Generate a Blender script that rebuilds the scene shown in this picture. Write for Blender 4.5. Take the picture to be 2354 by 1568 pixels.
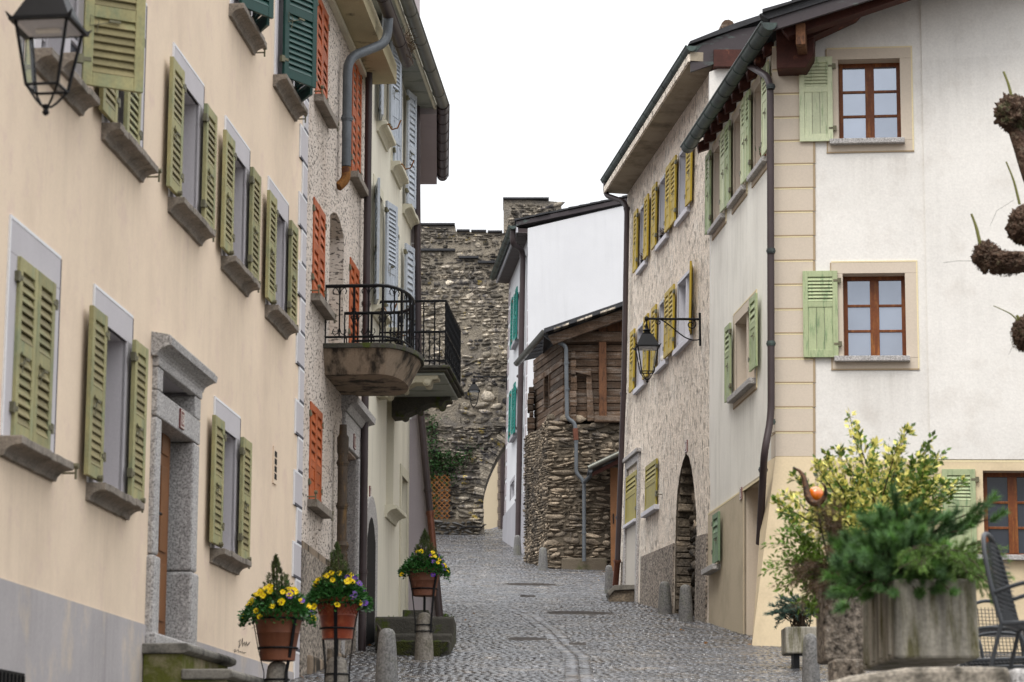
import bpy, bmesh, math, random
import numpy as np
from mathutils import Vector, Matrix
from mathutils.geometry import tessellate_polygon
random.seed(7); RNG = np.random.default_rng(7)
for o in list(bpy.data.objects): bpy.data.objects.remove(o)
scene = bpy.context.scene; COL = scene.collection
# ---------------------------------------------------------------- camera
FPX, CX, CY, HOR = 5500.0, 1176.5, 784.0, 1860.0     # long lens, tilted up a steep lane
PITCH = math.atan((HOR-CY)/FPX)
cam = bpy.data.cameras.new('camera'); camo = bpy.data.objects.new('camera', cam); COL.objects.link(camo)
cam.sensor_fit='HORIZONTAL'; cam.sensor_width=36; cam.lens=36*FPX/2353
cam.clip_start=.5; cam.clip_end=2000
camo.location=(0,0,0); camo.rotation_euler=(math.pi/2+PITCH,0,0)
cam.dof.use_dof=True; cam.dof.focus_distance=42; cam.dof.aperture_fstop=84/22.0
scene.camera=camo
# ---------------------------------------------------------------- overcast sky and soft sun
SUN_EL, SUN_AZ = math.radians(58), math.radians(198)
w=bpy.data.worlds.new('World'); scene.world=w; w.use_nodes=True
nt=w.node_tree; nt.nodes.clear()
def N(nt,t,**k):
    n=nt.nodes.new(t)
    for a,b in k.items(): setattr(n,a,b)
    return n
sky=N(nt,'ShaderNodeTexSky',sky_type='NISHITA',sun_disc=False,sun_elevation=SUN_EL,sun_rotation=SUN_AZ,air_density=1.0,dust_density=4.0)
hs=N(nt,'ShaderNodeHueSaturation'); hs.inputs['Saturation'].default_value=.25
nt.links.new(sky.outputs[0],hs.inputs['Color'])
tc=N(nt,'ShaderNodeTexCoord'); sx=N(nt,'ShaderNodeSeparateXYZ'); nt.links.new(tc.outputs['Generated'],sx.inputs[0])
ma=N(nt,'ShaderNodeMath',operation='MULTIPLY_ADD',use_clamp=False); ma.inputs[1].default_value=2.75; ma.inputs[2].default_value=.47
mx=N(nt,'ShaderNodeMath',operation='MAXIMUM'); mx.inputs[1].default_value=0; nt.links.new(sx.outputs['Z'],mx.inputs[0]); nt.links.new(mx.outputs[0],ma.inputs[0])
cl=N(nt,'ShaderNodeMixRGB',blend_type='MULTIPLY'); cl.inputs[0].default_value=1; cl.inputs[1].default_value=(8.55,8.7,8.95,1)   # cloud layer: bright zenith, a third of it at the horizon
cn=N(nt,'ShaderNodeTexNoise'); cn.inputs['Scale'].default_value=2.2; cn.inputs['Detail'].default_value=5; cm=N(nt,'ShaderNodeMapping'); cm.inputs['Scale'].default_value=(1,1,2.6); nt.links.new(tc.outputs['Generated'],cm.inputs[0]); nt.links.new(cm.outputs[0],cn.inputs['Vector'])
cr=N(nt,'ShaderNodeMapRange',clamp=True); nt.links.new(cn.outputs['Fac'],cr.inputs[0])
for i_,v_ in enumerate((.3,.7,.86,1.12)): cr.inputs[i_+1].default_value=v_
cmul=N(nt,'ShaderNodeMath',operation='MULTIPLY'); nt.links.new(ma.outputs[0],cmul.inputs[0]); nt.links.new(cr.outputs[0],cmul.inputs[1])
nt.links.new(cmul.outputs[0],cl.inputs[2])
mixs=N(nt,'ShaderNodeMixRGB'); mixs.inputs[0].default_value=.9
nt.links.new(hs.outputs[0],mixs.inputs[1]); nt.links.new(cl.outputs[0],mixs.inputs[2])
bg=N(nt,'ShaderNodeBackground'); bg.inputs['Strength'].default_value=.10
out=N(nt,'ShaderNodeOutputWorld'); nt.links.new(mixs.outputs[0],bg.inputs[0]); nt.links.new(bg.outputs[0],out.inputs[0])
sl=bpy.data.lights.new('sun','SUN'); sl.energy=1.5; sl.angle=math.radians(22); sl.color=(1,.96,.9)
so=bpy.data.objects.new('sun',sl); COL.objects.link(so)
sd=Vector((math.sin(SUN_AZ)*math.cos(SUN_EL),math.cos(SUN_AZ)*math.cos(SUN_EL),math.sin(SUN_EL)))
so.rotation_euler=sd.to_track_quat('Z','Y').to_euler(); so.location=(0,-10,40)
vs=scene.view_settings; vs.view_transform='Standard'; vs.look='None'; vs.gamma=1; vs.use_curve_mapping=False; vs.exposure=0.34
# ---------------------------------------------------------------- measuring: rays of the surveyed photograph
Zv=Vector((0,0,1))
def ray(px,py):
    x=(px-CX)/FPX; y=-(py-CY)/FPX
    return Vector((x, math.cos(PITCH)-y*math.sin(PITCH), math.sin(PITCH)+y*math.cos(PITCH)))
def at(px,py,Y):
    r=ray(px,py); return r*(Y/r.y)
class Fr:
    def __init__(s,o,u,v,n): s.o=o.copy(); s.u=u; s.v=v; s.n=n
    def P(s,a,b,d=0): return s.o+s.u*a+s.v*b+s.n*d
    def sub(s,a,b,d,ang=0):
        c,q=math.cos(ang),math.sin(ang)
        return Fr(s.P(a,b,d), s.u*c+s.n*q, s.v, s.n*c-s.u*q)
    def key(s): return (round(s.u.x,3),round(s.u.y,3),round(s.u.z,3))
class Wall(Fr):
    def __init__(s,o,vp=None,u=None,v=Zv):
        if u is None: u=ray(*vp).normalized()
        n=u.cross(v).normalized()
        if n.dot(-o)<0: n=-n
        Fr.__init__(s,o,u,v,n)
    def uv(s,px,py,d=0):
        r=ray(px,py); o=s.o+s.n*d
        m=Matrix((( s.u.x,s.v.x,-r.x),(s.u.y,s.v.y,-r.y),(s.u.z,s.v.z,-r.z)))
        k=m.inverted()@(-o); return k[0],k[1]
    def a(s,px,py,d=0): return s.uv(px,py,d)[0]
    def b(s,px,py,d=0): return s.uv(px,py,d)[1]
    def bd(s,px,py,a):
        r=ray(px,py); o=s.o+s.u*a
        m=Matrix(((s.v.x,s.n.x,-r.x),(s.v.y,s.n.y,-r.y),(s.v.z,s.n.z,-r.z)))
        k=m.inverted()@(-o); return k[0],k[1]
# ---------------------------------------------------------------- mesh building
WL={}
def setp(o,label=None,cat=None,group=None,kind=None):
    if label: o['label']=label
    if cat: o['category']=cat
    if group: o['group']=group
    if kind: o['kind']=kind
    return o
def empty(name,loc,label,cat,group=None):
    o=bpy.data.objects.new(name,None); COL.objects.link(o); o.empty_display_size=.2
    o.location=loc; WL[o.name]=Vector(loc); return setp(o,label,cat,group)
def link(name,mesh,loc,parent=None):
    o=bpy.data.objects.new(name,mesh); COL.objects.link(o); loc=Vector(loc); WL[o.name]=loc
    if parent: o.parent=parent; o.location=loc-WL[parent.name]
    else: o.location=loc
    return o
class MB:
    def __init__(s): s.v=[]; s.f=[]; s.m=[]; s.t=[]; s.tint=1.0
    def add(s,vs,fs,m=0):
        k=len(s.v); s.v.extend(vs); s.f.extend([tuple(i+k for i in f) for f in fs]); s.m.extend([m]*len(fs)); s.t.extend([s.tint]*len(fs))
    def box(s,fr,a0,a1,b0,b1,d0,d1,m=0):
        P=fr.P
        s.add([P(a,b,d) for a in (a0,a1) for b in (b0,b1) for d in (d0,d1)],[(0,1,3,2),(4,6,7,5),(0,4,5,1),(2,3,7,6),(0,2,6,4),(1,5,7,3)],m); return s
    def prism(s,fr,pts,d0,d1,m=0):
        n=len(pts); vs=[fr.P(a,b,d0) for a,b in pts]+[fr.P(a,b,d1) for a,b in pts]
        s.add(vs,[tuple(range(n))[::-1],tuple(range(n,2*n))]+[(i,(i+1)%n,(i+1)%n+n,i+n) for i in range(n)],m); return s
    def extr(s,fr,prof,a0,a1,m=0):
        n=len(prof); vs=[fr.P(a0,b,d) for b,d in prof]+[fr.P(a1,b,d) for b,d in prof]
        s.add(vs,[tuple(range(n)),tuple(range(n,2*n))[::-1]]+[(i,i+n,(i+1)%n+n,(i+1)%n) for i in range(n)],m); return s
    def tube(s,pts,r,n=8,m=0,cap=True):
        pts=[Vector(p) for p in pts]; rs=r if isinstance(r,(list,tuple)) else [r]*len(pts)
        vs=[]; fs=[]; ref=None
        for i,p in enumerate(pts):
            t=(pts[min(i+1,len(pts)-1)]-pts[max(i-1,0)])
            if t.length<1e-9: t=Vector((0,0,1))
            t.normalize()
            if ref is None: ref=t.orthogonal().normalized()
            ref=(ref-t*ref.dot(t)); ref=ref.normalized() if ref.length>1e-6 else t.orthogonal().normalized()
            bn=t.cross(ref)
            for k in range(n):
                q=2*math.pi*k/n; vs.append(p+(ref*math.cos(q)+bn*math.sin(q))*rs[i])
        for i in range(len(pts)-1):
            for k in range(n): fs.append((i*n+k,i*n+(k+1)%n,(i+1)*n+(k+1)%n,(i+1)*n+k))
        if cap: fs.append(tuple(range(n))[::-1]); fs.append(tuple(range((len(pts)-1)*n,len(pts)*n)))
        s.add(vs,fs,m); return s
    def lathe(s,c,prof,n=24,m=0,jit=0):
        vs=[];fs=[]
        for r,z in prof:
            for k in range(n):
                q=2*math.pi*k/n; vs.append(Vector(c)+Vector((r*math.cos(q),r*math.sin(q),z)))
        for i in range(len(prof)-1):
            for k in range(n): fs.append((i*n+k,i*n+(k+1)%n,(i+1)*n+(k+1)%n,(i+1)*n+k))
        fs.append(tuple(range(n))[::-1]); fs.append(tuple(range((len(prof)-1)*n,len(prof)*n)))
        s.add(vs,fs,m); return s
    def mesh(s,name,mats,c,smooth=False):
        me=bpy.data.meshes.new(name); me.from_pydata([v-c for v in s.v],[],s.f)
        for m in (mats if isinstance(mats,(list,tuple)) else [mats]): me.materials.append(m)
        me.polygons.foreach_set('material_index',s.m)
        at_=me.attributes.new('tint','FLOAT','FACE'); at_.data.foreach_set('value',s.t)
        bm=bmesh.new(); bm.from_mesh(me); bmesh.ops.recalc_face_normals(bm,faces=bm.faces)
        bm.to_mesh(me); bm.free()
        if smooth: 
            me.polygons.foreach_set('use_smooth',[True]*len(me.polygons))
            try: me.set_sharp_from_angle(angle=math.radians(40))
            except Exception: pass
        me.update(); return me
    def build(s,name,mats,parent=None,smooth=False,kind=None,label=None,cat=None,group=None,bevel=0,c=None):
        if c is None:
            xs=[v.x for v in s.v]; ys=[v.y for v in s.v]; zs=[v.z for v in s.v]
            c=Vector(((min(xs)+max(xs))/2,(min(ys)+max(ys))/2,(min(zs)+max(zs))/2 if parent else min(zs)))
        o=link(name,s.mesh(name,mats,c,smooth),c,parent)
        if bevel:
            b=o.modifiers.new('Bevel','BEVEL'); b.width=bevel; b.segments=2; b.limit_method='ANGLE'
        return setp(o,label,cat,group,kind)
def arc_path(pts,r,k=5):
    pts=[Vector(p) for p in pts]; out=[pts[0]]
    for i in range(1,len(pts)-1):
        p=pts[i]; a=pts[i-1]-p; b=pts[i+1]-p; q=min(r,a.length*.45,b.length*.45)
        A=p+a.normalized()*q; B=p+b.normalized()*q
        for j in range(k+1):
            t=j/k; out.append(A*(1-t)**2+p*2*t*(1-t)+B*t*t)
    out.append(pts[-1]); return out
def fast(name,co,faces,mat,parent=None,tint=None,kind=None,c=None,label=None,cat=None,smooth=False):
    """numpy arrays -> one mesh; faces (n,k)"""
    co=np.asarray(co,float); faces=np.asarray(faces,int); c=Vector(co.mean(0)) if c is None else Vector(c)
    me=bpy.data.meshes.new(name); n,k=faces.shape
    me.vertices.add(len(co)); me.vertices.foreach_set('co',(co-np.array(c)).ravel())
    me.loops.add(n*k); me.loops.foreach_set('vertex_index',faces.ravel())
    me.polygons.add(n); me.polygons.foreach_set('loop_start',np.arange(0,n*k,k)); 
    me.materials.append(mat)
    a_=me.attributes.new('tint','FLOAT','FACE'); a_.data.foreach_set('value',np.ones(n) if tint is None else np.asarray(tint,float))
    if smooth: me.polygons.foreach_set('use_smooth',np.ones(n,bool))
    me.update(calc_edges=True); me.validate()
    return setp(link(name,me,c,parent),label,cat,None,kind)
# ---------------------------------------------------------------- materials
def lin(r,g,b):
    f=lambda c:(c/12.92 if c<=.04045 else ((c+.055)/1.055)**2.4)
    return (f(r/255),f(g/255),f(b/255))
def noise(nt,vec,scale,detail=4,rough=.6,stretch=None,rot=None):
    if stretch or rot:
        mp=N(nt,'ShaderNodeMapping'); nt.links.new(vec,mp.inputs[0])
        if stretch: mp.inputs['Scale'].default_value=stretch
        if rot: mp.inputs['Rotation'].default_value=rot
        vec=mp.outputs[0]
    n=N(nt,'ShaderNodeTexNoise'); n.inputs['Scale'].default_value=scale; n.inputs['Detail'].default_value=detail; n.inputs['Roughness'].default_value=rough
    nt.links.new(vec,n.inputs['Vector']); return n.outputs['Fac']
def ramp(nt,x,lo,hi,y0=0,y1=1):
    m=N(nt,'ShaderNodeMapRange',clamp=True); nt.links.new(x,m.inputs[0])
    for i,v in enumerate((lo,hi,y0,y1)): m.inputs[i+1].default_value=v
    return m.outputs[0]
def mul(nt,a,b,op='MULTIPLY'):
    m=N(nt,'ShaderNodeMath',operation=op)
    for i,x in enumerate((a,b)):
        if isinstance(x,(int,float)): m.inputs[i].default_value=x
        else: nt.links.new(x,m.inputs[i])
    return m.outputs[0]
def mixc(nt,f,a,b):
    m=N(nt,'ShaderNodeMixRGB')
    for i,x in enumerate((f,a,b)):
        if isinstance(x,tuple): m.inputs[i].default_value=(*x,1)
        elif isinstance(x,(int,float)): m.inputs[i].default_value=x
        else: nt.links.new(x,m.inputs[i])
    return m.outputs[0]
def M(name,col,rough=.7,var=.12,vs=2.0,grain=.06,gs=60,bump=.15,bs=80,bd=.004,streak=0,stc=None,metal=0,spec=.25,col2=None,c2s=1.5,c2lo=.5,c2hi=.7,c2st=None,tint=0,pits=None,rvar=0,coat=0,c3=None,orand=0):
    """procedural surface: base colour, blotches, fine grain, optional second colour (dirt, moss, wear), vertical streaks, pits"""
    m=bpy.data.materials.new(name); m.use_nodes=True; nt=m.node_tree; b=nt.nodes['Principled BSDF']
    g=N(nt,'ShaderNodeNewGeometry'); pos=g.outputs['Position']
    c=col
    v=mul(nt,ramp(nt,noise(nt,pos,vs),.25,.75,1-var,1+var),ramp(nt,noise(nt,pos,gs,2),.3,.7,1-grain,1+grain))
    if streak:
        sv=ramp(nt,noise(nt,pos,1,5,.65,stretch=(6,6,.4)),.45,.75,0,streak*1.6); sm=ramp(nt,noise(nt,pos,.55,3),.42,.62)
        v=mul(nt,v,mul(nt,1.0,mul(nt,sv,sm),'SUBTRACT'))
    if orand:
        oi_=N(nt,'ShaderNodeObjectInfo'); v=mul(nt,v,ramp(nt,oi_.outputs['Random'],0,1,1-orand,1+orand))
    if tint:
        a=N(nt,'ShaderNodeAttribute',attribute_name='tint'); v=mul(nt,v,a.outputs['Fac'])
    hgt=noise(nt,pos,bs,3)
    if col2: c=mixc(nt,ramp(nt,noise(nt,pos,c2s,5,.65,stretch=c2st),c2lo,c2hi),c,col2)
    if c3: c=mixc(nt,ramp(nt,noise(nt,pos,c3[1],5,.7),c3[2],c3[3]),c,c3[0])
    if pits:
        st,rot,sc,lo,hi,dark=pits
        pn=ramp(nt,noise(nt,pos,sc,2,.5,stretch=st,rot=rot),lo,hi)
        v=mul(nt,v,ramp(nt,pn,0,1,dark,1)); hgt=mul(nt,hgt,mul(nt,pn,2.0),'ADD')
    r=N(nt,'ShaderNodeMixRGB',blend_type='MULTIPLY'); r.inputs[0].default_value=1
    if isinstance(c,tuple): r.inputs[1].default_value=(*c,1)
    else: nt.links.new(c,r.inputs[1])
    nt.links.new(v,r.inputs[2]); nt.links.new(r.outputs[0],b.inputs['Base Color'])
    b.inputs['Roughness'].default_value=rough; b.inputs['Metallic'].default_value=metal; b.inputs['Specular IOR Level'].default_value=spec
    if rvar: nt.links.new(ramp(nt,noise(nt,pos,1.3,5),.3,.7,rough-rvar,rough+rvar),b.inputs['Roughness'])
    if coat: b.inputs['Coat Weight'].default_value=coat
    if bump:
        bp=N(nt,'ShaderNodeBump'); bp.inputs['Strength'].default_value=bump; bp.inputs['Distance'].default_value=bd
        nt.links.new(hgt,bp.inputs['Height']); nt.links.new(bp.outputs[0],b.inputs['Normal'])
    return m
peach=M('peach_plaster',(.755,.605,.455),.85,.06,.7,.03,40,.15,30,.006,streak=.035,col2=(.655,.515,.39),c2s=1.3,c2lo=.47,c2hi=.75,c2st=(1,1,.7),c3=((.69,.53,.425),3.1,.55,.72))
dadog=M('grey_plaster',(.40,.37,.365),.85,.08,1.2,.05,40,.15,50,streak=.14,col2=(.53,.45,.37),c2s=2.0,c2lo=.52,c2hi=.68,c2st=(1,1,.7))
surr=M('grey_painted_surround',(.50,.47,.48),.8,.06,2,.05,80,.08)
pline=M('white_paint_line',(.74,.73,.74),.8,.04); sline=M('dark_paint_line',(.09,.085,.10),.8,.05)
granite=M('granite',(.40,.38,.365),.75,.12,3,.5,55,.5,45,.01,col2=(.10,.09,.085),c2s=60,c2lo=.56,c2hi=.66)
sillst=M('weathered_granite_sill',(.24,.205,.17),.85,.2,4,.25,60,.5,40,.01,col2=(.09,.08,.06),c2s=6,c2lo=.5,c2hi=.75)
olive=M('olive_shutter_paint',(.325,.295,.145),.6,.14,5,.08,40,.15,30,col2=(.23,.25,.14),c2s=3.5,c2lo=.46,c2hi=.66,c2st=(2,2,.7),orand=0.13)
oliveslat=M('faded_ochre_slat_paint',(.225,.19,.09),.6,.15,6,.08,40,.1,30,col2=(.17,.19,.09),c2s=3,c2lo=.55,c2hi=.75,orand=0.2)
dgreen=M('dark_green_paint',(.014,.055,.045),.35,.1,5,.05,40,.05,orand=0.1)
iron=M('black_iron',(.007,.007,.008),.5,.2,8,.1,60,.1,metal=.0,spec=.14); hinge=M('aged_hinge_metal',(.15,.14,.09),.5,.3,10,metal=.5)
darkin=M('dark_interior',(.012,.010,.009),.9,.1); 
def glassmat(name,col,metal):
    m=M(name,col,.03,.06,1.5,0,10,.06,1.6,.02,metal=metal,orand=.12,spec=.5); return m
glass=glassmat('window_glass',(.36,.395,.46),.75); glassd=glassmat('dark_window_glass',(.03,.035,.045),.0)
rough2=M('roughcast_plaster',(.66,.575,.50),.9,.06,.8,.06,60,.9,55,.012,streak=.08,pits=((1.0,.9,2.4),(.6,0,0),15,.345,.43,.28),col2=(.55,.43,.34),c2s=.7,c2lo=.5,c2hi=.75)
agg=M('aggregate_plinth',(.26,.22,.18),.9,.1,1,.95,24,1.0,24,.03,col2=(.13,.11,.095),c2s=1.2,c2lo=.5,c2hi=.8)
orange=M('orange_shutter_paint',(.40,.092,.024),.5,.12,4,.08,40,.1,30,col2=(.22,.05,.02),c2s=6,c2lo=.6,c2hi=.75,orand=0.15)
cream=M('cream_plaster',(.72,.675,.56),.85,.05,.8,.03,50,.15,45,streak=.10,col2=(.56,.52,.42),c2s=1.0,c2lo=.55,c2hi=.8,c2st=(2,2,.4))
creamtrim=M('cream_trim',(.60,.56,.44),.8,.08,2,.04)
bluesh=M('pale_blue_shutter_paint',(.45,.485,.535),.55,.12,5,.06,40,.1,30,col2=(.18,.20,.22),c2s=7,c2lo=.62,c2hi=.72,orand=0.12)
lav=M('lavender_plaster',(.37,.325,.335),.85,.05,.8,.03,50,.1,45,streak=.06)
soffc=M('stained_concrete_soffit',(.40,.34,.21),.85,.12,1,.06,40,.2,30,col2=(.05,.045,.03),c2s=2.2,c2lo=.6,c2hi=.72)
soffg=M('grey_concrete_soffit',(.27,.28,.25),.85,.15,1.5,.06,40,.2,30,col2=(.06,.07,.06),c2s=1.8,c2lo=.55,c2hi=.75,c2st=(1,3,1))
zinc=M('zinc_pipe',(.12,.13,.14),.5,.25,3,.1,40,.05,metal=.25); bzinc=M('stained_zinc_gutter',(.14,.14,.12),.4,.2,3,.1,40,.08,metal=.5,col2=(.22,.12,.03),c2s=5,c2lo=.62,c2hi=.74,c2st=(1,.4,1))
brownp=M('brown_pipe',(.055,.04,.04),.4,.15,3,.05,40,.05); copperg=M('green_copper_gutter',(.075,.10,.09),.45,.3,2.5,.12,30,.08,metal=.35,col2=(.045,.05,.05),c2s=2,c2lo=.45,c2hi=.65)
copper=M('copper_pipe',(.16,.065,.042),.38,.2,3,.1,30,.05,metal=.5); rust=M('rusted_pipe',(.24,.10,.02),.7,.3,9,.2,50,.3,col2=(.08,.03,.015),c2s=9,c2lo=.45,c2hi=.6)
brassp=M('rust_brown_cast_pipe',(.06,.042,.028),.6,.3,4,.2,50,.15,col2=(.17,.095,.03),c2s=2.5,c2lo=.58,c2hi=.72,c2st=(3,3,.6))
concb=M('weathered_balcony_concrete',(.25,.19,.135),.85,.2,1.5,.1,50,.3,35,col2=(.03,.024,.018),c2s=1.9,c2lo=.48,c2hi=.60,c2st=(1.6,1.6,.6))
concmoss=M('mossy_dark_stone',(.06,.055,.045),.9,.25,4,.2,50,.5,35,.02,col2=(.055,.07,.012),c2s=5,c2lo=.52,c2hi=.62)
corbel=M('carved_pale_stone',(.42,.38,.28),.85,.15,4,.1,50,.2,40,col2=(.05,.045,.035),c2s=4,c2lo=.55,c2hi=.7)
rwhite=M('white_plaster',(.745,.715,.67),.85,.06,.9,.05,30,.25,16,.012,streak=.05,col2=(.63,.59,.54),c2s=1.9,c2lo=.52,c2hi=.80)
rgrey=M('aged_white_plaster',(.80,.765,.69),.85,.05,.6,.03,30,.15,25,.006,streak=.08,col2=(.62,.59,.52),c2s=1.1,c2lo=.5,c2hi=.8,c2st=(2,2,.5))
beige=M('beige_painted_stone',(.58,.495,.40),.85,.05,1,.04,40,.1,40); beigel=M('cream_paint_line',(.74,.63,.40),.85,.05); beiged=M('brown_paint_line',(.37,.28,.18),.85,.05)
ybase=M('yellow_beige_base_plaster',(.66,.535,.355),.85,.06,.8,.04,30,.12,30,streak=.06,col2=(.50,.40,.26),c2s=1.2,c2lo=.55,c2hi=.8)
sage=M('sage_green_paint',(.37,.42,.24),.6,.1,4,.06,40,.1,30,col2=(.17,.25,.13),c2s=4,c2lo=.52,c2hi=.66,c2st=(5,5,.6),orand=0.1)
paleg=M('pale_green_paint',(.54,.57,.38),.6,.1,4,.06,40,.1,30,col2=(.27,.35,.19),c2s=4,c2lo=.55,c2hi=.7,c2st=(5,5,.6),orand=0.1)
midg=M('mid_green_paint',(.17,.25,.15),.6,.1,4,.06,40,.1,30,col2=(.30,.38,.20),c2s=4,c2lo=.55,c2hi=.7,c2st=(5,5,.6),orand=0.1)
wood=M('brown_window_wood',(.15,.045,.014),.4,.2,4,.15,30,.1,stc=None,col2=(.28,.11,.03),c2s=5,c2lo=.5,c2hi=.7,c2st=(4,4,.5)); doorw=M('door_wood',(.17,.065,.018),.45,.2,3,.1,30,.1)
beam=M('dark_roof_beam',(.06,.018,.012),.6,.3,4,.15,30,.2,30,col2=(.25,.09,.04),c2s=4,c2lo=.6,c2hi=.75); slate=M('dark_slate_roof',(.035,.035,.038),.6,.3,3,.2,30,.3,20,.02)
fascia=M('dark_copper_fascia',(.055,.045,.048),.5,.15,2,.05,30,.05,col2=(.12,.17,.15),c2s=2.5,c2lo=.58,c2hi=.75,c2st=(1,1,3))
pebble=M('ribbed_roughcast',(.84,.735,.615),.95,.07,.8,.25,30,1.0,30,.03,streak=.05,pits=((1,1,.28),None,20,.33,.44,.55),col2=(.86,.79,.69),c2s=1.4,c2lo=.5,c2hi=.75)
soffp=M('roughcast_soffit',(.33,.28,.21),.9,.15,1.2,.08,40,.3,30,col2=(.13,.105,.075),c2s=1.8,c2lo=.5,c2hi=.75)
yellow=M('mustard_shutter_paint',(.42,.30,.032),.5,.1,5,.05,40,.05,orand=0.1); yellowo=M('olive_mustard_paint',(.30,.25,.045),.5,.1,5,.05,40,.05,orand=0.06); greyw=M('pale_grey_reveal_paint',(.60,.59,.62),.8,.08,3,.05)
wwhite=M('bright_white_plaster',(.66,.66,.675),.85,.05,.8,.02,30,.15,15,.01,streak=.05); wgreyd=M('grey_base_plaster',(.36,.35,.37),.85,.1,1,.05,40,.15); teal=M('teal_shutter_paint',(.012,.21,.175),.45,.12,5,.05,orand=0.12)
timber=M('old_brown_timber',(.098,.062,.040),.85,.35,3,.35,30,.6,14,.02,tint=1,col2=(.21,.175,.145),c2s=2.2,c2lo=.5,c2hi=.7,c2st=(.6,.6,6)); timberr=M('red_brown_timber',(.13,.058,.028),.8,.3,4,.2,30,.4,14,.02,col2=(.05,.025,.015),c2s=5,c2lo=.5,c2hi=.65,c2st=(3,3,.7))
stone=M('rubble_stone',(.31,.27,.215),.85,.4,7,.35,30,1.0,16,.04,tint=1,col2=(.065,.06,.06),c2s=2.4,c2lo=.46,c2hi=.60,c3=((.30,.22,.045),3.2,.60,.68))
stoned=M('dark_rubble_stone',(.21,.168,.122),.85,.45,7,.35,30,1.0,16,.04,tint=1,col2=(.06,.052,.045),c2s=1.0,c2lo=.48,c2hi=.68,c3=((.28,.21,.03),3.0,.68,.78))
mortar=M('lime_mortar',(.255,.22,.172),.95,.25,4,.3,24,1.0,14,.05,col2=(.16,.145,.13),c2s=.7,c2lo=.48,c2hi=.62); mortard=M('dark_mortar',(.105,.085,.062),.95,.2,2,.2,30,.8,18,.03)
bollst=M('grey_granite_bollard',(.15,.145,.14),.7,.15,4,.45,40,.4,50,.01,col2=(.12,.12,.09),c2s=4,c2lo=.5,c2hi=.75); bollw=M('warm_granite_bollard',(.19,.17,.145),.75,.15,4,.4,40,.4,50,.01,col2=(.10,.09,.065),c2s=4,c2lo=.5,c2hi=.75)
terra=M('terracotta',(.17,.062,.032),.45,.15,4,.08,30,.15,25,col2=(.15,.05,.025),c2s=4,c2lo=.5,c2hi=.75,c2st=(4,4,.6)); terrar=M('glazed_red_terracotta',(.22,.045,.02),.3,.15,4,.08,30,.1,col2=(.32,.09,.04),c2s=9,c2lo=.5,c2hi=.65); terrab=M('weathered_terracotta',(.16,.065,.038),.55,.2,4,.1,30,.2,col2=(.36,.22,.15),c2s=5,c2lo=.62,c2hi=.72,c2st=(5,5,.4))
soil=M('potting_soil',(.03,.022,.016),.95,.3)
def leafm(name,col,col2=None,tr=.25,rough=.5):
    m=M(name,col,rough,.3,9,.15,60,0,tint=1,col2=col2,c2s=5,c2lo=.45,c2hi=.6); b=m.node_tree.nodes['Principled BSDF']
    nt=m.node_tree; tr_=N(nt,'ShaderNodeBsdfTranslucent'); mx_=N(nt,'ShaderNodeMixShader'); mx_.inputs[0].default_value=tr
    nt.links.new(b.inputs['Base Color'].links[0].from_socket,tr_.inputs[0]); nt.links.new(b.outputs[0],mx_.inputs[1]); nt.links.new(tr_.outputs[0],mx_.inputs[2]); nt.links.new(mx_.outputs[0],nt.nodes['Material Output'].inputs[0]); return m
def stains(m,W,marks):
    """rain-run dirt under sills and ledges: marks = (a0,a1,b,length,strength) in the wall's own measure"""
    nt=m.node_tree; b=nt.nodes['Principled BSDF']; src=b.inputs['Base Color'].links[0].from_socket
    g=N(nt,'ShaderNodeNewGeometry'); pos=g.outputs['Position']
    def dot(v):
        s=N(nt,'ShaderNodeVectorMath',operation='SUBTRACT'); nt.links.new(pos,s.inputs[0]); s.inputs[1].default_value=W.o
        d=N(nt,'ShaderNodeVectorMath',operation='DOT_PRODUCT'); nt.links.new(s.outputs[0],d.inputs[0]); d.inputs[1].default_value=v; return d.outputs['Value']
    A=dot(W.u); B=dot(Vector((0,0,1)))
    run=ramp(nt,noise(nt,pos,1,5,.7,stretch=(9,9,.5)),.36,.70,.15,1); tot=None
    for a0,a1,bb,ln,st in marks:
        k=mul(nt,ramp(nt,A,a0-.25,a0+.3),ramp(nt,A,a1-.3,a1+.25,1,0)); bb=bb+W.u.z*(a0+a1)/2
        k=mul(nt,k,mul(nt,ramp(nt,B,bb-ln,bb-.05),ramp(nt,B,bb,bb+.04,1,0))); k=mul(nt,k,st); tot=k if tot is None else mul(nt,tot,k,'MAXIMUM')
    f=mul(nt,tot,run); nt.links.new(mixc(nt,f,src,(.16,.125,.09)),b.inputs['Base Color'])
spruceg=leafm('spruce_needles',(.06,.085,.028),(.09,.105,.035)); pansyg=leafm('pansy_leaves',(.03,.10,.022),rough=.35); twig=M('twig_bark',(.05,.035,.022),.9,.2)
yel=leafm('yellow_petals',(.78,.56,.005)); pur=leafm('purple_petals',(.085,.02,.25),(.20,.10,.40)); eug=leafm('variegated_leaves',(.095,.16,.03),rough=.35); euy=leafm('yellow_leaf_margins',(.66,.60,.17),rough=.35)
pineg=leafm('pine_needles',(.085,.18,.04),(.10,.18,.08)); junig=leafm('juniper_sprays',(.11,.19,.04)); junib=leafm('blue_juniper_sprays',(.075,.125,.095)); dryg=leafm('dry_brown_sprays',(.115,.075,.042)); ivyg=leafm('ivy_leaves',(.03,.075,.02)); limeg=leafm('lime_green_leaves',(.12,.20,.03))
concp=M('stained_planter_concrete',(.33,.305,.255),.85,.15,3,.15,40,.4,30,.012,streak=.55,col2=(.12,.11,.055),c2s=3.2,c2lo=.47,c2hi=.66,c2st=(3,3,.5)); aggp=M('exposed_aggregate_concrete',(.185,.155,.125),.9,.15,2,.85,26,1.0,24,.03,col2=(.40,.36,.31),c2s=17,c2lo=.62,c2hi=.68)
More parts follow.
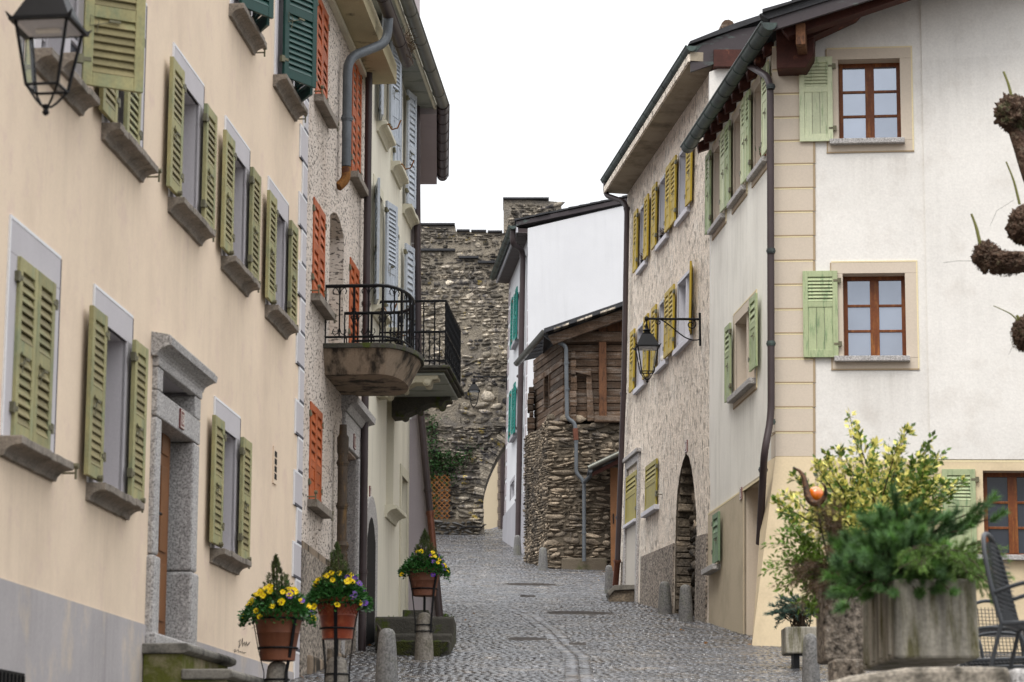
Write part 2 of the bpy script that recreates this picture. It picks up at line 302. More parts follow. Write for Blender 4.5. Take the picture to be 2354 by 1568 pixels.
trellisw=M('trellis_wood',(.32,.13,.035),.7,.2); orangeg=M('orange_glass_ball',(.70,.15,.004),.06,.05,spec=.8,coat=.6); bark=M('knobbly_plane_bark',(.075,.045,.03),.9,.4,14,.4,40,1.0,22,.05,col2=(.16,.12,.085),c2s=16,c2lo=.54,c2hi=.64,c3=((.09,.10,.045),4,.58,.68)); shootg=M('green_shoot_bark',(.15,.15,.045),.6,.2)
chairm=M('dark_grey_powder_coat',(.035,.038,.042),.35,.1,5,.05,40,0); tablem=M('wet_table_top',(.10,.095,.10),.2,.2,3,.1,40,.1)
plate_r=M('red_enamel',(.14,.03,.025),.4); plate_w=M('white_enamel',(.7,.66,.6),.4); castiron=M('cast_iron',(.12,.108,.10),.34,.2,6,.2,40,.2)
# ---------------------------------------------------------------- walls (surveyed planes)
L1=Wall(at(685,1540,27),vp=(1650,1860))
L2=Wall(at(685,1540,27),vp=(1580,1860))
R1=Wall(at(1785,1300,34),vp=(650,1860),v=Vector((.018,0,1)))
RF=Wall(at(1785,1300,34),vp=(-29000,960),v=Vector((.012,0,1)))
PB=Wall(at(1630,1300,39.4),vp=(480,1860),v=Vector((.03,0,1)))
WH=Wall(at(1213,800,69),vp=(670,1860),v=Vector((.02,0,1)))
EX=Vector((1,0,0))
WF=Wall(at(1213,800,69),u=EX); GW=Wall(at(1115,1231,79),u=EX)
# ---------------------------------------------------------------- ground
GP=[(684,1553,27),(869,1513,32.5),(890,1582,26.4),(975,1520,30),(775,1663,21.5),(1037,1458,33.5),(1012,1442,36.5),(1006,1232,79),(1160,1237,76),(1190,1268,68.5),(1248,1306,60.5),(1265,1318,61),(1390,1320,61),(1400,1368,49.5),(1420,1352,48.5),(1527,1405,43.5),(1575,1421,41),(1630,1443,39.4),(1730,1482,34),(1100,1234,78)]
A_=[];B_=[]
for px,py,Y in GP:
    p=at(px,py,Y); t=(p.y-45)/20; A_.append([1,t,t*t,t**3,p.x,p.x*t]); B_.append(p.z)
GC=np.linalg.lstsq(np.array(A_),np.array(B_),rcond=None)[0]
def ghv(x,y):
    x=np.asarray(x,float); y=np.asarray(y,float)
    yy=np.clip(y,20,82); t=(yy-45)/20; xc=np.clip(x,-6,7)
    f=lambda t,x:GC[0]+GC[1]*t+GC[2]*t*t+GC[3]*t**3+GC[4]*x+GC[5]*x*t
    h=f(t,xc); h=h+np.where(y<20,(np.maximum(y,-8)-20)*.085,0)+np.where(y>82,(np.minimum(y,200)-82)*.02,0)
    return h
def gh(x,y): return float(ghv(x,y))
xs=np.concatenate([np.linspace(-400,-8,14),np.linspace(-7,8,31),np.linspace(9,400,14)]); ys=np.concatenate([np.linspace(-200,10,12),np.linspace(12,100,89),np.linspace(110,900,16)])
XX,YY=np.meshgrid(xs,ys); nx=len(xs)
co=np.stack([XX.ravel(),YY.ravel(),ghv(XX,YY).ravel()],1)
i,j=np.meshgrid(np.arange(nx-1),np.arange(len(ys)-1)); k=(j*nx+i).ravel()
grout=M('wet_joint_mortar',(.045,.042,.04),.45,.3,2,.3,40,.5,40,.01)
street=fast('street',co,np.stack([k,k+1,k+nx+1,k+nx],1),grout,kind='structure',c=(0,0,0),label='wet cobbled lane climbing between the old houses',cat='street')
def XL(y): return np.interp(y,[10,27,32.5,36.5,37,45.5,46.5,79],[-3.9,-2.55,-2.15,-1.85,-1.25,-1.65,-4.2,-4.2])
def XR(y): return np.interp(y,[10,33,34,39.4,48,49,60,61,64,69,76,84],[7,7,3.55,3.3,2.25,2.6,2.8,1.05,.55,.5,-.1,-.1])
path=[at(px,py,Y) for px,py,Y in ((1332,1568,26.8),(1327,1484,31),(1292,1451,33.5),(1267,1414,36.5),(1217,1372,41),(1155,1347,45),(1105,1317,50))]
py_=[p.y for p in path]; pxx=[p.x for p in path]
rows=[];y=20.0
while y<83.5: rows.append(y); y+=.088+.012*random.random()
P4=[];T=[]
for r,y in enumerate(rows):
    x0,x1=float(XL(y))-.35,float(XR(y))+.35
    if y>77: x1=1.6
    n=int((x1-x0)/.108); wv=.104+RNG.normal(0,.010,n); xe=x0+np.cumsum(wv)
    for e in range(n):
        xa,xb=xe[e]-wv[e],xe[e]; xm=(xa+xb)/2
        P4.append((xa+.005,xb-.005,y+.05*math.sin(xm*1.7+y*.31)+.02*math.sin(xm*5.1+y),.088-.009)); 
COVERS=[(1218,1345,.60,.5,1,'round manhole cover furthest up the lane'),(1333,1411,.62,.5,1,'round manhole cover right of the lane centre'),(1212,1471.5,.30,.32,1,'round manhole cover nearest, left of the lane centre'),(1327,1483,.125,.2,0,'small square drain grate on the pale cobble strip'),(1213,1372,.16,.25,0,'small square drain grate further up the lane'),(1020,1271,.2,.3,0,'small square drain grate at the left edge uphill')]
def solveY(px,py):
    Y=20.0
    while Y<80:
        p=at(px,py,Y)
        if p.z<gh(p.x,p.y): return Y
        Y+=.05
    return 79
COVERS=[(at(px,py,solveY(px,py)),rx,ry,rd,lb) for px,py,rx,ry,rd,lb in COVERS]
P4=np.array(P4); n=len(P4); xa,xb,yc,hh=P4.T; xm=(xa+xb)/2
keep=~((np.abs(xm-np.interp(yc,py_,pxx))<.17)&(yc<44))
for c_,rx,ry,rd,lb in COVERS: keep&=~((((xm-c_.x)/(rx-.02))**2+((yc+.045-c_.y)/(ry-.02))**2<1) if rd else ((np.abs(xm-c_.x)<rx)&(np.abs(yc+.045-c_.y)<ry)))
P4=P4[keep]; ys2=np.arange(20.3,44,.108); EX2=[]     # the pale double row of larger setts
for y in ys2:
    xc=float(np.interp(y,py_,pxx))
    for sg in (-1,1): EX2.append((xc+min(0,sg)*.165+.004,xc+max(0,sg)*.165-.004,y+random.uniform(-.01,.01),.108-.010))
nst=len(EX2); P4=np.concatenate([np.array(EX2),P4]); n=len(P4); xa,xb,yc,hh=P4.T; xm=(xa+xb)/2
ya=yc+RNG.normal(0,.004,n); yb=ya+hh+RNG.normal(0,.004,n)
top=.014+RNG.normal(0,.0028,n)
def crn(x,y,dz): return np.stack([x,y,ghv(x,y)+dz],1)
ins=.012; tl=RNG.normal(0,.0019,(4,n)); jx=RNG.normal(0,.004,(8,n))
V=np.stack([crn(xa,ya,-.03),crn(xb,ya,-.03),crn(xb,yb,-.03),crn(xa,yb,-.03),
 crn(xa+jx[0],ya+jx[1],top-.005),crn(xb+jx[2],ya+jx[3],top-.005),crn(xb+jx[4],yb+jx[5],top-.005),crn(xa+jx[6],yb+jx[7],top-.005),
 crn(xa+ins,ya+ins,top+tl[0]),crn(xb-ins,ya+ins,top+tl[1]),crn(xb-ins,yb-ins,top+tl[2]),crn(xa+ins,yb-ins,top+tl[3])],1)
Fq=np.array([(8,9,10,11),(4,5,9,8),(5,6,10,9),(6,7,11,10),(7,4,8,11),(0,1,5,4),(1,2,6,5),(2,3,7,6),(3,0,4,7)])
dp=np.abs(xm-np.interp(yc,py_,pxx)); strip=np.arange(n)<nst
tint=RNG.normal(1,.15,n).clip(.45,1.7); tint=np.where(RNG.random(n)<.025,2.2,tint); tint=np.where(strip,RNG.normal(1.25,.45,n).clip(.6,2.6),tint)
cobm=M('wet_cobblestone',(.062,.062,.067),.22,.4,.9,.25,45,.22,30,.006,tint=1,spec=.7,rvar=.15,col2=(.125,.105,.085),c2s=2.2,c2lo=.48,c2hi=.7)
fr_=ray(0,0); 
elev=(ghv(xm,yc)*math.cos(PITCH)-yc*math.sin(PITCH))/(yc*math.cos(PITCH)); vis=(elev>-784/FPX)&(np.abs(xm/yc)<1176/FPX)&(xm>XL(yc))&(xm<XR(yc))
order=np.argsort(np.where(vis,yc,1e9))[:300]; single=np.zeros(n,bool); single[order]=True
idx=np.where(~single)[0]
co=V[idx].reshape(-1,3); fa=(Fq[None]+12*np.arange(len(idx))[:,None,None]).reshape(-1,4)
fast('cobbles',co,fa,cobm,street,np.repeat(tint[idx],9),kind='stuff',c=(0,50,5))
for q in order: fast('cobble',V[q],Fq,cobm,street,np.full(9,tint[q]))
# ---------------------------------------------------------------- house-building helpers
from mathutils import noise as mnoise
def facade(W,outline,holes,depth,name,mat,parent,revealm=None,thick=.3,special=None):
    """plaster wall with openings cut through and their reveals"""
    loops=[outline]+holes
    pts=[Vector((a,b,0)) for lp in loops for a,b in lp]
    tris=tessellate_polygon([[Vector((a,b,0)) for a,b in lp] for lp in loops])
    mb=MB(); mb.add([W.P(p.x,p.y,0) for p in pts],[t for t in tris if len(set(t))==3],0)
    for li,lp in enumerate(loops):
        n=len(lp); dd=thick if li==0 else depth
        mb.add([W.P(a,b,0) for a,b in lp]+[W.P(a,b,-dd) for a,b in lp],[(i,(i+1)%n,(i+1)%n+n,i+n) for i in range(n)],0 if li==0 else (2 if special and li-1==special[0] else 1))
    return mb.build(name,[mat,revealm or mat]+([special[1]] if special else []),parent)
def rect(a0,a1,b0,b1): return [(a0,b0),(a1,b0),(a1,b1),(a0,b1)]
def body(W,parent,mat,a0,a1,b0,b1,depth,roofm=slate,front=-.42,rise=1.5):
    mb=MB(); mb.box(W,a0,a1,b0,b1,-depth,front); mb.build('house_body',darkin,parent)
    mb=MB(); mb.box(W,a0-.0,a0+.25,b0,b1,-depth-.05,-.005); mb.box(W,a1-.25,a1,b0,b1,-depth-.05,-.005); mb.box(W,a0,a1,b0,b1,-depth-.3,-depth-.06); mb.build('side_wall',mat,parent)
    mb=MB(); mb.extr(W,[(b1+.01,.0),(b1+.01,-depth-.6),(b1+.25,-depth-.6),(b1+rise,-depth/2),(b1+.2,.0)],a0,a1); return mb.build('roof',roofm,parent)
SL={}
def slat(fr,parent,a,b,d,wid,h,mat,proj=.03,name='slat',ov=.66):
    k=(fr.key(),round(wid,2),round(h,3),mat.name,proj,ov)
    if k not in SL:
        m=MB(); f0=Fr(Vector((0,0,0)),fr.u,fr.v,fr.n); m.extr(f0,[(-h*ov,proj*.5),(-h*(ov-.1),proj*.5+.006),(h*ov,-proj*.35),(h*(ov-.1),-proj*.5)],-wid/2,wid/2); SL[k]=m.mesh('slat',mat,Vector((0,0,0)))
    return link(name,SL[k],fr.P(a,b,d),parent)
def shutter(fr,house,a0,a1,b0,b1,d,mat,style='louver',smat=None,hs=1,nh=None,pitch=.062,label=None,latch=True,ov=.66):
    """one leaf: stiles and rails, slats let in, hinge straps, tie-back. hs=+1 hinge at a0 side"""
    smat=smat or mat; w=a1-a0; st=min(.075,w*.19); t=.036; h=b1-b0; mb=MB()
    mb.box(fr,a0,a0+st,b0,b1,d,d+t); mb.box(fr,a1-st,a1,b0,b1,d,d+t)
    rails=[(b0,b0+.11),(b1-.09,b1)]; pan=[]
    if style=='louver': rails.append((b0+h*.47,b0+h*.47+.10)); pan=[(b0+.11,b0+h*.47),(b0+h*.47+.10,b1-.09)]
    elif style=='louver1': pan=[(b0+.11,b1-.09)]
    elif style=='double':
        rails.append((b0+h*.47,b0+h*.47+.09)); mid=(a0+a1)/2; mb.box(fr,mid-.035,mid+.035,b0,b1,d,d+t-.002); pan=[(b0+.11,b0+h*.47),(b0+h*.47+.09,b1-.09)]
    else:
        k=b1-.09-h*(.28 if style=='toplouver' else .5); rails.append((k-.09,k)); pan=[(k,b1-.09)]
        if style=='toplouver2': rails.append((b0+h*.22,b0+h*.22+.01))
    for r in rails: mb.box(fr,a0+st,a1-st,r[0],r[1],d+.002,d+t-.002)
    S=mb.build('shutter',mat,house,label=label,bevel=.004)
    for p0,p1 in pan:
        n=max(2,int(round((p1-p0)/pitch))); q=(p1-p0)/n
        cols=[(a0+st,a1-st)] if style!='double' else [(a0+st,(a0+a1)/2-.035),((a0+a1)/2+.035,a1-st)]
        for c0,c1 in cols:
            for i in range(n): slat(fr,S,(c0+c1)/2,p0+q*(i+.5),d+t*.45,c1-c0,q,smat,ov=ov)
    if style.startswith('toplouver'):
        p1=b1-.09-h*(.28 if style=='toplouver' else .5)-.09; npl=3 if w>.4 else 2; ww=(w-2*st)/npl
        for i in range(npl):
            m=MB(); m.box(fr,a0+st+ww*i+.003,a0+st+ww*(i+1)-.003,b0+.105,p1+.005,d+.006,d+t-.010); m.build('plank',mat,S)
    ah=a0 if hs>0 else a1
    for bb in (b0+.16,b1-.18):
        m=MB(); m.box(fr,ah-.05*hs,ah+.002*hs,bb,bb+.07,d+.005,d+t+.006); m.box(fr,ah,ah+.06*hs,bb+.02,bb+.05,d+t-.002,d+t+.006); m.build('hinge',hinge,S)
    if latch:
        m=MB(); ax=(a0+a1)/2; m.box(fr,ax-.05,ax+.04,b0+h*.47-.03,b0+h*.47-.012,d+t,d+t+.014)
        m.tube([fr.P(ax,b0+h*.47-.02,d+t+.005),fr.P(a0+st*.5,b0+h*.40,d+t+.012),fr.P(a0+st*.5,b0+h*.47,d+t+.02),fr.P(a0+st*1.4,b0+h*.44,d+t+.02),fr.P(a0+st*1.2,b0+h*.36,d+t+.012)],.0035,5); m.build('latch',hinge,S)
    return S
def holdback(fr,parent,a,b):
    m=MB(); m.tube([fr.P(a,b,0),fr.P(a,b,.10)],.008,6); m.tube([fr.P(a,b-.045,.10),fr.P(a,b+.05,.10)],.010,6)
    m.tube([fr.P(a,b+.05,.085),fr.P(a,b+.05,.12)],.022,8); return m.build('shutter_stay',hinge,parent)
def sill(fr,house,a0,a1,b,mat,prof='cove',proj=.16,h=.17):
    mb=MB()
    if prof=='cove':
        P=[(b,-.05),(b,proj),(b-.055,proj),(b-.06,proj-.02)]+[(b-h+(h-.06)*math.cos(t),(proj-.02)-(proj-.05)*math.sin(t)) for t in (.35,.7,1.05,1.3,1.57)]+[(b-h,-.01)]
        n=9; 
        for k in range(n):
            x0=a0+(a1-a0)*k/n; x1=a0+(a1-a0)*(k+1)/n; j=random.uniform(-.004,.004)
            mb.extr(fr,[(y+ (j if d>.02 else 0),d+(j if d>.02 else 0)) for y,d in P],x0,x1)
    else: mb.box(fr,a0,a1,b-h,b,-.04,proj)
    return mb.build('sill',mat,house,bevel=.006)
def window(fr,house,a0,a1,b0,b1,mat,d=-.20,cols=2,rows=3,gl=None,fw=.06,curtain=None):
    """frame, casements, and each pane its own piece"""
    gl=gl or glass; mb=MB(); z=d
    mb.box(fr,a0,a0+fw,b0,b1,z,z+.05); mb.box(fr,a1-fw,a1,b0,b1,z,z+.05); mb.box(fr,a0+fw,a1-fw,b0,b0+fw,z,z+.05); mb.box(fr,a0+fw,a1-fw,b1-fw,b1,z,z+.05)
    cw=(a1-a0-2*fw)/cols; rh=(b1-b0-2*fw)/rows
    for c in range(1,cols): mb.box(fr,a0+fw+cw*c-.065,a0+fw+cw*c+.065,b0+fw,b1-fw,z+.001,z+.055)
    for r in range(1,rows): mb.box(fr,a0+fw,a1-fw,b0+fw+rh*r-.018,b0+fw+rh*r+.018,z+.002,z+.042)
    Wd=mb.build('window',mat,house,bevel=.004)
    for c in range(cols):
        for r in range(rows):
            m=MB(); m.box(fr,a0+fw+cw*c,a0+fw+cw*(c+1),b0+fw+rh*r,b0+fw+rh*(r+1),z+.006,z+.018); m.build('pane',gl,Wd)
    return Wd
def surround(fr,house,a0,a1,b0,b1,wd,mat,d=.012,bottom=False,lines=None,top=None):
    top=top or wd; m=MB()
    m.box(fr,a0-wd,a1+wd,b1,b1+top,-.02,d); m.box(fr,a0-wd,a0,b0,b1-.004,-.02,d); m.box(fr,a1,a1+wd,b0,b1-.004,-.02,d)
    if bottom: m.box(fr,a0-wd,a1+wd,b0-wd,b0-.004,-.02,d)
    mats=[mat]
    if lines:
        mats+=list(lines); s=.022; e=d+.003; bb=b0-wd if bottom else b0
        m.box(fr,a0-wd-s,a1+wd,b1+top,b1+top+s,-.02,e,1); m.box(fr,a0-wd-s,a0-wd,bb,b1+top-.001,-.02,e,1); m.box(fr,a1+wd,a1+wd+s*.8,bb,b1+top,-.02,e,2)
        if bottom: m.box(fr,a0-wd-s,a1+wd+s,bb-s,bb,-.02,e,2)
    return m.build('window_surround',mats,house)
def gutter(parent,p0,p1,r,mat,up=Zv,nring=6,outn=None,name='gutter'):
    """half-round gutter with a rolled lip, closed ends and bracket rings"""
    p0=Vector(p0);p1=Vector(p1); t=(p1-p0).normalized(); side=t.cross(Zv).normalized()
    if outn is not None and side.dot(outn)<0: side=-side
    zz=side.cross(t); zz=zz if zz.z>0 else -zz
    mb=MB(); K=12; vs=[];
    for p in (p0,p1):
        for rr in (r,r*.93):
            for k in range(K+1):
                q=math.pi*k/K; vs.append(p+side*math.cos(q)*rr-zz*math.sin(q)*rr)
    n=K+1; fs=[]
    for k in range(K): fs+= [(k,k+1,2*n+k+1,2*n+k),(n+k,n+k+1,3*n+k+1,3*n+k),(k,k+1,n+k+1,n+k),(2*n+k,2*n+k+1,3*n+k+1,3*n+k)]
    mb.add(vs,fs); mb.add([vs[k] for k in range(n)],[tuple(range(n))]); mb.add([vs[2*n+k] for k in range(n)],[tuple(range(n))])
    mb.tube([p0+side*r,p1+side*r],r*.16,8)
    G=mb.build(name,mat,parent,smooth=True)
    for i in range(nring):
        p=p0.lerp(p1,(i+.5)/nring); m=MB(); m.tube([p+side*math.cos(q)*r*1.02-zz*math.sin(q)*r*1.02 for q in [math.pi*k/10 for k in range(11)]],r*.07,6); m.build('gutter_joint',mat,G,smooth=True)
    return G
def downpipe(parent,pts,r,mat,collars=(),bend=.15,cmat=None,name='downpipe'):
    path=arc_path(pts,bend); mb=MB(); mb.tube(path,r,14); D=mb.build(name,mat,parent,smooth=True)
    for p,dirn in collars:
        p=Vector(p); dv=Vector(dirn).normalized(); m=MB(); m.tube([p-dv*.035,p+dv*.035],r*1.16,14); m.tube([p-dv*.012,p+dv*.012],r*1.3,14); m.build('pipe_collar',cmat or mat,D,smooth=True)
    return D
SEG={'0':'abcdef','1':'bc','3':'abgcd','5':'afgcd','6':'afgedc','7':'abc','8':'abcdefg','9':'abcdfg'}
def plate(fr,house,a,b,txt,w=.15,h=.17,sgn=1):
    """enamel house number: red plate, white border, white figures"""
    m=MB(); m.box(fr,a-w/2,a+w/2,b-h/2,b+h/2,0.0,.014,0); e=.014; 
    for q in ((-w*.44,w*.44,-h*.45,-h*.39),(-w*.44,w*.44,h*.39,h*.45)): m.box(fr,a+q[0],a+q[1],b+q[2],b+q[3],e-.004,e+.002,1)
    for q in (-1,1): m.box(fr,a+q*w*.41-.004,a+q*w*.41+.004,b-h*.45,b+h*.45,e-.004,e+.0025,1)
    P=m.build('number_plate',[plate_r,plate_w],house)
    cw=w*.26; x=-(len(txt)-1)*cw*.62; m=MB(); k=.011
    for ch in txt:
        X=lambda q:a+(x+q)*sgn
        hw,hh=cw*.36,h*.25
        for s in SEG[ch]:
            q={'a':(-hw,hw,hh-k,hh),'g':(-hw,hw,-k/2,k/2),'d':(-hw,hw,-hh,-hh+k),'b':(hw-k,hw,0,hh),'c':(hw-k,hw,-hh,0),'f':(-hw,-hw+k,0,hh),'e':(-hw,-hw+k,-hh,0)}[s]
            a_,b_=sorted((X(q[0]),X(q[1]))); m.box(fr,a_,b_,b+q[2],b+q[3],e-.003,e+.003)
        x+=cw*1.24
    m.build('house_number',plate_w,P)
def rubble(fr,house,poly_in,a0,a1,b0,b1,mat,hmean=.13,wmean=.32,proud=.05,single=0,name='stone',tmean=1.0,big=None,joint=.016,gaps=None):
    """random rubble: every stone an irregular faceted block; first `single` largest are objects, the rest one mesh"""
    st=[]; b=b0
    while b<b1:
        h=max(.045,random.gauss(hmean,hmean*.5)); a=a0-random.random()*wmean
        while a<a1:
            w=max(.06,random.gauss(wmean,wmean*.6))*(.6+h/hmean*.4)
            ph=.10*math.sin(a*1.1+b*.7)+.05*math.sin(a*2.9+b*2)
            ca,cb=a+w/2,b+h/2+ph
            if poly_in(ca,cb) and not (gaps and mnoise.noise(Vector((ca*.8+3,cb*.9,1.7)))+.5*mnoise.noise(Vector((ca*3,cb*3,5)))>gaps): st.append((ca,cb,w,h))
            a+=w
        b+=h
    out=[]
    for ca,cb,w,h in st:
        k=random.choice((5,5,6,6,7)); base=[];topp=[]; ex=random.uniform(1.8,4.0); ro=random.gauss(0,.14); cr_,sr_=math.cos(ro),math.sin(ro)
        for i in range(k):
            q=2*math.pi*(i+random.uniform(-.25,.25))/k; c,s=math.cos(q),math.sin(q)
            rr=(abs(c)**ex+abs(s)**ex)**(-1/ex)*random.uniform(.74,1.12)
            X_,Y_=c*rr*(w/2-joint/2),s*rr*(h/2-joint/2); base.append((ca+X_*cr_-Y_*sr_,cb+X_*sr_+Y_*cr_))
        pr=proud*random.uniform(.4,1.6); tlx,tlb=random.uniform(-.15,.15),random.uniform(-.25,.25)
        vs=[fr.P(x,y,-.06) for x,y in base]+[fr.P(x,y,pr*.45) for x,y in base]
        for x,y in base:
            k1,k2=random.uniform(.62,.97),random.uniform(.55,.95); sx,sy=ca+(x-ca)*k1,cb+(y-cb)*k2; vs.append(fr.P(sx,sy,pr+tlx*(sx-ca)+tlb*(sy-cb)+random.gauss(0,proud*.25)))
        vs.append(fr.P(ca+random.uniform(-.15,.15)*w,cb+random.uniform(-.15,.15)*h,pr*1.05))
        fs=[]
        for i in range(k):
            j=(i+1)%k; fs+=[(i,j,j+k),(i,j+k,i+k),(i+k,j+k,j+2*k),(i+k,j+2*k,i+2*k),(i+2*k,j+2*k,3*k)]
        t=max(.22,random.gauss(tmean if not callable(tmean) else tmean(cb),.46)); 
        if random.random()<.045: t=random.uniform(1.9,2.7)
        out.append((w*h,vs,fs,t))
    out.sort(key=lambda s:-s[0])
    for i,(ar,vs,fs,t) in enumerate(out[:single]):
        fast(name,[tuple(v) for v in vs],fs,mat,house,np.full(len(fs),t))
    rest=out[single:]
    if rest:
        mb=[];ff=[];tt=[];k=0
        for ar,vs,fs,t in rest:
            mb+=[tuple(v) for v in vs]; ff+=[(a+k,b_+k,c+k) for a,b_,c in fs]; tt+=[t]*len(fs); k+=len(vs)
        fast('small_stones',mb,ff,mat,house,tt,kind='stuff')
    return len(out)
def inpoly(poly):
    def f(x,y):
        r=False; n=len(poly)
        for i in range(n):
            x1,y1=poly[i]; x2,y2=poly[(i+1)%n]
            if (y1>y)!=(y2>y) and x<(x2-x1)*(y-y1)/(y2-y1)+x1: r=not r
        return r
    return f
# ================================================================ LEFT HOUSE 1: peach plaster, olive shutters
H1=empty('peach_house',L1.P(0,-1,0),'peach plastered house with olive green louvred shutters and grey painted quoins','house')
aE=0.0; a00=-21.0; topb=10.4-L1.o.z
holes=[];W1=[]
def l1win(TL,TR,SL_,wd=.17,hd=.22):
    s0=L1.a(*TL); s1=L1.a(*TR); tb=(L1.b(*TL)+L1.b(*TR))/2; bb=L1.b(*SL_)
    return (s0+wd,s1-wd,bb,tb-hd)
w2=l1win((397.5,104.4),(466,199.7),(380,443)); w3=l1win((516.6,269.3),(571.5,349.9),(505,582)); w4=l1win((615.5,408.5),(660.5,474.4),(605,699))
wid=w2[1]-w2[0]; up_b0=(w2[2]+w3[2]+w4[2])/3; up_b1=(w2[3]+w3[3]+w4[3])/3
s1=L1.a(332.6,54.5); w1=(s1-.17-wid,s1-.17,up_b0,up_b1)
s0=L1.a(181,216)-.1; w0=(s0-.05-wid,s0-.05,up_b0,up_b1)
g1=l1win((22.7,503),(136.3,595.3),(5,1003)); g2=l1win((215.4,660.5),(302.2,732),(193,1105)); g3=l1win((492,915),(549.5,964.6),(474,1254))
t3=(L1.a(540,20)-.1,L1.a(540,20)+.75,L1.b(540,30),L1.b(540,30)+1.6); t4=(L1.a(636,170)-.02,L1.a(636,170)+.95,L1.b(632,178),L1.b(632,178)+1.6)
dr=(L1.a(351.7,860),L1.a(448.8,890)); d_top=(L1.b(362,930)+L1.b(440,1020))/2
da0,da1=dr[0]+.17,dr[1]-.2; db0=L1.b(328,1446); dlin=(L1.b(351.7,845)+L1.b(448.8,915))/2
UP=[w0,w1,w2,w3,w4]; 
for q,wv_ in enumerate(UP): UP[q]=(wv_[0],wv_[1],up_b0,up_b1)
GR=[g1,g2,g3]
dado_b=(L1.b(0,1339.4)+L1.b(322,1439.4)+L1.b(595,1509.8))/3
doorh=dlin-.42
holes=[rect(*q) for q in UP+GR+[t3,t4]]+[rect(da0-.06,da1+.06,-1.4,doorh+.08),rect(da0-.06,da1+.06,doorh+.14,dlin+.03)]
facade(L1,[(a00,-5),(aE,-5),(aE,topb),(a00,topb)],holes,.26,'front_wall',peach,H1,surr)
body(L1,H1,peach,a00,aE-.02,-5,topb,8)
m=MB(); 
for x0,x1 in ((a00,dr[0]-.01),(dr[1]+.01,aE-.01)): m.box(L1,x0,x1,-5,dado_b,-.02,.012)
m.build('dado',dadog,H1)
for i,q in enumerate(UP+GR):
    a0,a1,b0,b1=q; surround(L1,H1,a0,a1,b0,b1,.17,surr,lines=(pline,sline),top=.22)
    window(L1,H1,a0,a1,b0,b1,surr,d=-.25,cols=2,rows=3,gl=glassd)
    sill(L1,H1,a0-.20,a1+.20,b0-.004,sillst,h=.135,proj=.15)
    sw=(a1-a0)/2; o_=.045
    if i==0:
        shutter(L1.sub(a1+.02,0,.05,math.radians(57)),H1,0,sw+.02,b0+.05,b1+.03,0,olive,smat=oliveslat,label='olive shutter leaf swung out across the view behind the lantern')
    elif i==1:     # left leaf swung half open, right one closed
        shutter(L1,H1,a0-sw-.02,a0-.02,b0+.02,b1+.02,o_,olive,smat=oliveslat,hs=-1,ov=.86)
        shutter(L1,H1,a0+sw+.01,a1,b0+.02,b1,.0,olive,smat=darkin if 0 else olive,hs=-1); holdback(L1,H1,a1+.42,b0-.03)
    elif i==5:
        shutter(L1,H1,a0,a0+sw-.004,b0+.02,b1,.0,olive,smat=oliveslat,pitch=.066); shutter(L1,H1,a0+sw+.004,a1,b0+.02,b1,.0,olive,smat=oliveslat,hs=-1,pitch=.066); holdback(L1,H1,a1+.45,b0-.04)
    else:
        shutter(L1,H1,a0-sw-.02,a0-.02,b0+.02,b1+.02,o_,olive,smat=oliveslat,hs=-1,ov=.86); shutter(L1,H1,a1+.03,a1+sw+.03,b0+.02,b1+.02,o_,olive,smat=oliveslat,ov=.86)
        holdback(L1,H1,a0-sw*.4,b0-.02); holdback(L1,H1,a1+sw*.75,b0-.02)
for a0,a1,b0,b1 in (t3,t4):
    window(L1,H1,a0,a1,b0,b1,surr,d=-.25,gl=glassd); sill(L1,H1,a0-.2,a1+.2,b0-.004,sillst,h=.135,proj=.15)
    surround(L1,H1,a0,a1,b0,b1,.15,surr,lines=(pline,sline)); holdback(L1,H1,a1+.32,b0-.07)
    sw=(a1-a0)/2
    shutter(L1.sub(a0,0,.06,math.radians(30)),H1,0,sw+.06,b0+.03,b1,0,dgreen,label='dark green shutter leaf standing ajar'); shutter(L1.sub(a1,0,.06,math.radians(150)),H1,0,sw+.02,b0-.02,b1,0,dgreen,label='dark green shutter leaf swung outwards')
stains(peach,L1,[(q[0]-.15,q[1]+.15,q[2]-.13,1.3,.20) for q in UP+GR]+[(t3[0],t3[1],t3[2]-.13,1.1,.18),(t4[0],t4[1],t4[2]-.13,1.1,.18),(dr[0]-.3,dr[0]-.02,dlin+.2,1.2,.2),(dr[1]+.02,dr[1]+.3,dlin+.2,1.2,.2)])
stains(dadog,L1,[(a00,aE,dado_b-.25,.0,.0),(-9,-4,-1.0,1.3,.25)])
m=MB(); ca_=L1.a(47,1550); m.box(L1,ca_-1.2,ca_,-5,L1.b(20,1543),.0,.03); CG=m.build('cellar_grille',darkin,H1)
for k in range(14): m=MB(); m.box(L1,ca_-1.18+k*.085,ca_-1.14+k*.085,L1.b(20,1543)-.6,L1.b(20,1543)-.02,.025,.045); m.build('bar',iron,CG)
# quoins
b=-.6; i=0
while b<9.0:
    wq=.50 if i%2==0 else .30; h=.40; m=MB()
    m.box(L1,aE-wq,aE-.002,b,b+h-.03,-.01,.014,0); m.box(L1,aE-wq-.03,aE-.002,b+h-.03,b+h-.005,-.01,.016,1); m.box(L1,aE-wq-.03,aE-wq,b,b+h-.031,-.01,.0165,1); m.box(L1,aE-wq,aE-.002,b-.0,b+.03,-.01,.017,2)
    m.build('quoin',[surr,pline,sline],H1); b+=h; i+=1
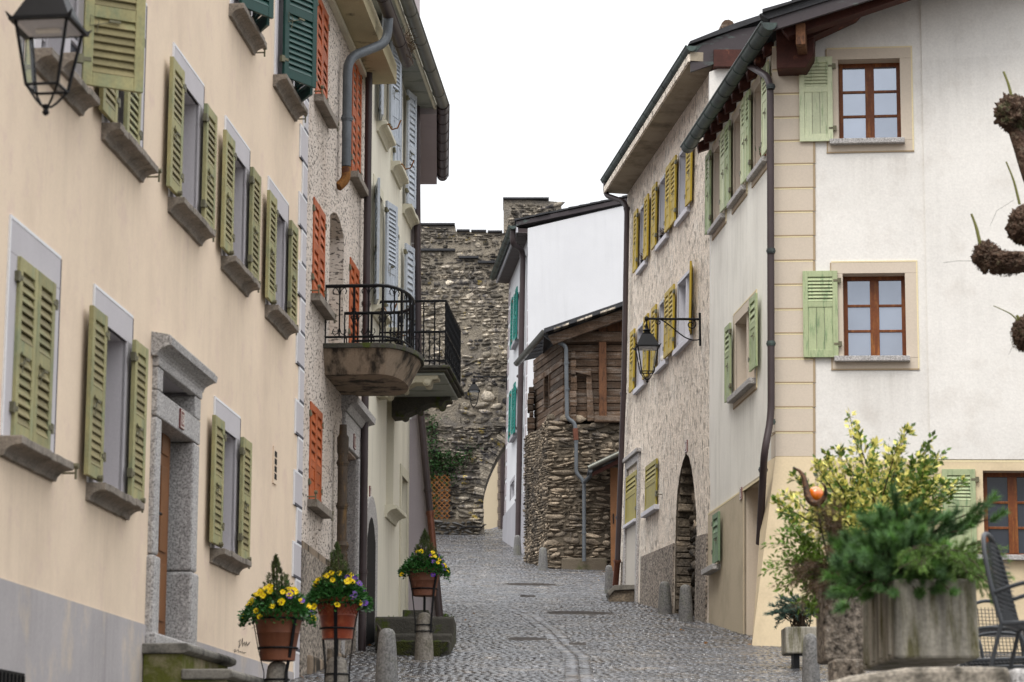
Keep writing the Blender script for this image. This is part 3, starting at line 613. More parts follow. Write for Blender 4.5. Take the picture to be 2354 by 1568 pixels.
# door
m=MB(); m.box(L1,da0-.2,da1+.24,dlin,dlin+.08,-.02,.06); m.build('lintel',granite,H1,bevel=.01)
m=MB(); m.extr(L1,[(dlin+.08,0),(dlin+.08,.05),(dlin+.11,.06),(dlin+.13,.08),(dlin+.16,.14),(dlin+.165,.17),(dlin+.22,.18),(dlin+.225,.16),(dlin+.25,.155),(dlin+.28,0)],da0-.27,da1+.32); m.build('door_cornice',granite,H1)
m=MB(); m.box(L1,da0-.19,da1+.23,doorh,doorh+.22,-.30,.05); m.build('transom',granite,H1,bevel=.012)
jb=db0+.62
for x0,x1 in ((da0-.19,da0),(da1,da1+.23)):
    m=MB(); m.box(L1,x0,x1,jb+.008,doorh-.006,-.36,.05); m.build('door_jamb',granite,H1,bevel=.02)
    m=MB(); m.box(L1,x0-.015,x1+.015,db0-.1,jb,-.362,.07); m.build('jamb_base',granite,H1,bevel=.03)
    m=MB(); m.box(L1,x0,x1,doorh+.225,dlin-.004,-.36,.05); m.build('transom_jamb',granite,H1,bevel=.012)
DF=L1.sub(da0,0,-.13,0); m=MB(); m.box(DF,0,da1-da0-.17,db0-.02,doorh,-.05,0); D=m.build('door',doorw,H1)
for bb,hh in ((.15,.5),(.75,.75),(1.6,.45)):
    m=MB(); m.box(DF,.1,.42,db0+bb,db0+bb+hh,-.002,.014); m.build('door_panel',doorw,D,bevel=.015); m=MB(); m.box(DF,da1-da0-.52,da1-da0-.27,db0+bb,db0+bb+hh,-.002,.014); m.build('door_panel',doorw,D,bevel=.015)
m=MB(); m.tube([DF.P(.52,db0+1.05,0),DF.P(.52,db0+1.05,.05),DF.P(.60,db0+1.05,.05)],.014,8); m.build('door_handle',iron,D)
m=MB(); m.box(L1,da0-.22,da1+.26,db0-.14,db0-.02,-.36,.10); m.build('threshold',granite,H1,bevel=.02)
plate(L1.sub(0,0,.051),H1,L1.a(404,930),doorh+.11,'13',w=.16,h=.17)
va,vb=L1.uv(630,1070); m=MB(); m.box(L1,va-.1,va+.1,vb-.2,vb+.2,0,.015); V_=m.build('wall_vent',peach,H1)
m=MB(); 
for k in range(4): m.box(L1,va-.06,va+.06,vb-.15+k*.08,vb-.09+k*.08,.010,.019)
m.build('vent_grille',darkin,V_)
ga,gb=L1.uv(560,1480); m=MB(); pts=[(0,0),(.1,.03),(.02,-.06),(.16,.0),(.2,.05),(.22,-.03),(.3,.02),(.34,-.02),(.40,.03),(.44,-.01),(.55,.02),(.6,.04),(.45,.0)]
m.tube([L1.P(ga-.3+x,gb+y,.006) for x,y in pts],.0028,4); m.tube([L1.P(ga-.5+x,gb-.09+y*.3,.006) for x,y in pts],.0022,4); m.build('scribble',iron,H1)
# steps to the door of house 1
ST=empty('door_steps',at(430,1600,20)*1,'mossy stone steps with rounded slab edges below the brown house door','steps')
sw0=L1.a(330,1460); 
def slab(mb,fr,pts,b0,b1): mb.prism(fr,pts,b0,b1)
def stepslab(a0,a1,btop,dep,name='step_slab'):
    m=MB(); prof=[(btop,-.02),(btop,dep),(btop-.02,dep+.03),(btop-.06,dep+.035),(btop-.09,dep+.01),(btop-.10,-.02)]
    m.extr(L1,prof,a0,a1); return m.build(name,concmoss2,ST,bevel=.01)
concmoss2=M('lichened_step_slab',(.19,.175,.15),.8,.2,3,.2,50,.4,40,.01,col2=(.035,.035,.03),c2s=1.6,c2lo=.47,c2hi=.62)
mossw=M('mossy_step_wall',(.34,.28,.20),.9,.15,2,.1,40,.4,30,.02,col2=(.10,.105,.02),c2s=1.3,c2lo=.36,c2hi=.52,c3=((.09,.085,.07),1.7,.55,.7))
tb=L1.b(331,1472,.1); sa=L1.a(331,1472,.02); sE=L1.a(537,1513,.38)
for k in range(4):
    d0,d1=(-.02,.36) if k==0 else (.36*k-.02,.36*(k+1)); t_=tb-.21*k; m=MB(); a_1=sE+.03*k
    m.extr(L1,[(t_,d0),(t_,d1+.02),(t_-.025,d1+.05),(t_-.065,d1+.045),(t_-.085,d1+.0),(t_-.085,d0)],sa-.03,a_1); m.build('step_slab',concmoss2,ST,bevel=.012)
    m=MB(); m.box(L1,sa+.0,a_1-.06,-5,t_-.086,max(d0,.02),d1-.02); m.build('step_wall',mossw,ST)
# ================================================================ LEFT HOUSE 2: roughcast, orange shutters
H2=empty('roughcast_house',L2.P(0.05,-1,0),'pale roughcast house with rusty orange shutters and a rounded concrete balcony','house')
e2=L2.a(835,800); b2top=L2.b(831,178)
P2=lambda px,py:L2.uv(px,py)
def q2(xL,yT,xR,yB):   # leaf from top-left pixel / bottom-right pixel
    a0=L2.a(xL,yT); a1=L2.a(xR,yB); return a0,a1,L2.b(xR,yB),L2.b(xL,yT)
# double leaves, closed: (left px, top y at left) .. (right px, bottom y at right)
zz=[(720,0,745,242),(720,452,745,702),(716,925,741,1165)]
u_a0=L2.a(720,452); u_a1=L2.a(745,560)
rows2=[(L2.b(720,212),L2.b(720,212)+1.30),(L2.b(720,681),L2.b(720,452)),(L2.b(717,1155),L2.b(717,927))]
hl=[]
for b0,b1 in rows2: hl.append(rect(u_a0,u_a1,b0,b1))
v_a0=L2.a(802,700); v_a1=L2.a(823,700); fr2=[(L2.b(805,395),L2.b(805,395)+1.75),(L2.b(802,800),L2.b(803,590))]
for b0,b1 in fr2: hl.append(rect(v_a0,v_a1,b0,b1))
n_a0=L2.a(757,600); n_a1=L2.a(789,640); nb0=L2.b(757,790); nb1=L2.b(757,492); 
arch=[(n_a0,nb0),(n_a1,nb0)]+[(n_a1-(n_a1-n_a0)*t, nb1+.16*math.sin(math.pi*t)) for t in (0,.12,.25,.4,.5,.6,.75,.88,1)]
hl.append(arch)
d2a0,d2a1=L2.a(788,1200),L2.a(816,1200); d2b1=L2.b(790,1065)+.0; 
dl_b=L2.b(796,1030); hl+= [rect(d2a0,d2a1,-1.2,dl_b-.02),rect(d2a0,d2a1,dl_b+.32,L2.b(796,985))]
facade(L2,[(0.0,-5),(e2,-5),(e2,b2top+.02),(0.0,b2top+.02)],hl,.34,'front_wall',rough2,H2)
body(L2,H2,rough2,.01,e2-.01,-5,b2top+.4,8,front=-.40)
def close2(a0,a1,b0,b1,style='louver'):
    mid=(a0+a1)/2; shutter(L2,H2,a0,mid-.004,b0+.01,b1,-.02,orange,style,pitch=.11,latch=False); shutter(L2,H2,mid+.004,a1,b0+.01,b1,-.02,orange,style,hs=-1,pitch=.11,latch=False)
for k,(b0,b1) in enumerate(rows2):
    close2(u_a0,u_a1,b0,b1,'toplouver2' if k==2 else 'louver'); sill(L2,H2,u_a0-.08,u_a1+.2,b0-.005,sillst,'flat',.12,.09)
    holdback(L2,H2,u_a0-.1,b0+.02); holdback(L2,H2,u_a1+.30,b0-.06)
for b0,b1 in fr2: close2(v_a0,v_a1,b0,b1); sill(L2,H2,v_a0-.12,v_a1+.15,b0-.005,sillst,'flat',.12,.09)
m=MB(); m.prism(L2,arch,-.34,-.32); m.build('blind_niche',rough2,H2)
stains(rough2,L2,[(u_a0,u_a1,b0-.06,1.3,.5) for b0,b1 in rows2]+[(v_a0,v_a1,b0-.06,1.0,.4) for b0,b1 in fr2]+[(ba_,ba_+2.0,L2.b(743,860),.9,.5) for ba_ in (L2.a(741,800),)])
m=MB(); dd0=L2.b(684,1255); m.prism(L2,[(0.003,-5),(e2-.01,-5),(e2-.01,dd0-.05),(0.003,dd0)],-.02,.03); m.build('plinth',agg,H2)
m=MB(); m.prism(L2,[(0.003,dd0),(e2-.01,dd0-.05),(e2-.01,dd0+.03),(0.003,dd0+.08)],-.02,.028); m.build('plinth_band',concb,H2)
# door 2 with cornice
cb=L2.b(793,975)
m=MB(); m.box(L2,d2a0-.2,d2a1+.2,cb-.02,cb+.12,-.02,.05); m.box(L2,d2a0-.2,d2a1+.2,dl_b,dl_b+.31,-.34,.045); 
m.box(L2,d2a0-.2,d2a0,-1.2,dl_b-.004,-.34,.05); m.box(L2,d2a1,d2a1+.2,-1.2,dl_b-.004,-.34,.05); m.box(L2,d2a0-.2,d2a0,dl_b+.314,cb-.024,-.34,.048); m.box(L2,d2a1,d2a1+.2,dl_b+.314,cb-.024,-.34,.048); m.build('door_surround',granite,H2,bevel=.015)
m=MB(); m.extr(L2,[(cb+.12,0),(cb+.12,.07),(cb+.2,.12),(cb+.22,.2),(cb+.3,.21),(cb+.36,0)],d2a0-.28,d2a1+.4); m.build('door_cornice',granite,H2)
m=MB(); m.box(L2,d2a0,d2a1,-1.2,dl_b,-.36,-.31); m.build('door',doorw,H2)
plate(L2.sub(0,0,.046),H2,L2.a(805.5,1042),dl_b+.14,'11',w=.16,h=.19)
# plinth blocks below
for k,(x0,x1,y0) in enumerate(((700,742,1505),(746,800,1490))):
    m=MB(); m.box(L2,L2.a(x0,1500),L2.a(x1,1500),-5,L2.b(x0,y0)-.0,.0,.09); m.build('footing_block',concb,H2,bevel=.03)
# eaves: soffit, batten, gutter, swan-neck pipe
oe=L2.bd(857,165,e2); ig=L2.bd(905,150,e2)
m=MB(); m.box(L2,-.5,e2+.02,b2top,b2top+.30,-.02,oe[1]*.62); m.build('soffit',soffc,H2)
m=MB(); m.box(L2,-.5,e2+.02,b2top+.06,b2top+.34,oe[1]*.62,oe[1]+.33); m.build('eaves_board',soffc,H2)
m=MB(); m.box(L2,-.5,e2+.02,b2top-.01,b2top+.05,oe[1]*.62-.05,oe[1]*.62+.02); m.build('eaves_batten',creamtrim,H2)
ge=L2.bd(935,143,e2); G2=gutter(H2,L2.P(-6,ge[0],ge[1]),L2.P(e2,ge[0],ge[1]),.085,brownp,nring=6,outn=L2.n)
m=MB(); gy=L2.P(e2-.55,ge[0]+.06,ge[1]+.06)
for k in range(220):
    p=gy+L2.u*random.gauss(0,.18)+Vector((random.gauss(0,.03),0,random.gauss(0.02,.06))); m.tube([p,p+Vector((random.gauss(.02,.05),random.gauss(0,.05),random.gauss(.0,.07)))],.004,3,cap=False)
m.build('dry_weed',dryg,H2,kind='stuff')
ap=L2.a(795,300,.1); pb=L2.bd(898,75,L2.a(800,80)+.6); 
ao=L2.a(893,60,ge[1]); bo=L2.bd(893,98,ao)[0]
pts=[L2.P(ao,ge[0]-.03,ge[1]),L2.P(ao,bo,ge[1]-.02),L2.P(ap,L2.b(797,133,.1),.11),L2.P(ap,L2.b(793,378,.11),.11)]
downpipe(H2,pts,.062,zinc,[(L2.P(ap,L2.b(795,272,.1),.11),Zv)],.2)
m=MB(); m.tube(arc_path([L2.P(ap,L2.b(793,380,.11),.11),L2.P(ap,L2.b(791,405,.11),.11),L2.P(ap-.06,L2.b(780,425,.05),.02)],.1),.06,12); m.build('pipe_spout',rust,H2,smooth=True)
# cast iron soil pipe beside door
pa=L2.a(787,1100,.12); pz0=-1.0; pz1=L2.b(783,1015,.12)
downpipe(H2,[L2.P(pa,pz1,.12),L2.P(pa,L2.b(783,1310,.12),.12)],.062,brassp,[(L2.P(pa,L2.b(783,1060,.12),.12),Zv),(L2.P(pa,L2.b(783,1160,.12),.12),Zv),(L2.P(pa,L2.b(783,1275,.12),.12),Zv)],name='soil_pipe')
m=MB(); q_=L2.P(pa,0,.12); m.lathe(L2.P(pa,L2.b(783,1310,.12)-.0,.12),[(.075,.35),(.095,.3),(.06,.22),(.085,.1),(.07,0),(.05,-.3)],16); m.build('soil_pipe_base',brassp,H2,smooth=True)
m=MB(); m.lathe(L2.P(pa,pz1-.02,.12),[(.07,-.1),(.075,.10),(.05,.14),(.045,.26)],14); m.build('pipe_cap',brassp,H2,smooth=True)
# balcony 2
ba0=L2.a(743,800); ba1=L2.a(791,915); bt=L2.b(743,790); bu=L2.b(743,858)
def balplan(g,n=10,dm=1.08):
    L=ba1-ba0; pts=[(ba0-g,0),(ba0-g,.62*dm)]
    for k in range(n+1):
        t=math.pi*k/n; pts.append((ba0+L/2-(L/2+g)*math.cos(t), .62*dm+(.38*dm+g)*math.sin(t)))
    return pts+[(ba1+g,.62*dm),(ba1+g,0)]
def plan(mb,fr,pts,b0,b1,m=0):
    n=len(pts); vs=[fr.P(a,b0,d) for a,d in pts]+[fr.P(a,b1,d) for a,d in pts]
    mb.add(vs,[tuple(range(n)),tuple(range(n,2*n))[::-1]]+[(i,(i+1)%n,(i+1)%n+n,i+n) for i in range(n)],m)
m=MB(); pt=balplan(0); pb2=balplan(-.13); n=len(pt); vs=[L2.P(a,bu,d*(.97)) for a,d in pb2]+[L2.P(a,bt-.06,d) for a,d in pt]; m.add(vs,[tuple(range(n)),tuple(range(n,2*n))[::-1]]+[(i,(i+1)%n,(i+1)%n+n,i+n) for i in range(n)]); BL=m.build('balcony',concb,H2,label='rounded stained concrete balcony')
m=MB(); plan(m,L2,balplan(.04),bt-.06,bt); m.build('balcony_cap',concmoss,BL,bevel=.008)
rp=balplan(-.10); rh=L2.b(763,680)-bt
m=MB(); m.tube([L2.P(a,bt+rh,d) for a,d in rp],.022,6); m.tube([L2.P(a,bt+.10,d) for a,d in rp],.014,6); m.build('handrail',iron,BL)
tot=[0]; 
for i in range(1,len(rp)): tot.append(tot[-1]+math.dist(rp[i-1],rp[i]))
nb=18
for k in range(nb+1):
    s=tot[-1]*k/nb; i=max(j for j in range(len(tot)) if tot[j]<=s+1e-9); i=min(i,len(rp)-2); t=(s-tot[i])/(tot[i+1]-tot[i]); a=rp[i][0]+(rp[i+1][0]-rp[i][0])*t; d=rp[i][1]+(rp[i+1][1]-rp[i][1])*t
    tx=(rp[i+1][0]-rp[i][0],rp[i+1][1]-rp[i][1]); ln=math.hypot(*tx); tx=(tx[0]/ln,tx[1]/ln)
    m=MB(); B=lambda s_,z:L2.P(a+tx[0]*s_,bt+z,d+tx[1]*s_)
    if k%2==0:
        m.tube([B(0,0),B(0,rh)],.017,6)
        zc=rh*.5; 
        for sg in (-1,1): m.tube([B(0,zc-.07),B(sg*.035,zc-.03),B(sg*.035,zc+.03),B(0,zc+.07)],.009,5)
        m.tube([B(0,zc-.085),B(0,zc-.07)],.026,6); m.tube([B(0,zc+.07),B(0,zc+.085)],.026,6)
    else:
        m.tube([B(0,.1),B(0,rh)],.010,6)
        for sg in (-1,1):
            for z0,s2 in ((rh,-1),(.1,1)): m.tube([B(0,z0+s2*.12),B(sg*.02,z0+s2*.05),B(sg*.06,z0+s2*.02),B(sg*.085,z0+s2*.06),B(sg*.07,z0+s2*.10)],.007,5)
    m.build('baluster',iron,BL)
m=MB(); m.tube([L2.P(ba1-.05,bt+.01,.1),L2.P(ba1-.05,bt+.38,.1),L2.P(ba1-.05,bt+.38,.75)],.016,6); m.tube([L2.P(ba1-.05,bt+.01,.75),L2.P(ba1-.05,bt+.38,.75)],.014,6); m.build('low_rail',iron,BL)
# ================================================================ LEFT HOUSE 3: cream
H3=empty('cream_house',L2.P(e2+.05,-1,0),'cream plastered house with weathered pale blue shutters behind the brown downpipe','house')
e3=L2.a(942,900); b3top=(L2.b(919,165)+L2.b(948.6,261.6))/2
def r3(xL,xR,yL,hgt,b0=None):
    a0=L2.a(xL,yL); a1=L2.a(xR,yL); b=L2.b(xL,yL) if b0 is None else b0; return (a0,a1,b,b+hgt)
sT=L2.b(856,278); sM=L2.b(853,690)
C3=[(L2.a(868,300),L2.a(880,300),L2.b(876,300),1.75),(L2.a(908,400),L2.a(915,400),L2.b(897,367),1.75),(L2.a(938,480),L2.a(944,480),L2.b(925,460),1.75)]
wins3=[]
wd=.85
for (xc,ys) in ((877,300),(908.5,390),(936,470)):   # top storey
    a=L2.a(xc,ys-40); wins3.append((a-wd/2,a+wd/2,L2.b(xc-14,ys-28),1.75))
for (xc,ys) in ((867,700),(899,800),(923,880)):
    a=L2.a(xc,ys-80); wins3.append((a-wd/2,a+wd/2,L2.b(852,695),1.75))
hl=[rect(a0,a1,b,b+h) for a0,a1,b,h in wins3[:2]+wins3[3:5]]
dg0,dg1=L2.a(887,1100),L2.a(904,1100); dgb0,dgb1=L2.b(885,1160),L2.b(893,940)+.2
hl.append(rect(dg0,dg1,dgb0,dgb1)); dh0,dh1=L2.a(921,1150),L2.a(934.5,1150); dht=L2.b(921,1092); hl.append(rect(dh0,dh1,-1,dht)); 
va0,va1=L2.a(888,1450),L2.a(897,1450); hl.append(rect(va0,va1,L2.b(890,1480),L2.b(890,1440)))
facade(L2,[(e2,-5),(e3,-5),(e3,b3top),(e2,b3top)],hl,.28,'front_wall',cream,H3)
body(L2,H3,cream,e2+.01,e3-.01,-5,b3top+.5,8,front=-.40)
for i,(a0,a1,b,h) in enumerate(wins3):
    if i in (2,5): continue
    window(L2,H3,a0,a1,b,b+h,creamtrim,d=-.25,gl=glassd); surround(L2,H3,a0,a1,b,b+h,.14,creamtrim); sill(L2,H3,a0-.15,a1+.15,b-.005,creamtrim,proj=.15,h=.15)
    if i in (1,4): 
        shutter(L2,H3,a0,(a0+a1)/2,b,b+h,0.015,bluesh,'toplouver2'); shutter(L2,H3,(a0+a1)/2+.005,a1,b,b+h,.015,bluesh,'toplouver2',hs=-1)
    else:
        shutter(L2.sub(a0-.01,0,.05,math.radians(168)),H3,0,.43,b,b+h,0,bluesh,'louver',pitch=.1); shutter(L2.sub(a1+.01,0,.05,math.radians(14)),H3,0,.43,b,b+h,0,bluesh,'toplouver2')
    m=MB(); p=L2.P(a0-.1,b-.05,.02)
    m.tube([p,p+L2.n*.15,p+L2.n*.2+Zv*-.08,p+L2.n*.28+Zv*-.06,p+L2.n*.33+Zv*.06],.012,6); m.build('iron_hook',rust,H3)
for a,b in ((L2.a(926,320),L2.b(926,470)),(L2.a(921,640),L2.b(921,830))):   # last windows seen only by their leaves
    shutter(L2.sub(a,0,.05,math.radians(12)),H3,0,.42,b,b+1.85,0,bluesh,'louver',pitch=.1); shutter(L2,H3,a+.9,a+1.32,b-.02,b+1.85,.05,bluesh,'toplouver2'); sill(L2,H3,a+.0,a+1.1,b-.01,creamtrim,proj=.15,h=.15)
m=MB(); m.box(L2,dg0-.1,dg1+.1,dgb0,dgb1,-.27,-.25); m.build('blocked_window',creamtrim,H3); sill(L2,H3,dg0-.12,dg1+.2,dgb0-.005,creamtrim,proj=.18,h=.18)
m=MB(); m.box(L2,dh0,dh1,-1,dht,-.27,-.24); m.build('door',creamtrim,H3); surround(L2,H3,dh0,dh1,-1,dht,.16,creamtrim,d=.02)
m=MB(); m.box(L2,va0,va1,L2.b(890,1480),L2.b(890,1440),-.27,-.24); m.build('cellar_vent',darkin,H3)
stains(cream,L2,[(a0-.1,a1+.1,b-.13,1.1,.35) for a0,a1,b,h in wins3]+[(dg0-.1,dg1+.15,dgb0-.15,1.3,.5)])
# arched granite doorway half hidden behind pipe
ax0,ax1=L2.a(835,1250)+.02,L2.a(863,1250); at_=L2.b(850,1150); 
arch3=[(ax0,-1.2),(ax1,-1.2)]+[(ax1-(ax1-ax0)*t,at_-.36+.42*math.sin(math.pi*t)**.7) for t in (.02,.12,.25,.4,.55,.7,.85,.98)]
m=MB(); m.prism(L2,arch3,-.02,.035); m.build('arched_surround',granite,H3)
ix0,ix1=ax0+.1,ax1-.28; ia=[(ix0,-1.2),(ix1,-1.2)]+[(ix1-(ix1-ix0)*t,at_-.62+.38*math.sin(math.pi*t)**.7) for t in (.02,.2,.4,.6,.8,.98)]
m=MB(); m.prism(L2,ia,.03,.04); m.build('door',darkin,H3)
plate(L2,H3,L2.a(849.5,1132),L2.b(849.5,1132),'1',w=.13,h=.17)
# eaves 3
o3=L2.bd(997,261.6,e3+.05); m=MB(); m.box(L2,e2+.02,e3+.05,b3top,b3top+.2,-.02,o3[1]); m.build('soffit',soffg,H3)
m=MB(); m.box(L2,e2+.02,e3+.05,b3top-.02,b3top+.3,o3[1],o3[1]+.04); m.build('eaves_edge',creamtrim,H3)
g3_=L2.bd(1011,240,e3); gutter(H3,L2.P(e2-5,g3_[0]+.02,g3_[1]+.04),L2.P(e3+.02,g3_[0]+.02,g3_[1]+.04),.095,bzinc,nring=8,outn=L2.n)
xp=L2.a(841.5,700,.1); downpipe(H3,[L2.P(xp,b2top+1,.1),L2.P(xp,-1.3,.1)],.05,brownp,[(L2.P(xp,L2.b(841,698,.1),.1),Zv),(L2.P(xp,L2.b(839,1318,.1),.1),Zv)])
# balcony 3
c0=L2.a(858,800)+.25; D3=1.06; c1=c0+2.35; bt3=L2.bd(1030,838,c0)[0]; rt3=L2.bd(1033,689.5,c0)[0]
m=MB(); m.box(L2,c0,c1,bt3-.05,bt3,0,D3); m.box(L2,c0+.04,c1-.04,bt3-.09,bt3-.05,0,D3-.04); m.box(L2,c0+.1,c1-.1,bt3-.13,bt3-.09,0,D3-.09,1); B3=m.build('balcony',[concmoss,soffg],H3,label='mossy stone balcony on carved scroll brackets',bevel=.02)
for aa in (c0+.12,c1-.45):
    m=MB(); z=bt3-.131; prof=[(z,0),(z,.88),(z-.05,.88),(z-.06,.80)]+[(z-.07-.05*math.sin(t),.74+.05*math.cos(t)) for t in (0,.8,1.6,2.4)]+[(z-.10,.55),(z-.16,.42),(z-.24,.25),(z-.29,.12),(z-.30,0)]
    w_=.30 if aa<c0+1 else .42
    m.extr(L2,prof,aa,aa+w_); m.tube([L2.P(aa-.03,z-.10,.72),L2.P(aa+w_+.03,z-.10,.72)],.055,14); m.tube([L2.P(aa-.03,z-.25,.16),L2.P(aa+w_+.03,z-.25,.16)],.06,14); m.tube([L2.P(aa-.05,z-.10,.72),L2.P(aa-.02,z-.10,.72)],.035,10); m.tube([L2.P(aa+.02,z-.19,.40),L2.P(aa+w_-.02,z-.19,.40)],.045,10); m.build('scroll_bracket',corbel if aa<c0+1 else concmoss,B3,bevel=.008)
rr=[(c0+.06,.05),(c0+.06,D3-.07),(c1-.06,D3-.07),(c1-.06,.05)]
m=MB()
for z in (rt3,bt3+(rt3-bt3)*.52,bt3+.07): m.tube([L2.P(a,z,d) for a,d in rr],.014 if z<rt3 else .02,6)
m.build('handrail',iron,B3)
for seg in range(3):
    A,B_2=rr[seg],rr[seg+1]; L=math.dist(A,B_2); n=max(2,int(round(L/.165)))
    for k in range(n+1):
        if seg and k==0: continue
        t=k/n; a=A[0]+(B_2[0]-A[0])*t; d=A[1]+(B_2[1]-A[1])*t; tx=((B_2[0]-A[0])/L,(B_2[1]-A[1])/L); H=rt3-bt3
        B=lambda s_,z:L2.P(a+tx[0]*s_,bt3+z*H,d+tx[1]*s_); m=MB()
        m.tube([B(.004*(-1)**j,j/14) for j in range(15)],.011,5)
        if k%2==1:
            for sg in (-1,1):
                m.tube([B(sg*.0,.37),B(sg*.03,.42),B(sg*.07,.42),B(sg*.075,.38),B(sg*.05,.37)],.006,4); m.tube([B(0,.36),B(sg*.06,.3),B(sg*.07,.24),B(sg*.12,.22),B(sg*.15,.15),B(sg*.13,.09),B(sg*.07,.07),B(sg*.04,.12),B(sg*.07,.16),B(sg*.10,.13)],.006,4)
        m.build('baluster',iron,B3)
# ================================================================ LEFT HOUSE 4: lavender, battered base
y4=37.9; F4=Wall(at(942,1100,L2.P(e3,0).y),u=EX)
H4=empty('lavender_house',F4.P(0,-1,0),'lavender plastered house with a leaning battered foot and copper downpipe','house')
k4=lambda px,py:F4.uv(px,py)
farY=46.0; ends=[]
prof=[(965,-200),(965,260),(964.5,600),(967,925),(980,1080),(997,1260),(1015,1430),(1022,1500)]
m=MB(); fr_=[at(px,py,F4.o.y) for px,py in prof]; 
bk=[Vector((at(px,700,farY).x-(0.12 if 0 else .03)+(p.x-at(965,700,F4.o.y).x)*1.0,farY,p.z)) for (px,py),p in zip([(963,0)]*len(prof),fr_)]
lf=[Vector((-9,F4.o.y,p.z)) for p in fr_]; lb=[Vector((-9,farY,p.z)) for p in bk]
n=len(prof)
m.add(fr_+lf,[(i,i+1,n+i+1,n+i) for i in range(n-1)]); m.add(fr_+bk,[(i,i+1,n+i+1,n+i) for i in range(n-1)]); m.add(bk+lb,[(i,i+1,n+i+1,n+i) for i in range(n-1)]); m.build('battered_wall',lav,H4)
for i in range(12):
    y0=560+i*58 if i<8 else 0
    if i>=7: break
    A=F4.uv(946,y0+2); B=F4.uv(965,y0+56); m=MB(); m.box(F4,A[0],B[0]+.01,B[1],A[1],-.01,.012,0); m.box(F4,A[0]-.02,B[0]+.01,A[1],A[1]+.025,-.01,.014,1); m.box(F4,A[0]-.03,A[0],B[1],A[1],-.01,.0135,1); m.build('quoin',[lav,pline],H4)
z4=at(963,262,F4.o.y).z
zs=[at(963,262,F4.o.y),at(1003,262,F4.o.y),Vector((0,0,0)),Vector((0,0,0))]
xw=zs[0].x; xo=zs[1].x; Ye=F4.o.y
for _ in range(40):
    # far end of the soffit shows at y=424
    p=at(965,424,Ye); 
    if p.z<zs[0].z: Ye+=.25
    else: break
fx0,fx1=at(965,424,Ye).x,at(1004,424,Ye).x
m=MB(); m.add([Vector((xw-.3,F4.o.y+.02,z4)),Vector((xo,F4.o.y+.02,z4)),Vector((fx1,Ye,z4)),Vector((fx0-.3,Ye,z4)),Vector((xw-.3,F4.o.y+.02,z4+.3)),Vector((xo,F4.o.y+.02,z4+.3)),Vector((fx1,Ye,z4+.3)),Vector((fx0-.3,Ye,z4+.3))],[(0,1,2,3),(4,5,6,7),(0,1,5,4),(1,2,6,5),(2,3,7,6),(3,0,4,7)]); m.build('soffit',lav,H4)
gutter(H4,(xo+.10,F4.o.y-.0,z4+.16),(fx1+.10,Ye,z4+.16),.10,brownp,nring=8,outn=EX)
m=MB(); m.add([Vector((-9,F4.o.y,z4+.31)),Vector((xo+.03,F4.o.y,z4+.31)),Vector((fx1+.03,Ye,z4+.31)),Vector((-9,Ye,z4+.31)),Vector((-6,F4.o.y,z4+2.5)),Vector((-6,Ye,z4+2.5))],[(0,1,2,3),(1,4,5,2),(0,4,1),(3,2,5),(0,3,5,4)]); m.build('roof',slate,H4)
yp=F4.o.y-.09; pp=[at(957,190,yp),at(959.5,600,yp),at(962,900,yp),at(985,1110,yp),at(1012,1428,yp)]
downpipe(H4,pp[:2]+[pp[2]]+[at(988,1175,yp)],.055,brownp,[(at(983.5,1127,yp),Vector((.07,0,-1)))],.5)
downpipe(H4,[at(988,1177,yp),at(999.5,1300,yp)],.055,copper,[(at(988.5,1180,yp),Vector((.1,0,-1)))],.5); downpipe(H4,[at(999.5,1300,yp),at(1012,1440,yp)],.06,brownp,[],.1)
# ================================================================ RIGHT HOUSE: white with sage shutters
HR=empty('white_corner_house',R1.P(0,-3,0),'white corner house with sage green shutters, beige painted quoins and a big timber eave','house')
FB=lambda px,py:RF.uv(px,py)
# front face
frA=RF.a(3000,800); frTop=13.0
def rw(o): 
    (x0,y0),(x1,y1)=o; A=RF.uv(x0,y0); B=RF.uv(x1,y1); return [min(A[0],B[0]),max(A[0],B[0]),B[1],A[1]]
f1=rw(((1925,138),(2071,322))); f2=rw(((1936,629),(2083,822))); f3=rw(((2258,1082),(2400,1279)))
hR=[rect(*f1),rect(*f2),rect(*f3)]
ybF=RF.b(1785,1052)
ztop=RF.b(1785,120)+.6
rk0=(RF.a(1760,95),RF.b(1760,95)); rk1=(RF.a(2000,12),RF.b(2000,12)); slope=(rk1[1]-rk0[1])/abs(rk1[0]-rk0[0])
sg=1 if frA>0 else -1
ovA=0.0
apexA=sg*6.6; edge=RF.b(1770,110)
def rk(a): return edge+slope*min(abs(a),abs(apexA))-slope*max(0,abs(a)-abs(apexA))
FA=abs(frA)
facade(RF,[(0,-6),(frA,-6),(frA,rk(frA)),(apexA,rk(apexA)),(0,rk(0))],hR,.28,'front_wall',rwhite,HR,beige)
# side wall
eR=R1.a(1630,900); tR=R1.b(1690,330)+.9
sw=lambda x0,y0,x1,y1:(min(R1.a(x0,y0),R1.a(x1,y1)),max(R1.a(x0,y0),R1.a(x1,y1)))
U=[]
wd=.80
sillR=(R1.b(1635,537)+R1.b(1679,475)+R1.b(1730,405))/3; topR=(R1.b(1663,365)+R1.b(1700,300))/2
for xr in (1764,1715,1667):     # near edge of each opening
    a0=R1.a(xr-1 if xr!=1764 else 1763,420); U.append((a0+.03,a0+.03+.95,sillR,sillR+1.32))
lw=(R1.a(1734.8,800),R1.a(1691,850),R1.b(1683.7,918)-.0,R1.b(1697,738))
gw=(R1.a(1651,1240),R1.a(1639,1240),R1.b(1640,1306),R1.b(1645,1193))
dw=(R1.a(1748,1300),R1.a(1710.3,1300),-4,R1.b(1712,1119))
facade(R1,[(0,-6),(eR,-6),(eR,tR),(0,tR)],[rect(*q) for q in U+[lw,gw,dw]],.30,'side_wall',rgrey,HR,beige)
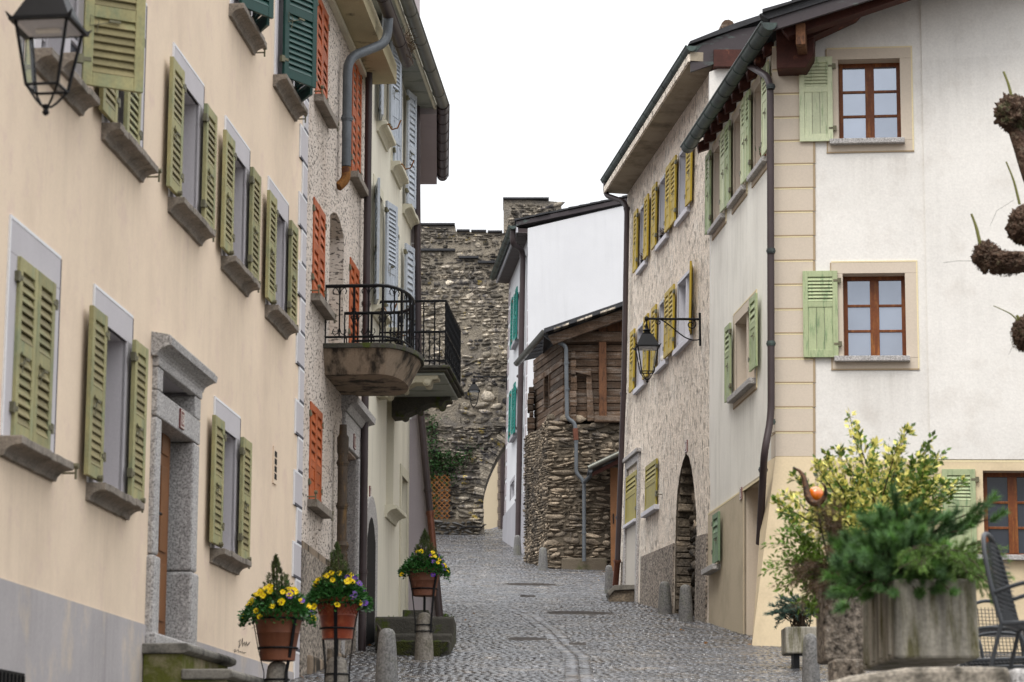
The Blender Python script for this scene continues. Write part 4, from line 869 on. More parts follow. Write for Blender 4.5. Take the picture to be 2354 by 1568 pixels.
m=MB()   # dark core so nothing shows through the openings
cz0,cz1=R1.o.z-6,R1.o.z+7
pa_=R1.P(.4,0,-.5); pb_=R1.P(eR-.2,0,-.5)
m.add([Vector((x,y,z)) for z in (cz0,cz1+.0) for x,y in ((R1.o.x+.75,R1.o.y+.65),(RF.P(frA,0,0).x,R1.o.y+.65),(RF.P(frA,0,0).x,pb_.y),(pb_.x+.15,pb_.y))],[(0,1,2,3),(4,5,6,7),(0,1,5,4),(1,2,6,5),(2,3,7,6),(3,0,4,7)]); m.build('house_body',darkin,HR)
for q in U:
    a0,a1,b0,b1=q; window(R1,HR,a0,a1,b0,b1,wood,d=-.28); surround(R1,HR,a0,a1,b0,b1,.15,beige,lines=(beigel,beiged),bottom=True); sill(R1,HR,a0-.14,a1+.14,b0-.003,granite,'flat',.10,.08)
    shutter(R1,HR,a0-.45,a0-.01,b0+.02,b1+.05,.05,paleg,'toplouver',hs=-1,pitch=.075); shutter(R1,HR,a1+.02,a1+.46,b0+.0,b1+.05,.05,sage,'toplouver',pitch=.075)
a0,a1,b0,b1=lw; window(R1,HR,a0,a1,b0,b1,beige,d=-.28,gl=glassd); surround(R1,HR,a0,a1,b0,b1,.16,beige,lines=(beigel,beiged),bottom=True); sill(R1,HR,a0-.14,a1+.14,b0-.003,granite,'flat',.12,.09)
m=MB(); m.box(R1,(a0+a1)/2-.05,(a0+a1)/2+.05,b0,b1,-.27,-.03); m.build('mullion',beige,HR)
shutter(R1,HR,a0-.53,a0-.01,b0+.1,b1+.05,.06,sage,'toplouver',hs=-1,pitch=.09); shutter(R1,HR,a1+.05,a1+.5,b0-.02,b1+.03,.06,sage,'toplouver',pitch=.09)
a0,a1,b0,b1=gw; window(R1,HR,a0,a1,b0,b1,beige,d=-.28,gl=glassd,cols=1); sill(R1,HR,a0-.3,a1+.25,b0-.003,granite,'flat',.16,.09)
shutter(R1,HR,a0-.55,a0-.01,b0+.02,b1+.03,.07,midg,'toplouver',hs=-1,pitch=.09)
m=MB(); m.box(R1,dw[0],dw[1],-4,dw[3],-.36,-.30); m.build('door',ybase,HR)
bR=R1.b(1680,1150); m=MB()
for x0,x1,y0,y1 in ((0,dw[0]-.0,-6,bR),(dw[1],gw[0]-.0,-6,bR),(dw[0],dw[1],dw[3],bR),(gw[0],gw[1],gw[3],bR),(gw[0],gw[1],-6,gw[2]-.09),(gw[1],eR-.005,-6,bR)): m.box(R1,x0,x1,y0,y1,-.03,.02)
m.box(R1,.0,eR-.005,bR,bR+.03,-.03,.022,1); m.build('base_band',[M('shaded_base_plaster',(.50,.42,.30),.85,.06,.8,.04,30,.12,30,streak=.1,col2=(.36,.30,.21),c2s=1.2,c2lo=.5,c2hi=.8),beigel],HR)  # darker copy of the front base plaster, side wall's shade put into the colour
plate(R1.sub(0,0,.021),HR,R1.a(1706.6,1135),R1.b(1706.6,1135),'6',w=.17,h=.19,sgn=-1)
# front windows
for i,(q,py0,shx) in enumerate(((f1,None,(1835.5,1914.7,132,324)),(f2,None,(1844,1927,623,821)),(f3,None,(2163.8,2246,1078,1280)))):
    a0,a1,b0,b1=q; window(RF,HR,a0,a1,b0,b1,wood,d=-.26,gl=glass if i<2 else glassd)
    if i<2: surround(RF,HR,a0,a1,b0,b1,.16,beige,lines=(beigel,beiged),bottom=True)
    sill(RF,HR,min(a0,a1)-.05,max(a0,a1)+.13,b0+.01,granite,'flat',.12,.075)
    A=RF.uv(shx[0],shx[2],.06); B=RF.uv(shx[1],shx[3],.06); S_=shutter(RF,HR,min(A[0],B[0]),max(A[0],B[0]),B[1],A[1],.03,sage if i else paleg,'toplouver',hs=1 if B[0]<A[0] else -1,pitch=.05,latch=False,label=('upper','middle','ground floor')[i]+' sage shutter leaf folded against the front wall')
# curtains in the ground floor window
m=MB(); m.box(RF,f3[0]+.07,f3[1]-.07,f3[2]+.08,f3[3]-.08,-.275,-.262); m.build('curtain',M('blue_curtain',(.05,.06,.09),.8,.5,3,.1,40,.1,streak=.5),HR)
# quoins: painted bossed blocks
js=[162,217,271,325,378.7,433.8,488,544,600.3,655.4,711.7,767.4,824.5,881,937,994,1051.8]; js=[107]+js
for k in range(len(js)-1):
    b1=RF.b(1800,js[k]+1.2); b0=RF.b(1800,js[k+1]-1.2); aq=RF.a(1868,js[k]); m=MB()
    m.box(RF,0.0,aq,b0+.012,b1-.012,-.02,.016,0); m.box(RF,0,aq,b1-.012,b1+.006,-.02,.018,1); m.box(RF,0,aq,b0-.006,b0+.012,-.02,.0185,2); m.box(RF,aq,aq+.035*sg,b0,b1,-.02,.019,2)
    m.box(R1,-.016,.30,b0+.012,b1-.012,-.02,.016,0); m.box(R1,-.016,.30,b1-.012,b1+.006,-.02,.0185,2); m.build('quoin',[beige,beigel,beiged],HR)
# flared foot
m=MB(); z0=RF.b(1785,1050); h=RF.b(1735,1482)-.35
cor=[RF.P(0,z0,.02), at(1728,1482,33.75), at(1728,1482,33.75)-Zv*3]
fr0=[RF.P(frA,z0,.02),RF.P(frA,h,.12),RF.P(frA,h-3,.12)]
fc=[RF.P(RF.a(1872,1052),z0,.02),at(1880,1490,33.6),at(1880,1490,33.6)-Zv*3]
sd_=[R1.P(R1.a(1762,1060),z0,.03),R1.P(dw[0]-.02,R1.b(1735,1475),.05),R1.P(dw[0]-.02,R1.b(1735,1475)-3,.05)]
m.add(cor+fc+sd_,[(0,3,4,1),(1,4,5,2),(6,0,1,7),(7,1,2,8)]); m.build('flared_foot',ybase,HR)
m=MB(); 
for x0,x1,y0,y1 in ((RF.a(1872,1100),f3[1],-6,0),(f3[0],frA,-6,0)): m.box(RF,x0,x1,-6,RF.b(2300,1063),-.03,.02)
m.box(RF,f3[0],f3[1],f3[3],RF.b(2300,1063),-.03,.02); m.box(RF,f3[0],f3[1],-6,f3[2],-.03,.02); m.box(RF,RF.a(1872,1100),frA,RF.b(2300,1063),RF.b(2300,1063)+.035,-.03,.022,1); m.build('front_base_band',[ybase,beigel],HR)
m=MB(); x=RF.a(2126,500); m.box(RF,x,frA,RF.b(2300,1063)+.04,rk(x)-.02,-.02,.03); m.build('newer_plaster',rwhite,HR)
stains(rwhite,RF,[(q[0]-.1,q[1]+.1,q[2]-.26,.9,.22) for q in (f1,f2)]+[(frA,0,rk(-2)-.9,1.4,.12)])
stains(rgrey,R1,[(q[0]-.1,q[1]+.1,q[2]-.25,1.0,.28) for q in U+[lw]])
# roof: slate slabs, copper verge, rafters, side eave and gutter
eo=R1.bd(1765,48,0); ovh=eo[1]
gR0=R1.bd(1765,58,-1.1); gE=R1.bd(1577,345,eR); eb=(R1.bd(1745,85,-1.0))
ga=R1.bd(1768,52,-1.05); gb=R1.bd(1580,338,eR+.2); gd=(ga[1]+gb[1])/2; gz=(ga[0]+gb[0])/2
print('R eave',ga,gb,eR)
gutter(HR,R1.P(-1.05,ga[0],ga[1]),R1.P(eR+.2,gb[0],gb[1]),.115,copperg,nring=11,outn=R1.n)
nr=10
for k in range(nr):
    a=.15+(eR-.1)*k/(nr-1); t=k/(nr-1); zz_=ga[0]*(1-t)+gb[0]*t; dd=ga[1]*(1-t)+gb[1]*t
    m=MB(); m.extr(R1,[(zz_+.02,dd-.14),(zz_-.14,dd-.16),(zz_-.02,-.1),(zz_+.22,-.1)],a-.07,a+.07); m.build('rafter',beam,HR,bevel=.008)
m=MB(); 
for t0,t1 in ((0,1),):
    z0,z1=ga[0],gb[0]; d0,d1=ga[1],gb[1]
    m.add([R1.P(-1.0,z0+.05,d0-.1),R1.P(eR+.1,z1+.05,d1-.1),R1.P(eR+.1,z1+.5,-.4),R1.P(-1.0,z0+.5,-.4)],[(0,1,2,3)])
m.build('eave_boarding',beam,HR)
# verge over the front
P0=RF.P(0,0,0); va_=-0.55*sg
e0=at(1769,70,33.0); 
vd=1.0
def rz(a): return edge+.1+slope*abs(a) if True else 0
m=MB(); xL=RF.a(1769,60,vd); bT=RF.b(1769,36,vd); bB=RF.b(1769,72,vd); xR=RF.a(2000,0,vd); 
sl2=(RF.b(1995,1,vd)-RF.b(1769,72,vd))/abs(RF.a(1995,1,vd)-RF.a(1769,72,vd)); X1=apexA
L_=abs(X1-xL)
m.prism(RF,[(xL,bB),(X1,bB+sl2*L_),(X1,bB+sl2*L_+(bT-bB)),(xL,bT)],vd-.06,vd); m.build('verge_fascia',fascia,HR)
bt_=bB+.02; th=.16
m=MB(); m.prism(RF,[RF.uv(x,y,.75) for x,y in ((1795,66),(2400,-127),(2400,-113),(1851,72),(1812,86))],.55,.78); m.build('verge_rafter',beam,HR)
m=MB(); m.prism(RF,[RF.uv(x,y,.45) for x,y in ((1850,62),(1985,18),(1966,40),(1854,92))],.2,.48); m.build('wall_plate_beam',beam,HR)
A=RF.uv(1817,170,.5); B_=RF.uv(1858,105,.5)
m=MB(); x0=RF.a(1822,150,.6); x1=RF.a(1868,150,.6); z0=RF.b(1840,152,.5); z1=RF.b(1840,60,.5)
m.prism(RF,[(x0-.25*sg,z1+.25),(x1+.03*sg,z1+.25),(x1,z0+.2),(x1-.12*sg,z0),(x0-.25*sg,z0)],.02,.42); m.build('eave_bracket',beam,HR,bevel=.01)
m=MB(); m.box(RF,RF.a(1829,90,.85),RF.a(1851,90,.85),RF.b(1840,105,.85),RF.b(1840,55,.85),.3,.9); m.build('purlin_end',timberr,HR,bevel=.01)
m=MB(); m.prism(RF,[(xL+.02,bT-.06),(X1,bB+sl2*L_+(bT-bB)-.06),(X1+L_*sg*.9,bB),(X1+L_*sg*.9,bB+.1),(X1,bB+sl2*L_+(bT-bB)+.06),(xL-.15*sg,bT+.02)],-9,vd+.03); m.build('roof',slate,HR)
for k in range(16):   # slate edges seen along the verge
    a=xL-.1*sg+.42*k*sg; z=bT+.02+sl2*.42*k; m=MB(); m.prism(RF,[(a,z),(a+.5*sg,z+.5*sl2),(a+.5*sg,z+.5*sl2+.035),(a,z+.05)],vd-.5,vd+.08+random.uniform(-.02,.03)); m.build('roof_slate',slate,HR)
# downpipe on the corner
xs=lambda px,py,d=.12:R1.P(*( *R1.uv(px,py,d),d))
bdp=R1.bd(1712,130,.1)
q0=R1.P(-.15,R1.bd(1716,110,-.15)[0],R1.bd(1716,110,-.15)[1])
downpipe(HR,[xs(1716,112,ga[1]*.9),xs(1720,150,ga[1]*.8),xs(1770,180),xs(1772,960),xs(1756,1040,.25),xs(1753,1100,.2),xs(1745,1250,.15)],.053,brownp,[(xs(1771,200),Zv),(xs(1771.5,577),Zv),(xs(1771.5,790),Zv),(xs(1771.5,970),Zv),(xs(1753.5,1080,.2),Zv)],.28,cmat=copperg)
# ================================================================ RIGHT: ribbed roughcast house, mustard shutters
HP=empty('mustard_shutter_house',PB.P(0.05,-3,0),'ribbed roughcast house with mustard yellow shutters and a pointed stone doorway','house')
eP=PB.a(1430,1000); tP=PB.b(1620,170); tP=(PB.b(1632,175)+PB.b(1455,420))/2
su=(PB.b(1591,468)+PB.b(1512,567)+PB.b(1469.5,621))/3; sl_=(PB.b(1596,771)+PB.b(1512,845)+PB.b(1460,896))/3
UPW=[]
for x0,x1 in ((1584,1560),(1537,1516),(1489,1473)): UPW.append((PB.a(x0,480),PB.a(x1,520),su,su+1.22))
LWW=[]
for x0,x1 in ((1590,1556),(1535,1515),(1487,1466)): LWW.append((PB.a(x0,760),PB.a(x1,800),sl_,sl_+1.2))
# pointed doorway outline
dpx=[(1602,1420),(1601.5,1254),(1600,1180),(1595,1120),(1589,1075),(1583,1050),(1576,1042),(1569,1060),(1561,1095),(1556,1135),(1553,1190),(1551.5,1254),(1551,1420)]
dp_=[PB.uv(x,y) for x,y in dpx]; dp_=[(a,b if y<1400 else -5) for (a,b),(x,y) in zip(dp_,dpx)]
g1w=(PB.a(1466,1150),PB.a(1440,1150),PB.b(1450,1210),PB.b(1450,1085))
facade(PB,[(0.02,-6),(eP,-6),(eP,tP),(0.02,tP)],[rect(*q) for q in UPW+LWW]+[dp_],.32,'front_wall',pebble,HP,greyw,special=(6,mortard))
body(PB,HP,pebble,.02,eP,-6,tP+.25,8,front=-.8,rise=2.5)
for i,q in enumerate(UPW+LWW):
    a0,a1,b0,b1=q; window(PB,HP,a0,a1,b0,b1,greyw,d=-.30,gl=glassd); sill(PB,HP,a0-.1,a1+.12,b0-.003,greyw,'flat',.07,.1)
    sw_=min(.46,(a1-a0)*.52); surround(PB,HP,a0,a1,b0,b1,.06,greyw,d=.008)
    if i==3: shutter(PB.sub(a0-.02,0,.04,math.radians(180+ -14)),HP,0,sw_,b0,b1+.03,0,yellow,'toplouver2',label='mustard shutter leaf swung out from the wall')
    else: shutter(PB,HP,a0-sw_-.02,a0-.02,b0+.0,b1+.03,.05,yellow,'toplouver2',hs=-1,pitch=.09)
    shutter(PB,HP,a1+.03,a1+sw_+.03,b0-.0,b1+.03,.05,yellow,'toplouver2',pitch=.09)
    if i==3:
        m=MB(); m.box(PB,(a0+a1)/2-.03,(a0+a1)/2+.05,b0,b1,-.29,-.02); m.build('mullion',greyw,HP)
# ground floor shutters
def closed(x0,y0,x1,y1,style):
    A=PB.uv(x0,y0,.02);B=PB.uv(x1,y1,.02); a0,a1=min(A[0],B[0]),max(A[0],B[0]); b1=PB.b((x0+x1)/2,y0); b0=PB.b((x0+x1)/2,y1)
    shutter(PB,HP,a0,a1,b0,b1,.02,yellowo,style,hs=1,pitch=.085,latch=False); return a0,a1,b0,b1
a0,a1,b0,b1=closed(1442,1092,1463.5,1200,'toplouver'); 
m=MB(); x0=a0-.18;x1=a1+.16; m.box(PB,x0,x0+.14,-5,b1+.32,-.02,.05); m.box(PB,x1-.14,x1,-5,b1+.32,-.02,.05); m.box(PB,x0+.142,x1-.142,b1+.16,b1+.32,-.02,.05); m.box(PB,x0-.05,x1+.05,b1+.322,b1+.40,-.02,.10); m.build('door_surround',granite,HP,bevel=.01)
m=MB(); m.box(PB,x0+.142,x1-.142,-5,b0-.08,-.02,.012); m.build('door_panel',M('grey_beige_panel',(.50,.46,.40),.8,.06),HP); sill(PB,HP,a0-.02,a1+.05,b0-.01,greyw,'flat',.09,.06)
a0,a1,b0,b1=closed(1487,1066,1510,1170,'toplouver'); sill(PB,HP,a0-.12,a1+.15,b0-.005,greyw,'flat',.1,.09); holdback(PB,HP,a0-.35,b0+.15)
# rough plinth
pl=[PB.uv(1628,1226),PB.uv(1602.5,1233)]; pl2=[PB.uv(1550.5,1249),PB.uv(1475.5,1280)]; pl3=[PB.uv(1436,1290),PB.uv(1430.5,1292)]
m=MB(); 
for p in (pl,pl2,pl3): m.prism(PB,[(p[0][0]+.02 if p is pl else p[0][0],-6),(p[0][0]+.02 if p is pl else p[0][0],p[0][1]),p[1],(p[1][0],-6)],-.02,.03)
m.build('plinth',agg,HP)
# stones lining the doorway and the dark blocked niche
inr=[PB.uv(x,y) for x,y in ((1594,1420),(1594,1254),(1592,1200),(1588,1150),(1582,1110),(1577,1091),(1572,1105),(1567,1140),(1564,1190),(1562.5,1254),(1562.5,1420))]
m=MB(); m.prism(PB,dp_,-.80,-.72); m.build('door_leaf',darkin,HP)
ip=inpoly(inr); op=inpoly(dp_)
m=MB(); m.prism(PB,dp_,-.36,-.30); m.build('doorway_mortar',mortard,HP)
F_=PB.sub(0,0,-.28); amin=min(a for a,b in dp_); amax=max(a for a,b in dp_); bmax=max(b for a,b in dp_)
rubble(F_,HP,lambda x,y: op(x,y),amin,amax,-1.8,bmax,stoned,.13,.42,.05,single=45,tmean=.5)  # stones tinted dark so the recess's shade is painted into them
far_=[q for q in dp_ if q[0]>sum(a for a,b in dp_)/len(dp_)]; far_.sort(key=lambda q:q[1]); near_=[q for q in dp_ if q not in far_]; near_.sort(key=lambda q:q[1])
for side,sn_ in ((far_,1),(near_,-1)):
    bb=-1.6
    while bb<bmax-.12:
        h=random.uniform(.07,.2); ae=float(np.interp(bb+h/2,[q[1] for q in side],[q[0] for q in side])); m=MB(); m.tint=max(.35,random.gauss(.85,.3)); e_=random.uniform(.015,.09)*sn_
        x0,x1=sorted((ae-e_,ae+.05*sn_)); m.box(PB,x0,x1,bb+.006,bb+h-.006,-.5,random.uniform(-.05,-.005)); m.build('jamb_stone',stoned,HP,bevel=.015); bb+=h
plate(PB,HP,PB.a(1577.7,1026.5),PB.b(1577.7,1026.5),'8',w=.2,h=.21,sgn=-1)
stains(pebble,PB,[(q[0]-.1,q[1]+.1,q[2]-.1,1.1,.35) for q in UPW+LWW]+[(a0-.1,a1+.1,b0-.09,1.0,.5)])
# eaves
o0=PB.bd(1585,163,-.02); o1=PB.bd(1424,446,eP); oo=(o0[1]+o1[1])/2; print('P eave',o0,o1,tP)
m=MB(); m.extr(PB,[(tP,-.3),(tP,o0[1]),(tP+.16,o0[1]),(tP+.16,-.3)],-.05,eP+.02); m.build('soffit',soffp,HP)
m=MB(); m.extr(PB,[(tP-.02,o0[1]),(tP-.02,o0[1]+.04),(tP+.11,o0[1]+.04),(tP+.11,o0[1])],-.05,eP+.02); m.build('soffit_edge',pebble,HP)
g0=PB.bd(1576,107,-.05); g1_=PB.bd(1402,412,eP)
gutter(HP,PB.P(-.1,g0[0],(g0[1]+g1_[1])/2),PB.P(eP+.1,g1_[0],(g0[1]+g1_[1])/2),.095,copperg,nring=10,outn=PB.n)
m=MB(); m.extr(PB,[(tP+.16,o0[1]-.1),(tP+.16,o0[1]+.02),(g0[0]+.02,(g0[1]+g1_[1])/2-.10),(g0[0]+.06,(g0[1]+g1_[1])/2-.2)],-.05,eP+.02); m.build('eaves_fascia',copperg,HP)
EF=Wall(PB.P(-.06,0,0),u=EX); vz=[EF.uv(x,y) for x,y in ((1585,110),(1587,166),(1700,128),(1760,105),(1760,58),(1690,70))]
m=MB(); m.prism(EF,vz,-.05,.02); m.build('verge_fascia',fascia,HP)
m=MB(); tpz=[EF.uv(x,y) for x,y in ((1580,106),(1700,66),(1800,30),(1800,20),(1690,56),(1585,98))]; m.prism(EF,tpz,-9,.08); m.build('slate_roof',slate,HP)
m=MB(); p=at(1673,66,PB.P(.6,0,0).y); m.tube([p+Vector((.0,0,.05)),p+Vector((-.15,1.6,.0))],.12,10); m.build('roof_log',timber,HP)
A=at(1640,195,PB.o.y+.0)
m=MB(); bb=EF.uv(1673,155); m.box(EF,bb[0]-.25,bb[0]+.25,bb[1]-.02,bb[1]+.28,-.6,.12); m.build('purlin_end',beam,HP)
m=MB(); gab=[EF.uv(x,y) for x,y in ((1630,165),(1720,130),(1800,105),(1800,700),(1634,700))]; m.prism(EF,gab,-.2,-.02); m.build('gable_wall',rwhite,HP)
pe=lambda px,py,d=.12:PB.P(*( *PB.uv(px,py,d),d))
gm=(g0[1]+g1_[1])/2
downpipe(HP,[PB.P(eP,g1_[0]-.05,gm),PB.P(eP,g1_[0]-.35,gm),pe(1441,466),pe(1434,870),pe(1419,1290)],.055,brownp,[(pe(1440.5,480),Zv),(pe(1432,905),Zv),(pe(1421.5,1190),Zv)],.25); downpipe(HP,[pe(1419,1288),pe(1414,1345)],.062,copper,[(pe(1418.6,1290),Zv)],.1)
for q in range(3):
    pass
# ================================================================ FAR WHITE HOUSE with teal shutters
HW=empty('bright_white_house',WH.P(.2,-9,0),'bright white plastered house with teal shutters beside the stone gate','house')
eW=WH.a(1165,900); tW=(WH.b(1214,540)+WH.b(1176,640))/2
ws=[(1189.5,1172,(WH.b(1192.6,778)),1.75),(1189.5,1172,WH.b(1189.5,992.5),1.6)]; hl=[]
tw=[]
for b0,hh in ((WH.b(1192.6,777.8),1.5),(WH.b(1189.5,992.5),1.45)):
    a0=WH.a(1190,850); a1=a0+1.0; tw.append((a0,a1,b0,b0+hh)); hl.append(rect(a0,a1,b0,b0+hh))
cb0=(WH.a(1181.8,1126),WH.a(1173,1126),WH.b(1175,1148)+.0,WH.b(1181,1104)); hl.append(rect(*cb0))
facade(WH,[(0,-12),(eW,-12),(eW,tW),(0,tW)],hl,.3,'street_wall',wwhite,HW,greyw)
for a0,a1,b0,b1 in tw:
    window(WH,HW,a0,a1,b0,b1,wwhite,d=-.25,gl=glassd); sill(WH,HW,a0-.1,a1+.1,b0-.003,wgreyd,'flat',.14,.12)
    shutter(WH,HW,a0-.55,a0-.02,b0-.05,b1+.05,.10,teal,'louver',hs=-1,pitch=.1,latch=False); shutter(WH,HW,a1+.02,a1+.5,b0-.05,b1+.05,.10,teal,'louver',pitch=.1,latch=False); shutter(WH.sub(a0+.02,0,.03,math.radians(9)),HW,0,.48,b0,b1,0,teal,'louver',latch=False)
m=MB(); m.box(WH,cb0[0],cb0[1],cb0[2],cb0[3],-.28,-.25); m.build('cellar_window',darkin,HW); surround(WH,HW,*cb0,.12,wgreyd)
dz=[WH.uv(1200,1140),WH.uv(1166,1178)]
m=MB(); m.prism(WH,[(0.0,-12),(0.0,dz[0][1]),(eW,dz[1][1]),(eW,-12)],-.02,.05); m.build('base_band',wgreyd,HW)
# gable wall facing down the lane
gz=[WF.uv(1213.5,540),WF.uv(1213.5,515),WF.uv(1440,468)]; xe=WF.a(1640,500)
apx=(WF.a(1560,443),WF.b(1560,443))
m=MB(); m.prism(WF,[(0,-12),(0,gz[0][1]+.2),(apx[0],apx[1]),(apx[0]+6,gz[0][1]+.2),(apx[0]+6,-12)],-.3,0); m.build('gable_wall',wwhite,HW)
m=MB(); m.box(WF,.35,apx[0]+5.5,-12,gz[0][1]-.2,-7,-.35); m.build('house_body',darkin,HW)
oW0=WH.bd(1187.5,538.5,0); 
m=MB(); m.extr(WH,[(tW,-.3),(tW,oW0[1]),(tW+.12,oW0[1]),(tW+.12,-.3)],.03,eW); m.build('soffit_core',brownp,HW)
for k in range(14):
    x0=eW*k/14; m=MB(); m.box(WH,x0+.012,x0+eW/14-.012,tW-.02,tW-.001,0.005,oW0[1]); m.build('soffit_board',M('brown_soffit_board',(.105,.09,.088),.7,.1) if k==0 else bpy.data.materials['brown_soffit_board'],HW)
gw0=WH.bd(1180,520,-.05); gw1=WH.bd(1141,640,eW)
gutter(HW,WH.P(-.1,gw0[0],gw0[1]+.03),WH.P(eW,gw0[0],gw0[1]+.03),.105,copperg,nring=9,outn=WH.n)
m=MB(); m.extr(WH,[(tW+.12,oW0[1]-.03),(tW-.02,oW0[1]-.03),(tW-.02,oW0[1]+.03),(gw0[0],oW0[1]+.03)],-.02,eW); m.build('eaves_board',greyw,HW)
m=MB(); s0=WF.uv(1186,518); s1=WF.uv(1445,463); m.prism(WF,[(s0[0],s0[1]-.03),(s1[0]+2,s1[1]+(s1[1]-s0[1])/(s1[0]-s0[0])*2-.03),(s1[0]+2,s1[1]+(s1[1]-s0[1])/(s1[0]-s0[0])*2+.10),(s0[0],s0[1]+.10)],-9,.06); m.build('roof',fascia,HW)
sn=(s1[1]-s0[1])/(s1[0]-s0[0])
for k in range(12):
    x=s0[0]-.05+k*.32; z=s0[1]+.12+sn*k*.32; m=MB(); m.prism(WF,[(x,z),(x+.4,z+.4*sn),(x+.4,z+.4*sn+.04),(x,z+.06)],-.6,.1+random.uniform(-.03,.03)); m.build('roof_slate',slate,HW)
b=WF.b(1213,700)-5
for k in range(16):
    y0=560+k*38
    if y0>1120: break
    A=WF.uv(1206,y0); B=WF.uv(1213,y0+33); m=MB(); m.box(WH,0.02,.30,B[1],A[1],-.01,.014,0); m.box(WH,0.02,.32,A[1],A[1]+.04,-.01,.012,1); m.build('quoin',[lav,pline],HW)
    A=WH.uv(1166,y0+90); m=MB(); m.box(WH,eW-.55,eW-.02,A[1]-.4,A[1],-.01,.014,0); m.build('quoin',[lav,pline],HW)
ph=lambda px,py,d=.12:WH.P(*( *WH.uv(px,py,d),d))
downpipe(HW,[WH.P(.15,gw0[0]-.08,gw0[1]),WH.P(.15,gw0[0]-.5,gw0[1]),ph(1202,575),ph(1190,1240)],.085,brownp,[(ph(1201,590),Zv),(ph(1195,865),Zv),(ph(1193,985),Zv),(ph(1191,1150),Zv)],.3)
# ================================================================ STONE GATE
HG=empty('stone_gate_wall',at(1050,1232,79),'old rubble stone town gate wall with a broken archway at the head of the lane','gate')
G=lambda px,py:GW.uv(px,py)
op_px=[(1115,1260),(1115,1231),(1110,1190),(1108.7,1144),(1113,1120),(1120,1098),(1130,1073),(1141,1051),(1153,1031),(1165,1013),(1180,998),(1200,990),(1220,998),(1240,1020),(1255,1050),(1262,1100),(1262,1260)]
opn=[G(x,y) for x,y in op_px]
out_px=[(900,1290),(1115,1262)]
top_px=[(1290,465),(1258,462),(1157,458),(1157,536),(1048,532),(1046,520),(965,517),(880,515)]
outl=[G(880,1290)]+[G(*p) for p in op_px]+[G(1262,1290),G(1300,1290)]+[G(*p) for p in top_px]
m=MB(); m.prism(GW,outl,-1.5,0); m.build('mortar_core',mortar,HG)
oi=inpoly(outl)
lowb=G(1000,945)[1]; 
A_=G(880,1240); B2=G(1300,455)
ring=inpoly([G(x-15-.0,y-8) for x,y in op_px[2:11]]+[G(x,y) for x,y in op_px[2:11]][::-1])
tb_=lambda y:np.interp(y,[G(1000,1000)[1],G(1000,900)[1],G(1000,780)[1],G(1000,680)[1],G(1000,600)[1],G(1000,540)[1]],[.85,.95,1.25,1.1,.75,.62])
n_=rubble(GW,HG,lambda x,y: oi(x,y) and oi(x-.15,y) and oi(x+.15,y) and oi(x,y+.06) and y>lowb+.75 and not(ring(x,y)),A_[0],B2[0],lowb+.7,B2[1],stone,.105,.24,.04,single=190,tmean=tb_,joint=.024,gaps=.46)
rubble(GW.sub(0,0,.02),HG,lambda x,y: oi(x,y) and oi(x+.1,y) and y<=lowb-.5 and not ring(x,y),A_[0],G(1165,0)[0],A_[1],lowb-.5,stone,.10,.36,.05,single=70,tmean=1.0,gaps=.5)
rubble(GW,HG,lambda x,y: oi(x,y) and oi(x+.08,y) and lowb-.5<y<=lowb+.75 and not ring(x,y),A_[0],B2[0],lowb-.5,lowb+.75,stone,.19,.50,.06,single=40,tmean=.8,joint=.035,gaps=.42)
for k in range(34):      # voussoirs of the arch ring
    t=2+8*(k+.5)/34; i=int(t); f=t-i; p=Vector(G(*op_px[i])).lerp(Vector(G(*op_px[i+1])),f); tg=(Vector(G(*op_px[i+1]))-Vector(G(*op_px[i]))).normalized(); nn=Vector((-tg.y,tg.x))
    if nn.x>0: nn=-nn
    hl_=.045; L=random.uniform(.26,.42); q=[p-tg*hl_+nn*-.02,p+tg*hl_+nn*-.02,p+tg*(hl_*1.15)+nn*L,p-tg*(hl_*1.15)+nn*L]
    m=MB(); m.tint=random.gauss(1,.25); m.prism(GW,[(v.x+random.uniform(-.01,.01),v.y+random.uniform(-.01,.01)) for v in q],-.5,.07+random.uniform(-.03,.03)); m.build('arch_stone',stone,HG,bevel=.012)
for (x0,x1,y) in ((880,1046,518.5),(1049,1080,533),(1082,1118,534),(1120,1155,535.5),(1155,1262,459.5)):
    A=G(x0,y); B=G(x1,y); m=MB(); m.prism(GW,[(A[0]+.01,A[1]),(B[0]-.01,B[1]),(B[0]-.01,B[1]+.07),(A[0]+.01,A[1]+.07)],-1.5,.10); m.build('coping_slab',slate,HG,bevel=.01)
for (x0,x1,y) in ((965,1046,575),(1055,1100,592),(1098,1155,603)):
    A=G(x0,y);B=G(x1,y); m=MB(); m.box(GW,A[0],B[0],A[1]-.05,A[1]+.03,-.05,.13); m.build('projecting_slab',slate,HG,bevel=.01)
# low dark stone parapet at its foot
A=G(985,1197); B=G(1086,1232); FW=GW.sub(0,0,.45); a0,a1=FW.a(985,1215) if 0 else A[0],B[0]
m=MB(); m.box(GW,A[0]-.5,B[0],B[1]-.5,A[1],.02,.42); m.build('parapet_core',mortard,HG)
rubble(GW.sub(0,0,.42),HG,lambda x,y:True,A[0]-.5,B[0]-.1,B[1]-.1,A[1]-.02,M('black_slate_stone',(.075,.072,.07),.7,.3,5,.2,35,.6,22,.02,tint=1),.075,.28,.05,single=40)
